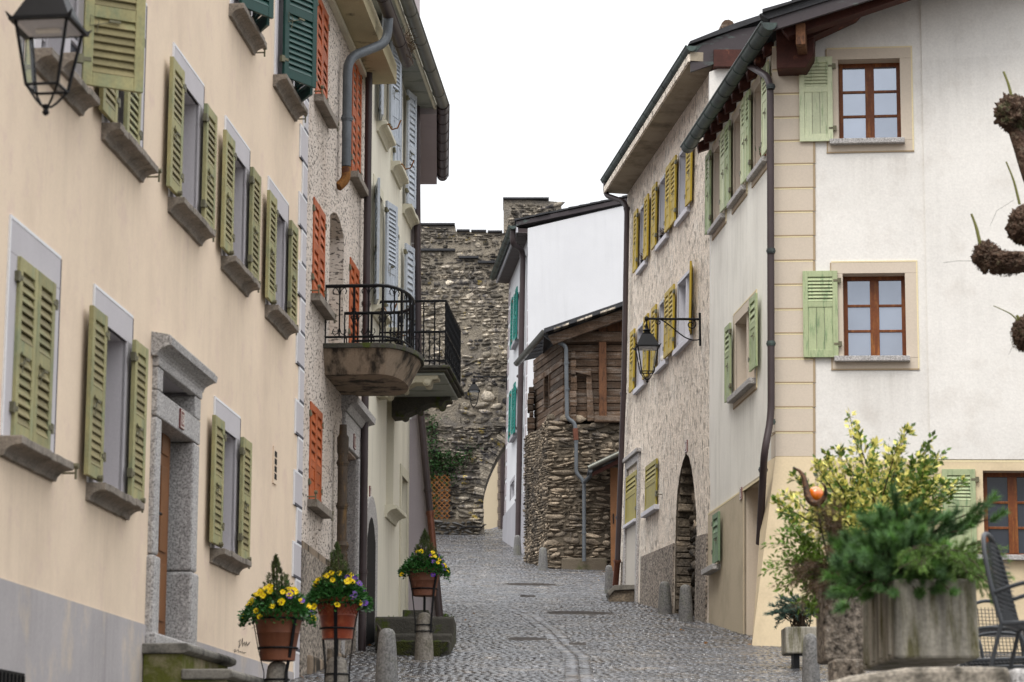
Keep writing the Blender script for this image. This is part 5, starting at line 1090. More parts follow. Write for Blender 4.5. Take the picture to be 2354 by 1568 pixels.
# pale house beyond the arch
HB=empty('pale_house_behind_gate',at(1150,1232,88),'pale yellow plastered house glimpsed through the gate arch','house')
BW=Wall(at(1115,1235,88),u=EX); m=MB(); A=BW.uv(1095,1300);B=BW.uv(1152,980); m.box(BW,A[0]-3,B[0],A[1],B[1]+2,-.3,0); m.build('front_wall',M('pale_yellow_plaster',(.62,.52,.37),.85,.05,.6),HB)
m=MB(); A2=BW.uv(1100,1222); m.prism(BW,[(BW.a(1095,1230),BW.b(1095,1300)),(BW.a(1095,1230),BW.b(1100,1226)),(BW.a(1152,1230),BW.b(1150,1208)),(BW.a(1152,1230),BW.b(1150,1300))],-.02,.02); m.build('base_band',wgreyd,HB)
for k in range(14):
    y=1010+k*15.5; m=MB(); A=BW.uv(1143+(k%2)*1.5,y);B=BW.uv(1152.5,y+15); m.box(BW,A[0],B[0],B[1]+.01,A[1],-.02,.04); m.build('quoin',M('brown_grey_quoin',(.20,.16,.135),.85,.1) if k==0 else bpy.data.materials['brown_grey_quoin'],HB,bevel=.01)
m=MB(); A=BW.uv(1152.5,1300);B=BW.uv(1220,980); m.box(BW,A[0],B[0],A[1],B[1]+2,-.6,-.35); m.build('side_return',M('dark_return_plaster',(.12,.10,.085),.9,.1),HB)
bp=lambda px,py:BW.P(*( *BW.uv(px,py,.1),.1))
downpipe(HB,[bp(1154,985),bp(1154.5,1232)],.07,brownp,[(bp(1154.3,1130),Zv)],.1)
# ================================================================ TIMBER BARN on rubble base
BF=Wall(at(1263,1315,61),u=EX); BL1=Wall(at(1263,1315,61),vp=(80,1860)); TF=Wall(at(1296,900,61.1),u=EX); TL=Wall(at(1294,900,61.1),vp=(-160,1860))
HT=empty('timber_barn',BF.P(1,-.3,0),'weathered log barn on a rubble stone base between the white and roughcast houses','barn')
a1=BF.a(1440,1200); b1=BF.b(1300,975); eL=BL1.a(1207,1150)
m=MB(); m.box(BF,0,a1+1.0,-1.2,b1,-5,0); m.build('base_core',mortard,HT)
m=MB(); m.prism(BL1,[(0,-1.2),(eL,-1.2),(eL,BL1.b(1210,1000)),(0,b1)],-.4,0); m.build('left_core',mortard,HT)
na=BF.a(1404,1200)
rubble(BF,HT,lambda x,y: x<na+.0,0.02,na,-.15,b1,stoned,.085,.27,.045,single=120,tmean=1.15)
rubble(BF.sub(0,0,-.0),HT,lambda x,y: x>na,na,a1,-.15,b1,stoned,.10,.22,.045,single=20,tmean=.75)
rubble(BL1,HT,lambda x,y:True,.02,eL,-.2,BL1.b(1235,985),stoned,.065,.10,.03,single=80,tmean=1.0)
m=MB(); m.box(BF,BF.a(1290,1300),BF.a(1395,1300),-1,BF.b(1300,1283),-.02,.10); m.build('cement_patch',M('damp_cement',(.13,.105,.075),.8,.2,2,.2,30,.5,25,.02,col2=(.05,.06,.02),c2s=2,c2lo=.55,c2hi=.7),HT,bevel=.04)
# log walls
tf0,tf1=0,TF.a(1445,850); tb0=TF.b(1330,962); tb1=TF.b(1330,775); nl=11
for k in range(nl+4):
    h=(tb1-tb0)/nl; z=tb0+h*k; xe_=tf1; m=MB(); m.tint=random.gauss(1,.22); xst=0 if k<nl+1 else TF.a(1330+ (k-nl)*26,800)
    m.box(TF,xst+random.uniform(0,.02),xe_,z+.008,z+h-.008,-.12,random.uniform(-.012,.02)); m.build('log_plank',timber,HT,bevel=.012)
tl1=TL.a(1226,900); zb=TL.b(1290,965); zt=TL.b(1290,795)
for k in range(14):
    h=(zt-zb)/11; z=zb+h*(k-2); m=MB(); m.tint=random.gauss(.95,.2)
    wl=(TL.a(1263,900),TL.a(1252,905)); segs=[(0.02,tl1)]
    if 3<=k-2<=7: segs=[(0.02,wl[0]),(wl[1],tl1)]
    for x0,x1 in segs: m.box(TL,x0,x1,z+.008,z+h-.008,-.12,random.uniform(-.012,.02))
    m.build('log_plank',timber,HT,bevel=.012)
m=MB(); m.box(TL,.3,tl1,zb-2,zt-.1,-1.2,-.14); m.box(TF,.1,tf1,tb0,tb1+.15,-3,-.14); m.build('barn_interior',darkin,HT)
m=MB(); wl=(TL.a(1263,900),TL.a(1252,905)); m.box(TL,wl[0]-.05,wl[0],TL.b(1258,940),TL.b(1258,850),-.1,.03); m.box(TL,wl[1],wl[1]+.05,TL.b(1258,940),TL.b(1258,850),-.1,.03); m.build('window_post',timber,HT)
for k in range(9):   # crossing log ends at the corner
    y=812+k*18; A=TF.uv(1309,y); m=MB(); m.tint=random.gauss(1.1,.2); m.box(TF,A[0]+random.uniform(-.02,.03),A[0]+.17+random.uniform(-.03,.03),A[1]-.19,A[1],-.05,.20+random.uniform(-.05,.05)); m.build('log_end',timber,HT,bevel=.02)
for k in range(9):   # log ends on the far left edge
    y=890+k*14+ (0); A=TL.uv(1219,y,.0); m=MB(); m.tint=random.gauss(.7,.15); f=Wall(at(1213,y,63.8),u=EX); m.box(f,random.uniform(-.02,.04),.17+random.uniform(-.02,.02),-.15,0,-.4,.05); m.build('log_end',timber,HT,bevel=.02)
m=MB(); A=TF.uv(1375,757);B=TF.uv(1394,964); m.box(TF,A[0],B[0],B[1],A[1]+.3,.0,.17); m.build('oak_post',timberr,HT,bevel=.015)
m=MB(); A=TF.uv(1346,850);B=TF.uv(1360,970); m.prism(TF,[(A[0],A[1]),(A[0]+.13,A[1]),(B[0]+.06,B[1]),(B[0]-.12,B[1])],.03,.15); m.build('leaning_post',timber,HT,bevel=.015)
m=MB(); A=TF.uv(1310,848); B=TF.uv(1357,857); m.prism(TF,[(A[0],A[1]),(B[0],B[1]),(B[0],B[1]-.12),(A[0],A[1]-.1)],.10,.22); m.build('cross_rail',timber,HT,bevel=.015)
m=MB(); A=TF.uv(1305,765);B=TF.uv(1440,768); m.box(TF,A[0]-.25,tf1,A[1]-.28,A[1],-.05,.2); m.build('top_log',timber,HT,bevel=.05)
m=MB(); A=TF.uv(1365,964); m.box(TF,A[0],tf1,A[1]-.12,A[1]+.05,.02,.3); m.build('sill_log',timber,HT,bevel=.03)
for k in range(5): m=MB(); A=TF.uv(1395+k*9,720-k*3); m.tint=random.gauss(.8,.1); m.box(TF,A[0]+.005,A[0]+.13,TF.b(1400,762),A[1]+.05,-.05,.02); m.build('gable_board',timberr,HT)
# barn roof
RFv=TF.sub(0,0,.75); vp_=lambda px,py:Wall(at(1296,900,60.3),u=EX).uv(px,py); RW=Wall(at(1296,900,60.3),u=EX)
p=[RW.uv(1250,766),RW.uv(1436,702),RW.uv(1436,694),RW.uv(1250,755)]
ex=(p[1][0]-p[0][0]); sl_=(p[1][1]-p[0][1])/ex; X=p[1][0]+1.6
m=MB(); m.prism(RW,[p[0],(X,p[0][1]+sl_*(X-p[0][0])),(X,p[3][1]+sl_*(X-p[0][0])),p[3]],-4.6,0); m.build('roof',slate,HT)
m=MB(); m.prism(RW,[(p[0][0]+.1,p[0][1]-.02),(X,p[0][1]+sl_*(X-p[0][0])-.02),(X,p[0][1]+sl_*(X-p[0][0])-.26),(p[0][0]+.25,p[0][1]-.24)],-.45,-.25); m.build('verge_rafter',timber,HT)
for k in range(13):
    x=p[0][0]+.05+k*.2; z=p[0][1]+sl_*(x-p[0][0]); m=MB(); m.tint=random.uniform(.6,2.6); m.prism(RW,[(x,z+.0),(x+.19,z+.19*sl_),(x+.19,z+.19*sl_+.05),(x,z+.05)],-.3,.03+random.uniform(-.03,.02)); m.build('verge_slate',stone if k%3 else slate,HT,bevel=.008)
gA=at(1254,759,60.4); gB=at(1188,835,64.9); gutter(HT,gA,gB,.09,bzinc,nring=6,outn=Vector((-1,0,0)))
for k in range(8):
    q=gA.lerp(gB,(k+.5)/8); m=MB(); m.tube([q+Vector((.05,.05,.06)),q+Vector((.9,.2,.28))],.06,6); m.build('rafter',slate,HT)
bz=lambda px,py,Y=60.7:at(px,py,Y)
downpipe(HT,[gA+Vector((.0,.15,-.08)),bz(1257,775),bz(1301,795),bz(1303,962),bz(1321,972),bz(1323,1000)],.052,zinc,[(bz(1302,835),Zv),(bz(1303,895),Zv)],.12); downpipe(HT,[bz(1322,985),bz(1324,1012)],.07,copper,[],.1); downpipe(HT,[bz(1324,1010),bz(1324,1088),bz(1342,1106),bz(1342,1290)],.048,zinc,[(bz(1324,1015),Zv),(bz(1342,1225),Zv)],.12)
# lean-to roof and garage door in the alley
HL=empty('lean_to_shed',at(1400,1318,61),'small lean-to roof over an orange brown door beside the barn base','shed')
LW=Wall(at(1400,1200,59.5),u=EX); q=[LW.uv(1352,1082),LW.uv(1432,1044)]; sl_=(q[1][1]-q[0][1])/(q[1][0]-q[0][0])
m=MB(); m.prism(LW,[(q[0][0],q[0][1]-.0),(q[1][0]+.5,q[1][1]+.5*sl_),(q[1][0]+.5,q[1][1]+.5*sl_+.08),(q[0][0],q[0][1]+.08)],-1.6,0); m.build('roof',slate,HL)
m=MB(); m.prism(LW,[(q[0][0]+.1,q[0][1]-.03),(q[1][0]+.5,q[1][1]+.5*sl_-.03),(q[1][0]+.5,q[1][1]+.5*sl_-.16),(q[0][0]+.1,q[0][1]-.12)],-.2,-.1); m.build('rafter',beam,HL)
m=MB(); m.tube([LW.P(q[0][0],q[0][1]+.06,.05),LW.P(q[1][0]+.4,q[1][1]+.4*sl_+.06,.05)],.065,10); m.build('gutter',bzinc,HL,smooth=True)
m=MB(); A=LW.uv(1360,1070); m.prism(LW,[(A[0],A[1]),(A[0]+.55,A[1]+.09),(A[0]+.6,A[1]+.16),(A[0]+.02,A[1]+.10)],-.9,-.2); m.build('zinc_flashing',zinc,HL)
downpipe(HL,[LW.P(q[0][0]+.05,q[0][1],.05),bz(1358,1092,60.2),bz(1343,1108,60.6)],.05,zinc,[],.1)
m=MB(); DW=Wall(at(1412,1300,60.2),u=EX); A=DW.uv(1404,1330);B=DW.uv(1425,1075); m.box(DW,A[0],B[0]+1.2,A[1],B[1],-.08,0); m.build('door',M('orange_brown_door',(.19,.085,.035),.6,.2,2,.1,30,.1,streak=.2),HL)
m=MB(); A=DW.uv(1408,1190); m.box(DW,A[0],A[0]+.03,A[1]-.15,A[1]+.1,0,.03); m.build('door_hinge',iron,HL)
# ================================================================ small things
def ground_pt(px,py,Y):
    p=at(px,py,Y); p.z=gh(p.x,p.y); return p
def bollard(px,Y,hgt,r,mat,label,group='stone bollards along the lane edges',tilt=0):
    x=at(px,1400,Y).x; z=gh(x,Y); m=MB()
    prof=[(r,-.3),(r,.02),(r*.93,hgt*.35),(r*.80,hgt*.72),(r*.72,hgt*.88),(r*.66,hgt*.93),(r*.50,hgt*.975),(r*.25,hgt*.995),(.01,hgt)]
    m.lathe((x,Y,z),prof,20); o=m.build('bollard',mat,smooth=True,c=Vector((x,Y,z))); setp(o,label,'bollard',group); return Vector((x,Y,z+hgt))
B1=bollard(640,20.9,.62,.125,bollw,'warm grey granite bollard carrying the leftmost flower pot')
B2=bollard(776,21.6,.62,.125,bollw,'warm grey granite bollard carrying the middle flower pot')
B3=bollard(975,30,.60,.12,bollw,'granite bollard by the stone steps carrying the third flower pot')
bollard(890,26.4,.60,.125,bollst,'bare round topped granite bollard left of the stone steps')
bollard(1576,39.9,.62,.125,bollst,'granite bollard right in front of the pointed doorway')
bollard(1528,42.2,.58,.125,bollst,'granite bollard left of the pointed doorway')
bollard(1400,49.5,.60,.10,bollst,'granite bollard at the corner by the copper downpipe foot')
bollard(1248,60.3,.58,.125,bollst,'granite bollard at the rubble barn corner')
bollard(1189,68,.58,.12,bollst,'granite bollard at the foot of the white house downpipe')
bollard(1860,24,.75,.10,bollst,'dark granite bollard beside the small juniper planter')
# flower pots, stands, plants
def needles(centers,dirs,lens,wid,per,spread,rng):
    """clusters of thin needle triangles round each shoot"""
    V=[];k=0
    c=np.repeat(centers,per,0); d=np.repeat(dirs,per,0); n=len(c); L=np.repeat(lens,per)
    t=rng.random(n); rd=rng.normal(0,1,(n,3)); rd-=d*(rd*d).sum(1,keepdims=True); rd/=np.linalg.norm(rd,axis=1,keepdims=True)+1e-9
    base=c+d*(t*L)[:,None]; dirn=d*.55+rd*spread; dirn/=np.linalg.norm(dirn,axis=1,keepdims=True)
    nl=L*rng.uniform(.35,.6,n)*1.0; side=np.cross(dirn,rng.normal(0,1,(n,3))); side/=np.linalg.norm(side,axis=1,keepdims=True)+1e-9
    V=np.stack([base-side*wid/2,base+side*wid/2,base+dirn*nl[:,None]],1).reshape(-1,3)
    return V,np.arange(n*3).reshape(-1,3),np.repeat(rng.normal(1,.28,len(centers)).clip(.4,1.8),per)
def leaves(c,d,L,Wd,rng):
    """folded leaves: two quads along a midrib"""
    n=len(c); d=d/np.linalg.norm(d,axis=1,keepdims=True); up=rng.normal(0,.5,(n,3))+np.array([0,-.35,.8]); s=np.cross(d,up); s/=np.linalg.norm(s,axis=1,keepdims=True)+1e-9; u=np.cross(s,d)
    L=np.broadcast_to(L,n)[:,None]; Wd=np.broadcast_to(Wd,n)[:,None]
    V=np.stack([c,c+d*L*.45+s*Wd*.5+u*L*.06,c+d*L,c+d*L*.45-s*Wd*.5+u*L*.06,c+d*L*.4-u*L*.04],1)
    F=np.array([(0,1,4),(1,2,4),(2,3,4),(3,0,4)]); return V.reshape(-1,3),(F[None]+5*np.arange(n)[:,None,None]).reshape(-1,3),np.repeat(rng.normal(1,.25,n).clip(.45,1.6),4)
FLM={}
def flower_mesh(kind):
    if kind in FLM: return FLM[kind]
    m=MB()
    for k in range(5):
        q=2*math.pi*k/5+.3; c,s=math.cos(q),math.sin(q); r=.020; 
        pts=[Vector((0,0,.0))]+[Vector((c*r*x-s*r*y,s*r*x+c*r*y,z)) for x,y,z in ((.5,.55,.004),(1.1,.6,.007),(1.3,0,.003),(1.1,-.6,.007),(.5,-.55,.004))]
        m.tint=random.uniform(.85,1.1); m.add(pts,[(0,1,2),(0,2,3),(0,3,4),(0,4,5)],0)
    m.tint=.5; m.tube([(0,0,0),(0,0,.006)],.004,6,m=1)
    FLM[kind]=m.mesh('flower',[yel if kind=='y' else pur, orange if kind=='y' else yel],Vector((0,0,0))); return FLM[kind]
def flowerpot(top,R,Hh,mat,texture,labels,flow,yoff=.10,seed=1,arms=(-1.75,.4,2.6),tall=.42,lean=(0,0)):
    rng=np.random.default_rng(seed); rnd=random.Random(seed); x,y,z=top; zb=z+yoff
    # iron stand
    r1=R*.72; m=MB(); S=empty('pot_stand',(x,y,z-.30),labels[0],'plant stand','iron pot stands clamped to bollards')
    for zz,rr in ((z-.16,.105),(z-.24,.115)): m.tube([(x+rr*math.cos(q),y+rr*math.sin(q),zz) for q in [2*math.pi*k/20 for k in range(21)]],.008,5,cap=False)
    m.build('clamp_ring',iron,S)
    m=MB()
    for zz,rr in ((zb+Hh*.26,R*.80),(zb+Hh*.86,R*1.0)): m.tube([(x+rr*math.cos(q),y+rr*math.sin(q),zz) for q in [2*math.pi*k/28 for k in range(29)]],.009,5,cap=False)
    m.build('ring',iron,S)
    for q in arms:
        c,s=math.cos(q),math.sin(q); m=MB(); P=lambda r,h:Vector((x+c*r,y+s*r,h)); t=Vector((-s,c,0))
        pts=[P(.112,z-.26),P(.112,z-.10),P(R*.78,zb+Hh*.26),P(R*1.02,zb+Hh*.9)]
        for a,b in zip(pts,pts[1:]):
            n_=Vector((c,s,0)); m.add([a-t*.016,a+t*.016,b+t*.016,b-t*.016,a-t*.016+n_*.007,a+t*.016+n_*.007,b+t*.016+n_*.007,b-t*.016+n_*.007],[(0,1,2,3),(4,5,6,7),(0,1,5,4),(1,2,6,5),(2,3,7,6),(3,0,4,7)])
        m.build('arm',iron,S)
    m=MB(); m.tube([(x,y,z-.02),(x,y,zb+.01)],.012,6); m.build('post',iron,S)
    P_=empty('flower_pot',(x,y,zb),labels[1],'flower pot','terracotta flower pots on bollards')
    m=MB(); prof=[(R*.66,0),(R*.70,.004),(R*.73,Hh*.2),(R*.735,Hh*.22),(R*.74,Hh*.24),(R*.845,Hh*.55),(R*.865,Hh*.56),(R*.865,Hh*.58),(R*.86,Hh*.59),(R*.96,Hh*.86),(R*.985,Hh*.88),(R*1.0,Hh*.99),(R*.96,Hh),(R*.90,Hh*.97),(R*.86,Hh*.9)]
    m.lathe((x,y,zb),prof,40); m.build('pot_wall',mat,P_,smooth=True)
    if texture:
        m=MB()
        for k in range(26):
            for sg in (-1,1):
                pts=[]
                for j in range(9):
                    t=j/8; q=2*math.pi*(k/26)+sg*t*.55; rr=R*(.868+.10*t)+.001; pts.append((x+rr*math.cos(q),y+rr*math.sin(q),zb+Hh*(.60+.26*t)))
                m.tube(pts,.0035,4,cap=False)
        m.build('lattice_relief',mat,P_)
    m=MB(); m.lathe((x,y,zb+Hh*.86),[(R*.88,0),(R*.6,.02),(.01,.03)],20); m.build('potting_soil',soil,P_)
    # dwarf spruce
    T=empty('dwarf_spruce',(x,y,zb+Hh*.9),labels[2],'dwarf spruce','dwarf spruces in the flower pots')
    h=tall; z0=zb+Hh*.88; lx,ly=lean; m=MB(); m.tube([(x,y,z0),(x+lx*.5,y+ly*.5,z0+h*.5),(x+lx,y+ly,z0+h)],[.014,.009,.003],6); m.build('trunk',twig,T)
    C=[];D=[];Ls=[]
    for k in range(260):
        t=rng.random()**1.35; az=rng.random()*2*math.pi; rad=(1-t)**.9*h*.42*rng.uniform(.3,1.12); zz=z0+.02+t*h*.98; L=rng.uniform(.05,.085)*(1.1-.5*t)
        C.append((x+lx*t+math.cos(az)*rad,y+ly*t+math.sin(az)*rad,zz)); v=np.array([math.cos(az)*.45*(1-t),math.sin(az)*.45*(1-t),1.0]); D.append(v/np.linalg.norm(v)); Ls.append(L)
    V,F,tt=needles(np.array(C),np.array(D),np.array(Ls),.0048,36,.62,rng); fast('foliage',V,F,spruceg,T,tt,kind='stuff')
    # pansies
    Q=empty('pansies',(x,y,zb+Hh*.95),labels[3],'pansies','pansies spilling over the flower pots'); n=2600
    az=rng.random(n)*2*math.pi; rr=np.sqrt(rng.random(n))*R*1.5; dome=.22*(1-(rr/(R*1.5))**2)+np.where(rr>R,-(rr-R)*.9,0)
    zz=zb+Hh*.96+dome*rng.uniform(.2,1.1,n)+rng.normal(0,.02,n); c=np.stack([x+rr*np.cos(az),y+rr*np.sin(az),zz],1); d=np.stack([np.cos(az),np.sin(az),rng.normal(.3,.5,n)],1)+rng.normal(0,.4,(n,3))
    V,F,tt=leaves(c,d,rng.uniform(.03,.05,n),rng.uniform(.02,.032,n),rng); fast('foliage',V,F,pansyg,Q,tt,kind='stuff')
    for k in range(flow[0]+flow[1]):
        kind='y' if k<flow[0] else 'p'; 
        aq=rnd.uniform(-math.pi,0.25) if rnd.random()<.82 else rnd.uniform(0,2*math.pi)
        if kind=='p': aq=rnd.uniform(-1.2,.6)
        rq=R*rnd.uniform(.5,1.55); dz=.22*(1-(rq/(R*1.5))**2)-(max(0,rq-R)*.9)
        o=link('flower',flower_mesh(kind),(x+rq*math.cos(aq),y+rq*math.sin(aq),zb+Hh*.97+dz+.018*rnd.random()+.02),Q)
        dv=Vector((math.cos(aq)*.6+rnd.gauss(0,.3),math.sin(aq)*.9-.5,.55+rnd.gauss(0,.25))).normalized(); o.rotation_euler=dv.to_track_quat('Z','Y').to_euler(); sc=rnd.uniform(.95,1.4); o.scale=(sc,sc,sc)
flowerpot(B1,.215,.42,terra,False,('black iron stand holding the leftmost flower pot','smooth brown terracotta pot, leftmost of the three flower pots','dwarf spruce in the leftmost flower pot','mostly yellow pansies with dark leaves in the leftmost pot'),(32,6),.0,3,(-.75,1.5,3.3),.50,(-.03,0))
flowerpot(B2,.195,.37,terrar,True,('black iron stand holding the red latticed pot','glossy red terracotta pot with a lattice relief','dwarf spruce behind yellow and purple pansies in the red pot','yellow and purple pansies in the red latticed pot'),(22,14),.15,8,(-1.6,.35,2.7),.50,(-.01,0))
flowerpot(B3,.205,.34,terrab,False,('black iron stand on the bollard by the steps','weathered streaked terracotta pot above the stone steps','dwarf spruce in the pot above the stone steps','sparse yellow and violet pansies above the stone steps'),(12,8),.20,13,(-.7,1.6,3.4),.50,(.0,0))
# lanterns
def lantern(hook,s,label,wallp,arm_dir,arm_len,group='black wrought iron street lanterns'):
    """square tapered lantern hung on a scrolled bracket; hook = point where it hangs"""
    x,y,z=hook; T=empty('street_lantern',wallp,label,'street lamp',group); ca,sa=arm_dir.x,arm_dir.y; an=math.atan2(sa,ca)+ (0 if s<2 else 0)
    R_=lambda px,py,pz:Vector((x+(px*math.cos(an)-py*math.sin(an))*s,y+(px*math.sin(an)+py*math.cos(an))*s,z+pz*s))
    def ring(h,zz): return [R_(a*h,b*h,zz) for a,b in ((-1,-1),(1,-1),(1,1),(-1,1))]
    m=MB(); t0=ring(.10,-.20); t1=ring(.205,-.43); m.add(t0+t1,[(0,1,2,3),(0,1,5,4),(1,2,6,5),(2,3,7,6),(3,0,4,7)])
    m.box(Fr(R_(0,0,0),Vector((math.cos(an),math.sin(an),0)),Zv,Vector((-math.sin(an),math.cos(an),0))),-.225*s,.225*s,-.455*s,-.43*s,-.225*s,.225*s)
    q=R_(0,0,0); m.tube([q,q-Zv*.05*s],.02*s,8); m.lathe(q,[(.07*s,-.20*s),(.085*s,-.17*s),(.05*s,-.15*s),(.075*s,-.12*s),(.03*s,-.08*s),(.03*s,-.04*s)],12); 
    for a,b in ((-1,-1),(1,-1),(1,1),(-1,1)): c=R_(a*.235,b*.235,-.44); m.tube([R_(a*.21,b*.21,-.44),R_(a*.24,b*.24,-.40)],[.018*s,.004*s],5)
    m.build('hood',iron,T)
    m=MB(); r1=ring(.185,-.45); r2=ring(.115,-.90); 
    for i in range(4): m.tube([r1[i],r2[i]],.013*s,5); m.tube([r2[i],r2[(i+1)%4]],.011*s,5)
    r3=ring(.155,-.455+.0)
    bt=R_(0,0,-1.03)
    for i in range(4): m.tube([r2[i],(r2[i]+bt)/2+(r2[i]-R_(0,0,-.90))*.0+Zv*-.03*s,bt+(r2[i]-R_(0,0,-.90))*.25-Zv*.0,bt],.009*s,5)
    m.tube([R_(0,0,-1.02),R_(0,0,-1.05)],.022*s,8); m.lathe(R_(0,0,-1.075),[(.004,-.025*s),(.022*s,-.012*s),(.026*s,.0),(.018*s,.018*s),(.004,.026*s)],10); m.build('cage',iron,T)
    m=MB(); m.add([*ring(.178,-.455),*ring(.11,-.895)],[(0,1,5,4),(1,2,6,5),(2,3,7,6),(3,0,4,7)]); m.build('lantern_glass',lglass,T)
    m=MB(); m.add(ring(.19,-.456)+ring(.15,-.462),[(0,1,2,3),(4,5,6,7),(0,1,5,4),(1,2,6,5),(2,3,7,6),(3,0,4,7)]); m.build('reflector',greyw,T); m=MB(); a,b=R_(-.09,0,-.475),R_(.09,0,-.475); m.tube([a,b],.02*s,8); m.build('lamp_tube',plate_w,T)
    d=arm_dir; m=MB(); W0=Vector((x,y,z+.10*s))+d*arm_len
    m.tube([Vector((x,y,z+.10*s)),W0],.018*s+.004,6); m.tube([W0+Zv*.12*s,W0-Zv*.5*s],.018*s+.004,6); m.lathe((x,y,z+.10*s),[(.004,-.05*s),(.035*s,-.03*s),(.045*s,0),(.035*s,.03*s),(.004,.05*s)],10); m.tube([(x,y,z+.1*s),(x,y,z-.02)],.014*s,6)
    def spiral(c,r,t0,turn,sgn,k=22): return [c+d*(r*(1-j/k*.75)*math.cos(t0+sgn*turn*j/k))+Zv*(r*(1-j/k*.75)*math.sin(t0+sgn*turn*j/k)) for j in range(k)]
    m.tube(spiral(W0-d*.16*s-Zv*.10*s,.10*s,math.pi/2,8,-1),.008*s+.003,5); m.tube(spiral(Vector((x,y,z+.10*s))+d*.22*s-Zv*.06*s,.06*s,math.pi/2,7,1),.008*s+.003,5)
    A=Vector((x,y,z+.09*s))+d*.26*s; m.tube([A.lerp(W0-Zv*.38*s,t)-Zv*(.18*s*math.sin(math.pi*t)*t) for t in [k/10 for k in range(11)]],.009*s+.003,5); m.build('bracket',iron,T)
lglass=bpy.data.materials.new('lantern_glass'); lglass.use_nodes=True; b_=lglass.node_tree.nodes['Principled BSDF']; b_.inputs['Transmission Weight'].default_value=1; b_.inputs['Roughness'].default_value=.02; b_.inputs['IOR'].default_value=1.02; b_.inputs['Base Color'].default_value=(.95,.96,.97,1)
p=at(118,-75,13.0); d=Vector((-1,.12,0)).normalized(); lantern(p,.80,'large black lantern close by in front of the peach house wall',Vector((L1.P(L1.a(40,0)-2.2,0,0).x,13.2,p.z)),d,1.25)
pw=PB.P(PB.a(1621,775,.02),0,0); yl=pw.y-.15; p=at(1486,745,yl); lantern(p,.92,'black lantern on a long bracket from the mustard shutter house',Vector((pw.x,pw.y,p.z)),Vector((1,.05,0)).normalized(),(pw-p).x)
p=at(1089,872,73.5); pw=at(1164,872,73.5); lantern(p,.84,'black lantern hanging before the stone gate wall',pw,Vector((1,.02,0)).normalized(),pw.x-p.x)
# steps beside cream house
S3=empty('lane_steps',ground_pt(950,1500,32),'dark mossy stone slab steps in front of the cream house door','steps')
sy=[(30.9,1512,1472,905,1034),(31.6,1486,1456,888,1039),(32.3,1452,1417,862,1043)]
for k,(Y,yb,yt,xl,xr) in enumerate(sy):
    f=Wall(at(xl,yb,Y),u=EX); A=f.uv(xl,yt);B=f.uv(xr,yb); m=MB(); m.extr(f,[(B[1]-.35,0),(A[1]-.03,0),(A[1],-.02),(A[1],-1.3),(B[1]-.35,-1.3)],A[0],B[0]); m.build('step_slab',concmoss,S3,bevel=.012)
f=Wall(at(870,1440,33.4),u=EX); m=MB(); A=f.uv(925,1372+30);B=f.uv(985,1418); m.box(f,A[0],B[0],B[1]-.4,A[1],-1.2,0); m.build('step_slab',concmoss,S3,bevel=.01)
f=Wall(at(868,1500,31.2),u=EX); m=MB(); m.prism(f,[f.uv(866,1432),f.uv(888,1462),f.uv(888,1530),f.uv(866,1530)],-1.5,0.0); m.build('cheek_wall',concb,S3,bevel=.02)
m=MB(); f=Wall(at(905,1500,30.7),u=EX); m.prism(f,[f.uv(906,1474),f.uv(1030,1475),f.uv(1006,1515),f.uv(985,1530),f.uv(906,1530)],-.4,0); m.build('moss_face',M('green_moss',(.05,.055,.012),.95,.4,6,.4,60,1,40,.03,col2=(.03,.028,.022),c2s=6,c2lo=.45,c2hi=.6),S3)
# kerb paving at left house foot
m=MB()
for k,(x0,x1,Y) in enumerate(((800,868,29.5),(868,905,29.9))):
    pass
# stone bench by mustard house
BN=empty('stone_bench',ground_pt(1440,1370,45.5),'mossy low stone bench against the mustard shutter house','bench')
f=Wall(at(1397,1380,46.2),u=EX); m=MB(); m.prism(f,[f.uv(1395,1362),f.uv(1412,1345),f.uv(1474,1343),f.uv(1474,1354),f.uv(1412,1357),f.uv(1400,1370)],-.8,0); m.build('slab',concmoss2,BN,bevel=.01)
m=MB(); m.prism(f,[f.uv(1400,1369),f.uv(1412,1357),f.uv(1472,1354),f.uv(1472,1395),f.uv(1400,1392)],-.7,-.05); m.build('base',stoned,BN,bevel=.02)
# manholes and drain grates lying in the lane
def cover(c,rx,ry,round_,label,name='manhole_cover'):
    x,y=c.x,c.y; m=MB(); n=28 if round_ else 4
    pts=[]
    for k in range(n):
        q=2*math.pi*k/n+(0 if round_ else math.pi/4); X=x+rx*math.cos(q)*(1 if round_ else 1.414); Y_=y+ry*math.sin(q)*(1 if round_ else 1.414); pts.append(Vector((X,Y_,gh(X,Y_)+.016)))
    m.add(pts+[p-Zv*.06 for p in pts],[tuple(range(n))]+[(i,(i+1)%n,(i+1)%n+n,i+n) for i in range(n)]); o=m.build(name,castiron); setp(o,label,'manhole cover' if round_ else 'drain grate',None,None)
    mr=MB()
    for k in range(-5,6):
        yy=y+ry*k/6; hw=rx*(math.sqrt(1-(k/6)**2) if round_ else 1)*.94; a=Vector((x-hw,yy,gh(x-hw,yy)+.018)); b=Vector((x+hw,yy,gh(x+hw,yy)+.018)); mr.tube([a,b],.008,4)
    mr.build('tread_ribs',castiron,o)
for c_,rx,ry,rd,lb in COVERS: cover(c_,rx,ry,rd,lb,'manhole_cover' if rd else 'drain_grate')
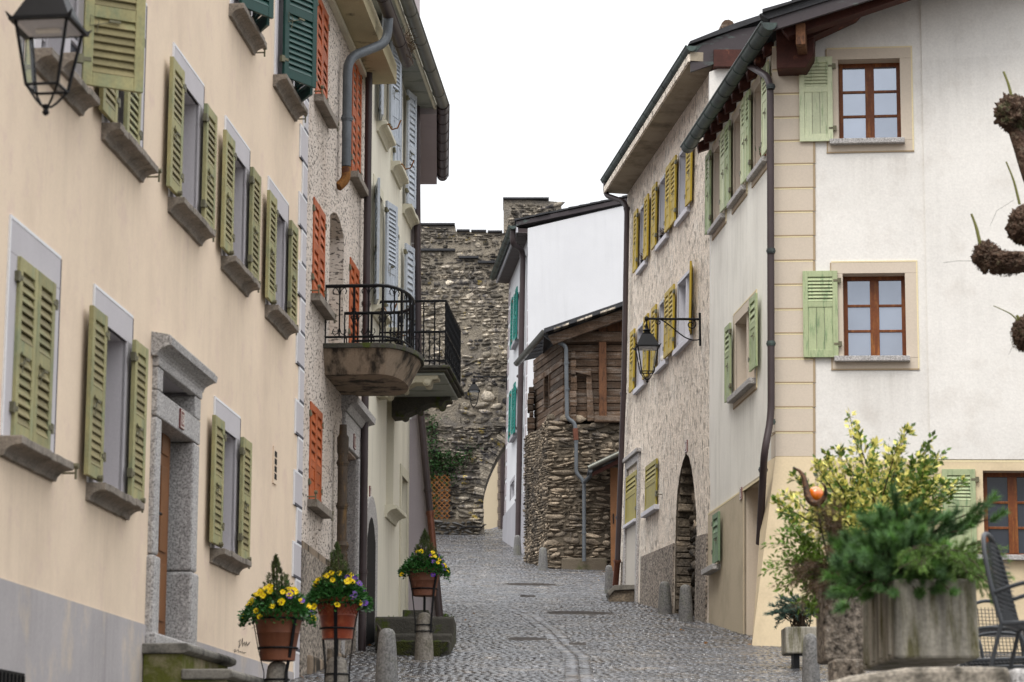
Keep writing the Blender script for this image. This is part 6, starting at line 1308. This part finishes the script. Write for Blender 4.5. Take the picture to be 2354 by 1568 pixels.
# ivy and trellis on the gate
TR=empty('wood_trellis',G and GW.P(*GW.uv(1010,1200),.15),'orange brown wooden lattice trellis leaning on the stone gate wall','trellis')
f=Wall(GW.P(0,0,.22),u=EX); A=f.uv(986,1092);B=f.uv(1034,1198); w_,h_=B[0]-A[0],A[1]-B[1]
def clipseg(x0,y0,dx,dy):
    t0,t1=-9,9
    for p,d,lo,hi in ((x0,dx,0,w_),(y0,dy,0,h_)):
        a,b=(lo-p)/d,(hi-p)/d; a,b=min(a,b),max(a,b); t0=max(t0,a); t1=min(t1,b)
    return (t0,t1) if t1-t0>.1 else None
for k in range(-9,14):
    for sg in (1,-1):
        s=clipseg(k*.17,0 if sg>0 else h_,.7071,.7071*sg)
        if s:
            p0=f.P(A[0]+k*.17+.7071*s[0],B[1]+(0 if sg>0 else h_)+.7071*sg*s[0],.0 if sg>0 else .025); p1=f.P(A[0]+k*.17+.7071*s[1],B[1]+(0 if sg>0 else h_)+.7071*sg*s[1],.0 if sg>0 else .025)
            m=MB(); m.tube([p0,p1],.014,4); m.build('slat',trellisw,TR)
IV=empty('climbing_ivy',GW.P(*GW.uv(990,1195),.2),'green climbing plant spreading across the stone gate wall above the trellis','climber')
rng=np.random.default_rng(5); stems=[[(992,1195),(990,1090),(992,1050),(1005,1045),(1030,1052),(1055,1050),(1085,1042)],[(990,1090),(989,1020),(993,985),(992,955)],[(1010,1050),(1020,1080),(1033,1110)],[(1030,1052),(1045,1070),(1062,1060)],[(1000,1048),(1015,1065),(1002,1090)]]
cc=[];m=MB()
for st in stems:
    pts=[f.P(*f.uv(x,y),-.05) for x,y in st]; m.tube(pts,.012,5)
    for a,b in zip(pts,pts[1:]):
        L=(b-a).length; n=int(L*190)
        for k in range(n): p=a.lerp(b,rng.random()); cc.append((p.x+rng.normal(0,.17),p.y+rng.normal(-.02,.08),p.z+rng.normal(0,.13)))
m.build('stem',twig,IV); cc=np.array(cc); V,F,tt=leaves(cc,rng.normal(0,1,(len(cc),3))+np.array([0,-.3,-.3]),rng.uniform(.06,.11,len(cc)),rng.uniform(.05,.08,len(cc)),rng); fast('foliage',V,F,ivyg,IV,tt,kind='stuff')
m=MB(); m.tube([at(950,520,72),at(1045,535,76),at(1155,552,80)],.012,4); setp(m.build('overhead_wire',iron),'thin overhead wire crossing in front of the gate wall top','wire')
# window-sill plants and pots on the right houses
def sillpot(fr,a,b,d,label,kind):
    p=fr.P(a,b,d); m=MB(); P_=empty('sill_pot',p,label,'plant pot','small plants on window sills')
    m.lathe(p,[(.05,0),(.075,.11),(.08,.13),(.06,.13)],14); m.build('pot_wall',terrar if kind!='d' else iron,P_,smooth=True)
    r=np.random.default_rng(int(abs(a)*100)); n=60; c=np.array(p)+r.normal(0,.04,(n,3))+np.array([0,0,.15]); V,F,tt=leaves(c,r.normal(0,.6,(n,3))+np.array([0,0,.9]),r.uniform(.06,.14,n),.02,r); fast('foliage',V,F,dryg if kind=='d' else ivyg,P_,tt,kind='stuff')
q=U[0]; sillpot(R1,q[0]+.2,q[2],-.02,'orange pot with a thin plant on the upper sill of the white corner house','g')
q=UPW[1]; sillpot(PB,q[1]-.22,q[2],-.05,'dry red flowers in a dark box on an upper mustard house sill','d'); q=UPW[2]; sillpot(PB,q[1]-.2,q[2],-.05,'dry flowers on the farthest upper mustard house sill','d'); q=LWW[1]
m=MB(); p=PB.P(q[0]+.3,q[2]+.07,-.0); m.lathe(p,[(.02,-.07),(.075,-.04),(.085,.0),(.06,.05),(.01,.07)],12); setp(m.build('white_pot',plate_w,smooth=True),'small white rounded pot on a lower sill of the mustard house','plant pot')
# ---------------------------------------------------------------- terrace corner, right foreground
TZ=.62; m=MB(); T_=[(2.3,13.4),(9,13.4),(9,22),(2.75,22),(2.3,17)]
fl=Fr(Vector((0,0,0)),Vector((1,0,0)),Vector((0,1,0)),Zv); m.prism(fl,T_,-3,TZ); setp(m.build('terrace',M('terrace_paving',(.16,.15,.14),.5,.2,2,.2,30,.3,20)),'raised paved cafe terrace','terrace',None,'structure')
TG=empty('granite_trough',(2.6,13,TZ),'rough granite slab parapet at the terrace edge in the foreground','parapet')
f=Wall(at(1940,1560,13.2),u=EX); 
m=MB(); pts=[f.uv(x,y) for x,y in ((1890,1570),(1960,1552),(2086,1534),(2200,1531),(2322,1533),(2326,1640),(1890,1640))]; m.prism(f,pts,-.5,0); m.build('slab',M('rough_pale_granite',(.27,.235,.19),.85,.2,4,.45,40,.6,30,.015,col2=(.08,.07,.055),c2s=7,c2lo=.48,c2hi=.65),TG,bevel=.03)
m=MB(); pts=[f.uv(x,y) for x,y in ((2327,1535),(2420,1536),(2420,1640),(2328,1640))]; m.prism(f,pts,-.5,-.03); m.build('slab',granite,TG,bevel=.03)
m=MB(); m.box(f,f.a(2000,1600),f.a(2420,1600),-2.5,f.b(2000,1640),-.45,-.05); m.build('base',stoned,TG)
def boxpot(name,label,p0,w,dp,h,mat,soilm=soil,flare=.04,rib=0,bev=.02):
    x,y,z=p0; P_=empty(name,(x+w/2,y+dp/2,z),label,'planter'); m=MB(); t=.05; k=flare
    B_=[(x+k,y+k),(x+w-k,y+k),(x+w-k,y+dp-k),(x+k,y+dp-k)]; T=[(x,y),(x+w,y),(x+w,y+dp),(x,y+dp)]; I=[(x+t,y+t),(x+w-t,y+t),(x+w-t,y+dp-t),(x+t,y+dp-t)]
    vs=[Vector((*q,z)) for q in B_]+[Vector((*q,z+h)) for q in T]+[Vector((*q,z+h)) for q in I]+[Vector((*q,z+h-.08)) for q in I]
    fs=[(0,1,2,3)]
    for i in range(4):
        j=(i+1)%4; fs+=[(i,j,j+4,i+4),(i+4,j+4,j+8,i+8),(i+8,j+8,j+12,i+12)]
    m.add(vs,fs); m.build('planter_wall',mat,P_,bevel=bev); m=MB(); m.add([v+Zv*.01 for v in vs[12:16]],[(0,1,2,3)]); m.build('potting_soil',soilm,P_)
    if rib:
        m=MB()
        for i in range(rib): xx=x+.0; yy=y+dp*(i+.5)/rib; m.add([Vector((xx-.012,yy-.05,z+h-.03)),Vector((xx-.012,yy+.05,z+h-.03)),Vector((xx+k-.012,yy+.05,z+.03)),Vector((xx+k-.012,yy-.05,z+.03)),Vector((xx+.05,yy-.06,z+h-.03)),Vector((xx+.05,yy+.06,z+h-.03)),Vector((xx+.08,yy+.06,z+.03)),Vector((xx+.08,yy-.06,z+.03))],[(0,1,2,3),(0,1,5,4),(1,2,6,5),(2,3,7,6),(3,0,4,7)])
        m.build('planter_rib',mat,P_,bevel=.01)
    return P_
c0_=at(2058,1514,15.0); c1_=at(2243,1330,15.0)
boxpot('concrete_planter','large stained concrete planter in the right foreground',(c0_.x,15,c0_.z),c1_.x-c0_.x,1.35,c1_.z-c0_.z,concp,rib=4,flare=-.008)
q0=at(1895,1520,17.4); q1=at(1988,1340,17.4)
boxpot('aggregate_planter','tall brown exposed aggregate planter with dried plants',(q0.x,17.4,q0.z),q1.x-q0.x+.05,.45,q1.z-q0.z,aggp,flare=.0)
q0=at(1902,1560,16.9); m=MB(); m.box(Fr(Vector((q0.x,16.7,q0.z-.6)),EX,Zv,Vector((0,-1,0))),0,.22,0,.72,-.2,.1); setp(m.build('granite_post',aggp,bevel=.02),'short rough stone post below the brown planter','post')
q0=at(1806,1502,29.3); q1=at(1880,1440,29.3)
boxpot('small_planter','small grey concrete planter holding the blue juniper',(q0.x,29.3,q0.z),q1.x-q0.x,.5,q1.z-q0.z,concp,flare=.0)
for k in range(2): m=MB(); m.box(Fr(Vector((q0.x+.10+k*.16,29.35,q0.z)),EX,Zv,Vector((0,-1,0))),0,.07,-.3,0,-.3,0); m.build('planter_foot',iron,bpy.data.objects['small_planter'])
# shrubs
def shoots(base,targets,rad,mat,parent,name='stem',k=5,sag=0):
    m=MB(); out=[]
    for t in targets:
        p0=Vector(base)+Vector((random.gauss(0,.06),random.gauss(0,.06),0)); p1=Vector(t); pts=[p0.lerp(p1,j/k)+Vector((random.gauss(0,.015),random.gauss(0,.015),-sag*math.sin(math.pi*j/k)+.10*math.sin(math.pi*j/k))) for j in range(k+1)]
        m.tube(pts,[rad*(1-.75*j/k) for j in range(k+1)],5); out.append(pts)
    m.build(name,mat,parent); return out
rng=np.random.default_rng(21)
# variegated shrub
EU=empty('variegated_shrub',at(1990,1340,18.0),'tall variegated shrub with yellow and green leaves behind the pine','shrub')
tg=[]
tips=[(1955,950),(1968,980),(2085,985),(2070,1010),(2140,1010),(2160,1040),(1895,1040),(1875,1060),(1820,1095),(1800,1135),(1775,1155),(1790,1175),(2010,1020),(2040,1030),(1930,1030),(2110,1050),(2150,1100),(2175,1110),(2190,1130),(1850,1120),(1900,1090),(1950,1060),(2000,1060),(2060,1070),(2120,1110),(2165,1160),(2220,1105)]
for x,y in tips: tg.append(at(x,y,random.uniform(17.3,18.9)))
for k in range(46): tg.append(at(random.uniform(1860,2160),random.uniform(1050,1250),random.uniform(17.0,19.0)))
st=shoots(at(2005,1345,18.0),tg,.011,twig,EU)
C=[];D=[];YC=[];YD=[]
for pts in st:
    for j in range(1,len(pts)):
        a,b=pts[j-1],pts[j]; 
        if j<=2: continue
        n=48
        for q in range(n):
            p=a.lerp(b,rng.random()); dirn=(b-a).normalized(); r=Vector(rng.normal(0,1,3)); 
            tip=(j==len(pts)-1); yl_=rng.random()<(.52 if p.x<at(2080,1100,18).x else .26)
            (YC if yl_ else C).append(tuple(p+r*(.012 if j==len(pts)-1 else .04))); (YD if yl_ else D).append(tuple(dirn*.7+r*.55))
C=np.array(C);D=np.array(D); ordr=np.argsort(C[:,1])
for cc,dd,mt in ((C,D,eug),(np.array(YC),np.array(YD),euy)):
    n=len(cc); L=rng.uniform(.038,.062,n); V,F,tt=leaves(cc,dd,L,L*.6,rng)
    nsing=min(130,n); sel=np.argsort(cc[:,1])[:nsing]; ms=np.ones(n,bool); ms[sel]=False
    for q in sel: fast('leaf',V[q*5:q*5+5],F[0:4],mt,EU,tt[q*4:q*4+4])
    keep=np.where(ms)[0]; F2=np.array([(0,1,4),(1,2,4),(2,3,4),(3,0,4)]); VV=V.reshape(-1,5,3)[keep].reshape(-1,3); fast('foliage',VV,(F2[None]+5*np.arange(len(keep))[:,None,None]).reshape(-1,3),mt,EU,tt.reshape(-1,4)[keep].ravel(),kind='stuff')
# mountain pine
PI=empty('mountain_pine',at(2060,1340,15.5),'bushy dark green dwarf pine growing out of the concrete planter','pine shrub')
tg=[]
for k in range(120):
    a=random.uniform(0,1); x=random.uniform(1925,2190); top=1200+ (0 if 1990<x<2120 else 40)+abs(x-2060)*.25; y=random.uniform(top-15,1370-(x<1960)*-30); tg.append(at(x,y,random.uniform(14.8,16.4)))
for x,y in ((2050,1140),(2020,1185),(2090,1180),(1935,1330),(1950,1240),(1930,1270),(2240,1195),(2205,1220),(2290,1190),(2275,1160),(2180,1200),(2150,1195)): tg.append(at(x,y,15.3))
st=shoots(at(2070,1350,15.5),tg,.012,twig,PI)
C=[];D=[];Ls=[]
for pts in st:
    for j in (3,4,5):
        a,b=pts[j-1],pts[j]; dirn=(b-a).normalized(); dirn=(dirn+Vector((random.gauss(0,.15),random.gauss(0,.15),.55))).normalized()
        C.append(tuple(b-dirn*.05)); D.append(tuple(dirn)); Ls.append(random.uniform(.11,.15))
V,F,tt=needles(np.array(C),np.array(D),np.array(Ls),.0045,230,.55,rng); fast('foliage',V,F,pineg,PI,tt,kind='stuff')
# drooping juniper
JU=empty('drooping_juniper',at(2190,1340,15.4),'light green feathery juniper drooping over the right end of the concrete planter','juniper')
tg=[]
for k in range(80):
    x=random.uniform(2070,2310); y=random.uniform(1255,1330)+max(0,x-2190)*random.uniform(-.1,.75); tg.append(at(x,y,random.uniform(14.5,15.6)))
st=shoots(at(2170,1350,15.5),tg,.008,twig,JU,sag=-.02)
C=[];D=[];Ls=[]
for pts in st:
    for j in (2,3,4,5):
        a,b=pts[j-1],pts[j]; 
        for q in range(3):
            dirn=((b-a).normalized()+Vector((random.gauss(0,.4),random.gauss(0,.4),random.gauss(-.25,.35)))).normalized(); C.append(tuple(a.lerp(b,random.random()))); D.append(tuple(dirn)); Ls.append(random.uniform(.06,.10))
V,F,tt=needles(np.array(C),np.array(D),np.array(Ls),.004,34,.35,rng); fast('foliage',V,F,junig,JU,tt,kind='stuff')
# dried brown plant, lime twigs and blue juniper
DR=empty('dried_heather',at(1930,1345,17.5),'dried brown heather hanging from the tall planter','dry plant'); tg=[]
for k in range(32): t=random.random(); tg.append(at(1905+ (1950-1905)*t+random.gauss(0,14),1165+150*t+random.gauss(0,16),random.uniform(16.8,17.4)))
for k in range(16): t=random.random(); tg.append(at(1820+100*t+random.gauss(0,10),1330+40*t+random.gauss(0,18),random.uniform(16.8,17.6)))
st=shoots(at(1935,1350,17.6),tg,.006,twig,DR); C=[];D=[];Ls=[]
for pts in st:
    for j in (2,3,4,5):
        a,b=pts[j-1],pts[j]
        for q in range(3): C.append(tuple(a.lerp(b,random.random()))); D.append(tuple(((b-a).normalized()+Vector((random.gauss(0,.6),random.gauss(0,.6),random.gauss(-.3,.4)))).normalized())); Ls.append(random.uniform(.06,.12))
V,F,tt=needles(np.array(C),np.array(D),np.array(Ls),.0034,26,.5,rng); fast('foliage',V,F,dryg,DR,tt,kind='stuff')
LI=empty('lime_leaved_twigs',at(1900,1350,18.2),'arching twigs with small lime green leaves left of the tall planter','shrub'); tg=[at(x,y,random.uniform(17.6,18.6)) for x,y in ((1768,1250),(1775,1290),(1762,1312),(1790,1225),(1800,1180),(1812,1200),(1830,1215),(1842,1235),(1790,1345),(1800,1360),(1820,1270),(1850,1260),(1860,1290),(1840,1330),(1870,1320),(1825,1300),(1880,1350),(1845,1380),(1870,1390),(1835,1395),(1860,1410),(1890,1400))]
st=shoots(at(1895,1360,18.2),tg,.005,twig,LI); C=[];D=[]
for pts in st:
    for j in range(1,6):
        a,b=pts[j-1],pts[j]
        for q in range(24): r=Vector(rng.normal(0,1,3)); C.append(tuple(a.lerp(b,rng.random())+r*.02)); D.append(tuple((b-a).normalized()*.6+r*.5))
C=np.array(C);D=np.array(D); L=rng.uniform(.03,.06,len(C)); V,F,tt=leaves(C,D,L,L*.5,rng); fast('foliage',V,F,limeg,LI,tt,kind='stuff')
BJ=empty('blue_juniper',at(1840,1440,29.5),'small blue green juniper in the small planter','juniper'); tg=[at(1760+random.uniform(0,110),1375+random.uniform(0,60),random.uniform(29.2,29.9)) for k in range(46)]+[at(1880,1420,29.4)]
st=shoots(at(1840,1445,29.5),tg,.008,twig,BJ); C=[];D=[];Ls=[]
for pts in st:
    for j in (3,4,5):
        a,b=pts[j-1],pts[j]
        for q in range(3): C.append(tuple(a.lerp(b,random.random()))); D.append(tuple(((b-a).normalized()+Vector((random.gauss(0,.4),random.gauss(0,.4),.3))).normalized())); Ls.append(random.uniform(.06,.1))
V,F,tt=needles(np.array(C),np.array(D),np.array(Ls),.006,30,.5,rng); fast('foliage',V,F,junib,BJ,tt,kind='stuff')
# orange glass ball in a twisted metal horn
OB=empty('garden_ornament',at(1873,1160,17.2),'orange glass ball cradled in a twisted rusty metal horn among the leaves','garden ornament')
c=at(1874,1137,17.2); m=MB(); R_=.058; m.lathe(c,[(R_*math.sin(t)+.001,-R_*math.cos(t)) for t in [math.pi*k/16 for k in range(17)]],24); m.build('glass_ball',orangeg,OB,smooth=True)
px_=[(1822,1075),(1838,1082),(1848,1098),(1852,1120),(1855,1142),(1868,1158),(1884,1156),(1896,1142),(1898,1122),(1888,1108),(1874,1102)]
pts=[at(x,y,17.2-.02*k) for k,(x,y) in enumerate(px_)]; m=MB(); m.tube(arc_path(pts,.05,3),[.004+.022*math.sin(math.pi*min(1,(i+1)/34))**.8 for i in range(len(arc_path(pts,.05,3)))],8); m.build('metal_horn',M('rusty_pitted_metal',(.10,.05,.025),.45,.5,30,.4,80,1,60,.01,metal=.5,col2=(.02,.018,.016),c2s=40,c2lo=.45,c2hi=.6),OB,smooth=True)
m=MB(); m.tube([at(1876,1160,17.2),at(1890,1230,17.3),at(1915,1340,17.5)],.006,5); m.build('rod',iron,OB)
# weeds in the corners and fallen leaves
for k,(px,py,Y,lb) in enumerate(((902,1442,33.2,'small green weed tuft on the steps by the cream house wall'),(1022,1372,39,'small weed growing at the foot of the lavender house'),(1850,1480,33.0,'small weed at the foot of the white corner house'))):
    p=at(px,py,Y); 
    if k: p.z=gh(p.x,p.y)
    r=np.random.default_rng(60+k); n=70; c=np.array(p)+r.normal(0,.05,(n,3))*np.array([1,1,.4])+np.array([0,0,.05]); V,F,tt=leaves(c,r.normal(0,.7,(n,3))+np.array([0,0,.8]),r.uniform(.05,.1,n),.02,r); setp(fast('weed_tuft',V,F,limeg,None,tt,c=p),lb,'weed')
r=np.random.default_rng(9); n=90; yy=r.uniform(26.5,60,n); sd=r.random(n)<.5; xx=np.where(sd,XL(yy)+.25+r.exponential(.25,n),XR(yy)-.25-r.exponential(.25,n)); c=np.stack([xx,yy,ghv(xx,yy)+.022],1); V,F,tt=leaves(c,np.stack([r.normal(0,1,n),r.normal(0,1,n),r.normal(0,.08,n)],1),r.uniform(.05,.09,n),r.uniform(.03,.05,n),r)
setp(fast('fallen_leaves',V,F,leafm('fallen_leaf_brown',(.22,.10,.035),(.30,.17,.05)),None,tt,kind='stuff'),'scattered brown fallen leaves along the lane edges','fallen leaves')
# cafe chairs and table
def chair(x,y,ang,label):
    C_=empty('cafe_chair',(x,y,TZ),label,'chair','dark metal mesh cafe chairs on the terrace'); c,s=math.cos(ang),math.sin(ang)
    P=lambda a,b,z:Vector((x+a*c-b*s,y+a*s+b*c,TZ+z))
    m=MB()   # back hoop
    bk=[P(-.24,.22,.44),P(-.25,.27,.65),P(-.22,.31,.86),P(-.12,.335,.97),P(0,.34,1.0),P(.12,.335,.97),P(.22,.31,.86),P(.25,.27,.65),P(.24,.22,.44)]; m.tube(arc_path(bk,.08,3),.014,7); m.build('back_frame',chairm,C_,smooth=True)
    m=MB()
    for k in range(-7,8):
        a=k*.03; zt=.96-.5*(a/.24)**4*.4-.02; m.tube([P(a,.215,.45),P(a,.275,.66),P(a,.32,zt)],.0035,4)
    for z in [.47+.028*j for j in range(17)]: hw=.235*(1-max(0,z-.75)**2*6); m.tube([P(-hw,.22+.11*(z-.45)*1.9*.55,z),P(0,.235+.11*(z-.45)*1.9*.55,z),P(hw,.22+.11*(z-.45)*1.9*.55,z)],.003,4)
    m.build('back_mesh',chairm,C_)
    m=MB(); seat=[P(-.23,-.22,.45),P(.23,-.22,.45),P(.24,.22,.44),P(-.24,.22,.44)]; m.tube(seat+[seat[0]],.013,6); m.build('seat_frame',chairm,C_)
    m=MB(); 
    for k in range(15): t=(k+.5)/15; m.tube([seat[0].lerp(seat[1],t),seat[3].lerp(seat[2],t)],.0035,4); m.tube([seat[0].lerp(seat[3],t),seat[1].lerp(seat[2],t)],.0035,4)
    m.build('seat_mesh',chairm,C_)
    for sg in (-1,1):
        m=MB(); m.tube(arc_path([P(sg*.25,.25,.62),P(sg*.28,.05,.68),P(sg*.28,-.2,.66),P(sg*.27,-.24,.45),P(sg*.25,-.27,.0)],.1,4),.013,6); m.build('arm_and_leg',chairm,C_,smooth=True)
        m=MB(); m.tube([P(sg*.24,.22,.44),P(sg*.26,.34,0)],.013,6); m.build('leg',chairm,C_)
p=at(2395,1400,14.0); chair(p.x+.05,14.1,math.radians(66),'large dark mesh chair cut off by the right edge, nearest the camera')
chair(at(2262,1500,17.6).x+.1,17.7,math.radians(75),'dark mesh chair turned sideways just right of the concrete planter')
chair(at(2335,1500,18.2).x,18.6,math.radians(10),'dark mesh chair pushed in at the cafe table')
T=empty('cafe_table',(at(2360,1440,19.3).x,19.3,TZ),'wet grey cafe table behind the chairs','table'); x,y,_=T.location; m=MB(); zt=at(2300,1436,19).z-TZ
m.lathe((x,y,TZ+zt-.03),[(.42,-.02),(.44,0),(.44,.025),(.42,.03),(.01,.03)],36); m.build('tabletop',tablem,T,smooth=True); m=MB(); m.tube([(x,y,TZ),(x,y,TZ+zt-.03)],.03,10); m.lathe((x,y,TZ),[(.25,0),(.25,.02),(.04,.05)],20); m.build('pedestal',chairm,T)
# pollarded plane tree, trunk outside the frame
PT=empty('pollarded_plane_tree',(5.5,20,gh(5.5,20)),'pollarded plane tree reaching knobbly fists in from the right edge','tree')
z0=gh(5.5,20); trunk=Vector((5.5,20,z0))
def knob(px,py,Y,r,sx=1.0,sz=1.0,seed=0):
    r0=np.random.default_rng(seed); c=at(px,py,Y); bm=bmesh.new(); bmesh.ops.create_icosphere(bm,subdivisions=5,radius=1)
    from mathutils import noise as mn
    for v in bm.verts:
        n=v.co.normalized(); k=1+.30*mn.noise(n*2.3+Vector((seed,0,0)))+.24*mn.noise(n*5+Vector((0,seed,0)))+.20*mn.noise(n*11)+.12*mn.noise(n*24); v.co=Vector((n.x*r*sx*k,n.y*r*k,n.z*r*sz*k))
    me=bpy.data.meshes.new('pollard_knob'); bm.to_mesh(me); bm.free(); me.materials.append(bark); me.polygons.foreach_set('use_smooth',[True]*len(me.polygons)); K=link('pollard_knob',me,c,PT)
    n=420; d=r0.normal(0,1,(n,3)); d/=np.linalg.norm(d,axis=1,keepdims=True); V,F,tt=needles(np.array(c)+d*np.array([r*sx,r,r*sz])*.93,d,np.full(n,.028),.006,4,.5,r0); fast('bark_bristle',V,F,bark,K,tt,kind='stuff'); return c
m=MB(); m.tube([trunk-Zv*.3,trunk+Zv*1.5,trunk+Zv*2.6],[.28,.22,.2],14); hub=trunk+Zv*2.6
def limb(pts,r0,r1,mat=bark,name='limb'):
    mm=MB(); pts=arc_path([Vector(p) for p in pts],.25,4); mm.tube(pts,[r0+(r1-r0)*i/(len(pts)-1) for i in range(len(pts))],10); return mm.build(name,mat,PT,smooth=True)
m.build('trunk',bark,PT,smooth=True)
k1=knob(2328,262,20,.140,.95,1.15,1); limb([hub,at(2420,520,20.1),at(2362,380,20),at(2335,300,20)],.12,.07); limb([at(2325,225,20),at(2318,195,20),at(2306,165,20)],.014,.010,shootg,'shoot')
k2=knob(2350,520,19.8,.13,.9,1.2,2); k3=knob(2268,590,19.7,.10,1.1,1.2,3); k4=knob(2312,605,19.6,.12,1.35,.75,4); limb([hub,at(2440,640,19.8),at(2360,600,19.7),at(2290,600,19.7)],.12,.08); limb([at(2253,565,19.7),at(2243,520,19.7),at(2232,492,19.7)],.016,.010,shootg,'shoot')
limb([at(2343,470,19.8),at(2330,415,19.8),at(2312,372,19.8)],.012,.007,shootg,'shoot')
k5=knob(2350,770,19.6,.10,.8,1.3,5); limb([hub,at(2420,800,19.7),at(2360,775,19.6)],.1,.06); limb([at(2345,745,19.6),at(2325,722,19.6),at(2283,703,19.6)],.008,.004,shootg,'shoot'); limb([at(2350,745,19.6),at(2336,725,19.6)],.014,.012,shootg,'shoot')
m=MB(); m.tube([at(2255,600,19.7),at(2200,570+30,19.7),at(2168,604,19.7)],.0018,4); m.tube([at(2275,520,19.7),at(2290,485,19.7),at(2330,460,19.7)],.0018,4); m.tube([at(2340,770,19.6),at(2318,815,19.6)],.0018,4); m.build('fine_twig',twig,PT)
for o in scene.objects:
    if o.name.split('.')[0] in ('geo',): pass
print('objects',len(scene.objects),'tris',sum(len(o.data.polygons) for o in scene.objects if o.type=='MESH'))
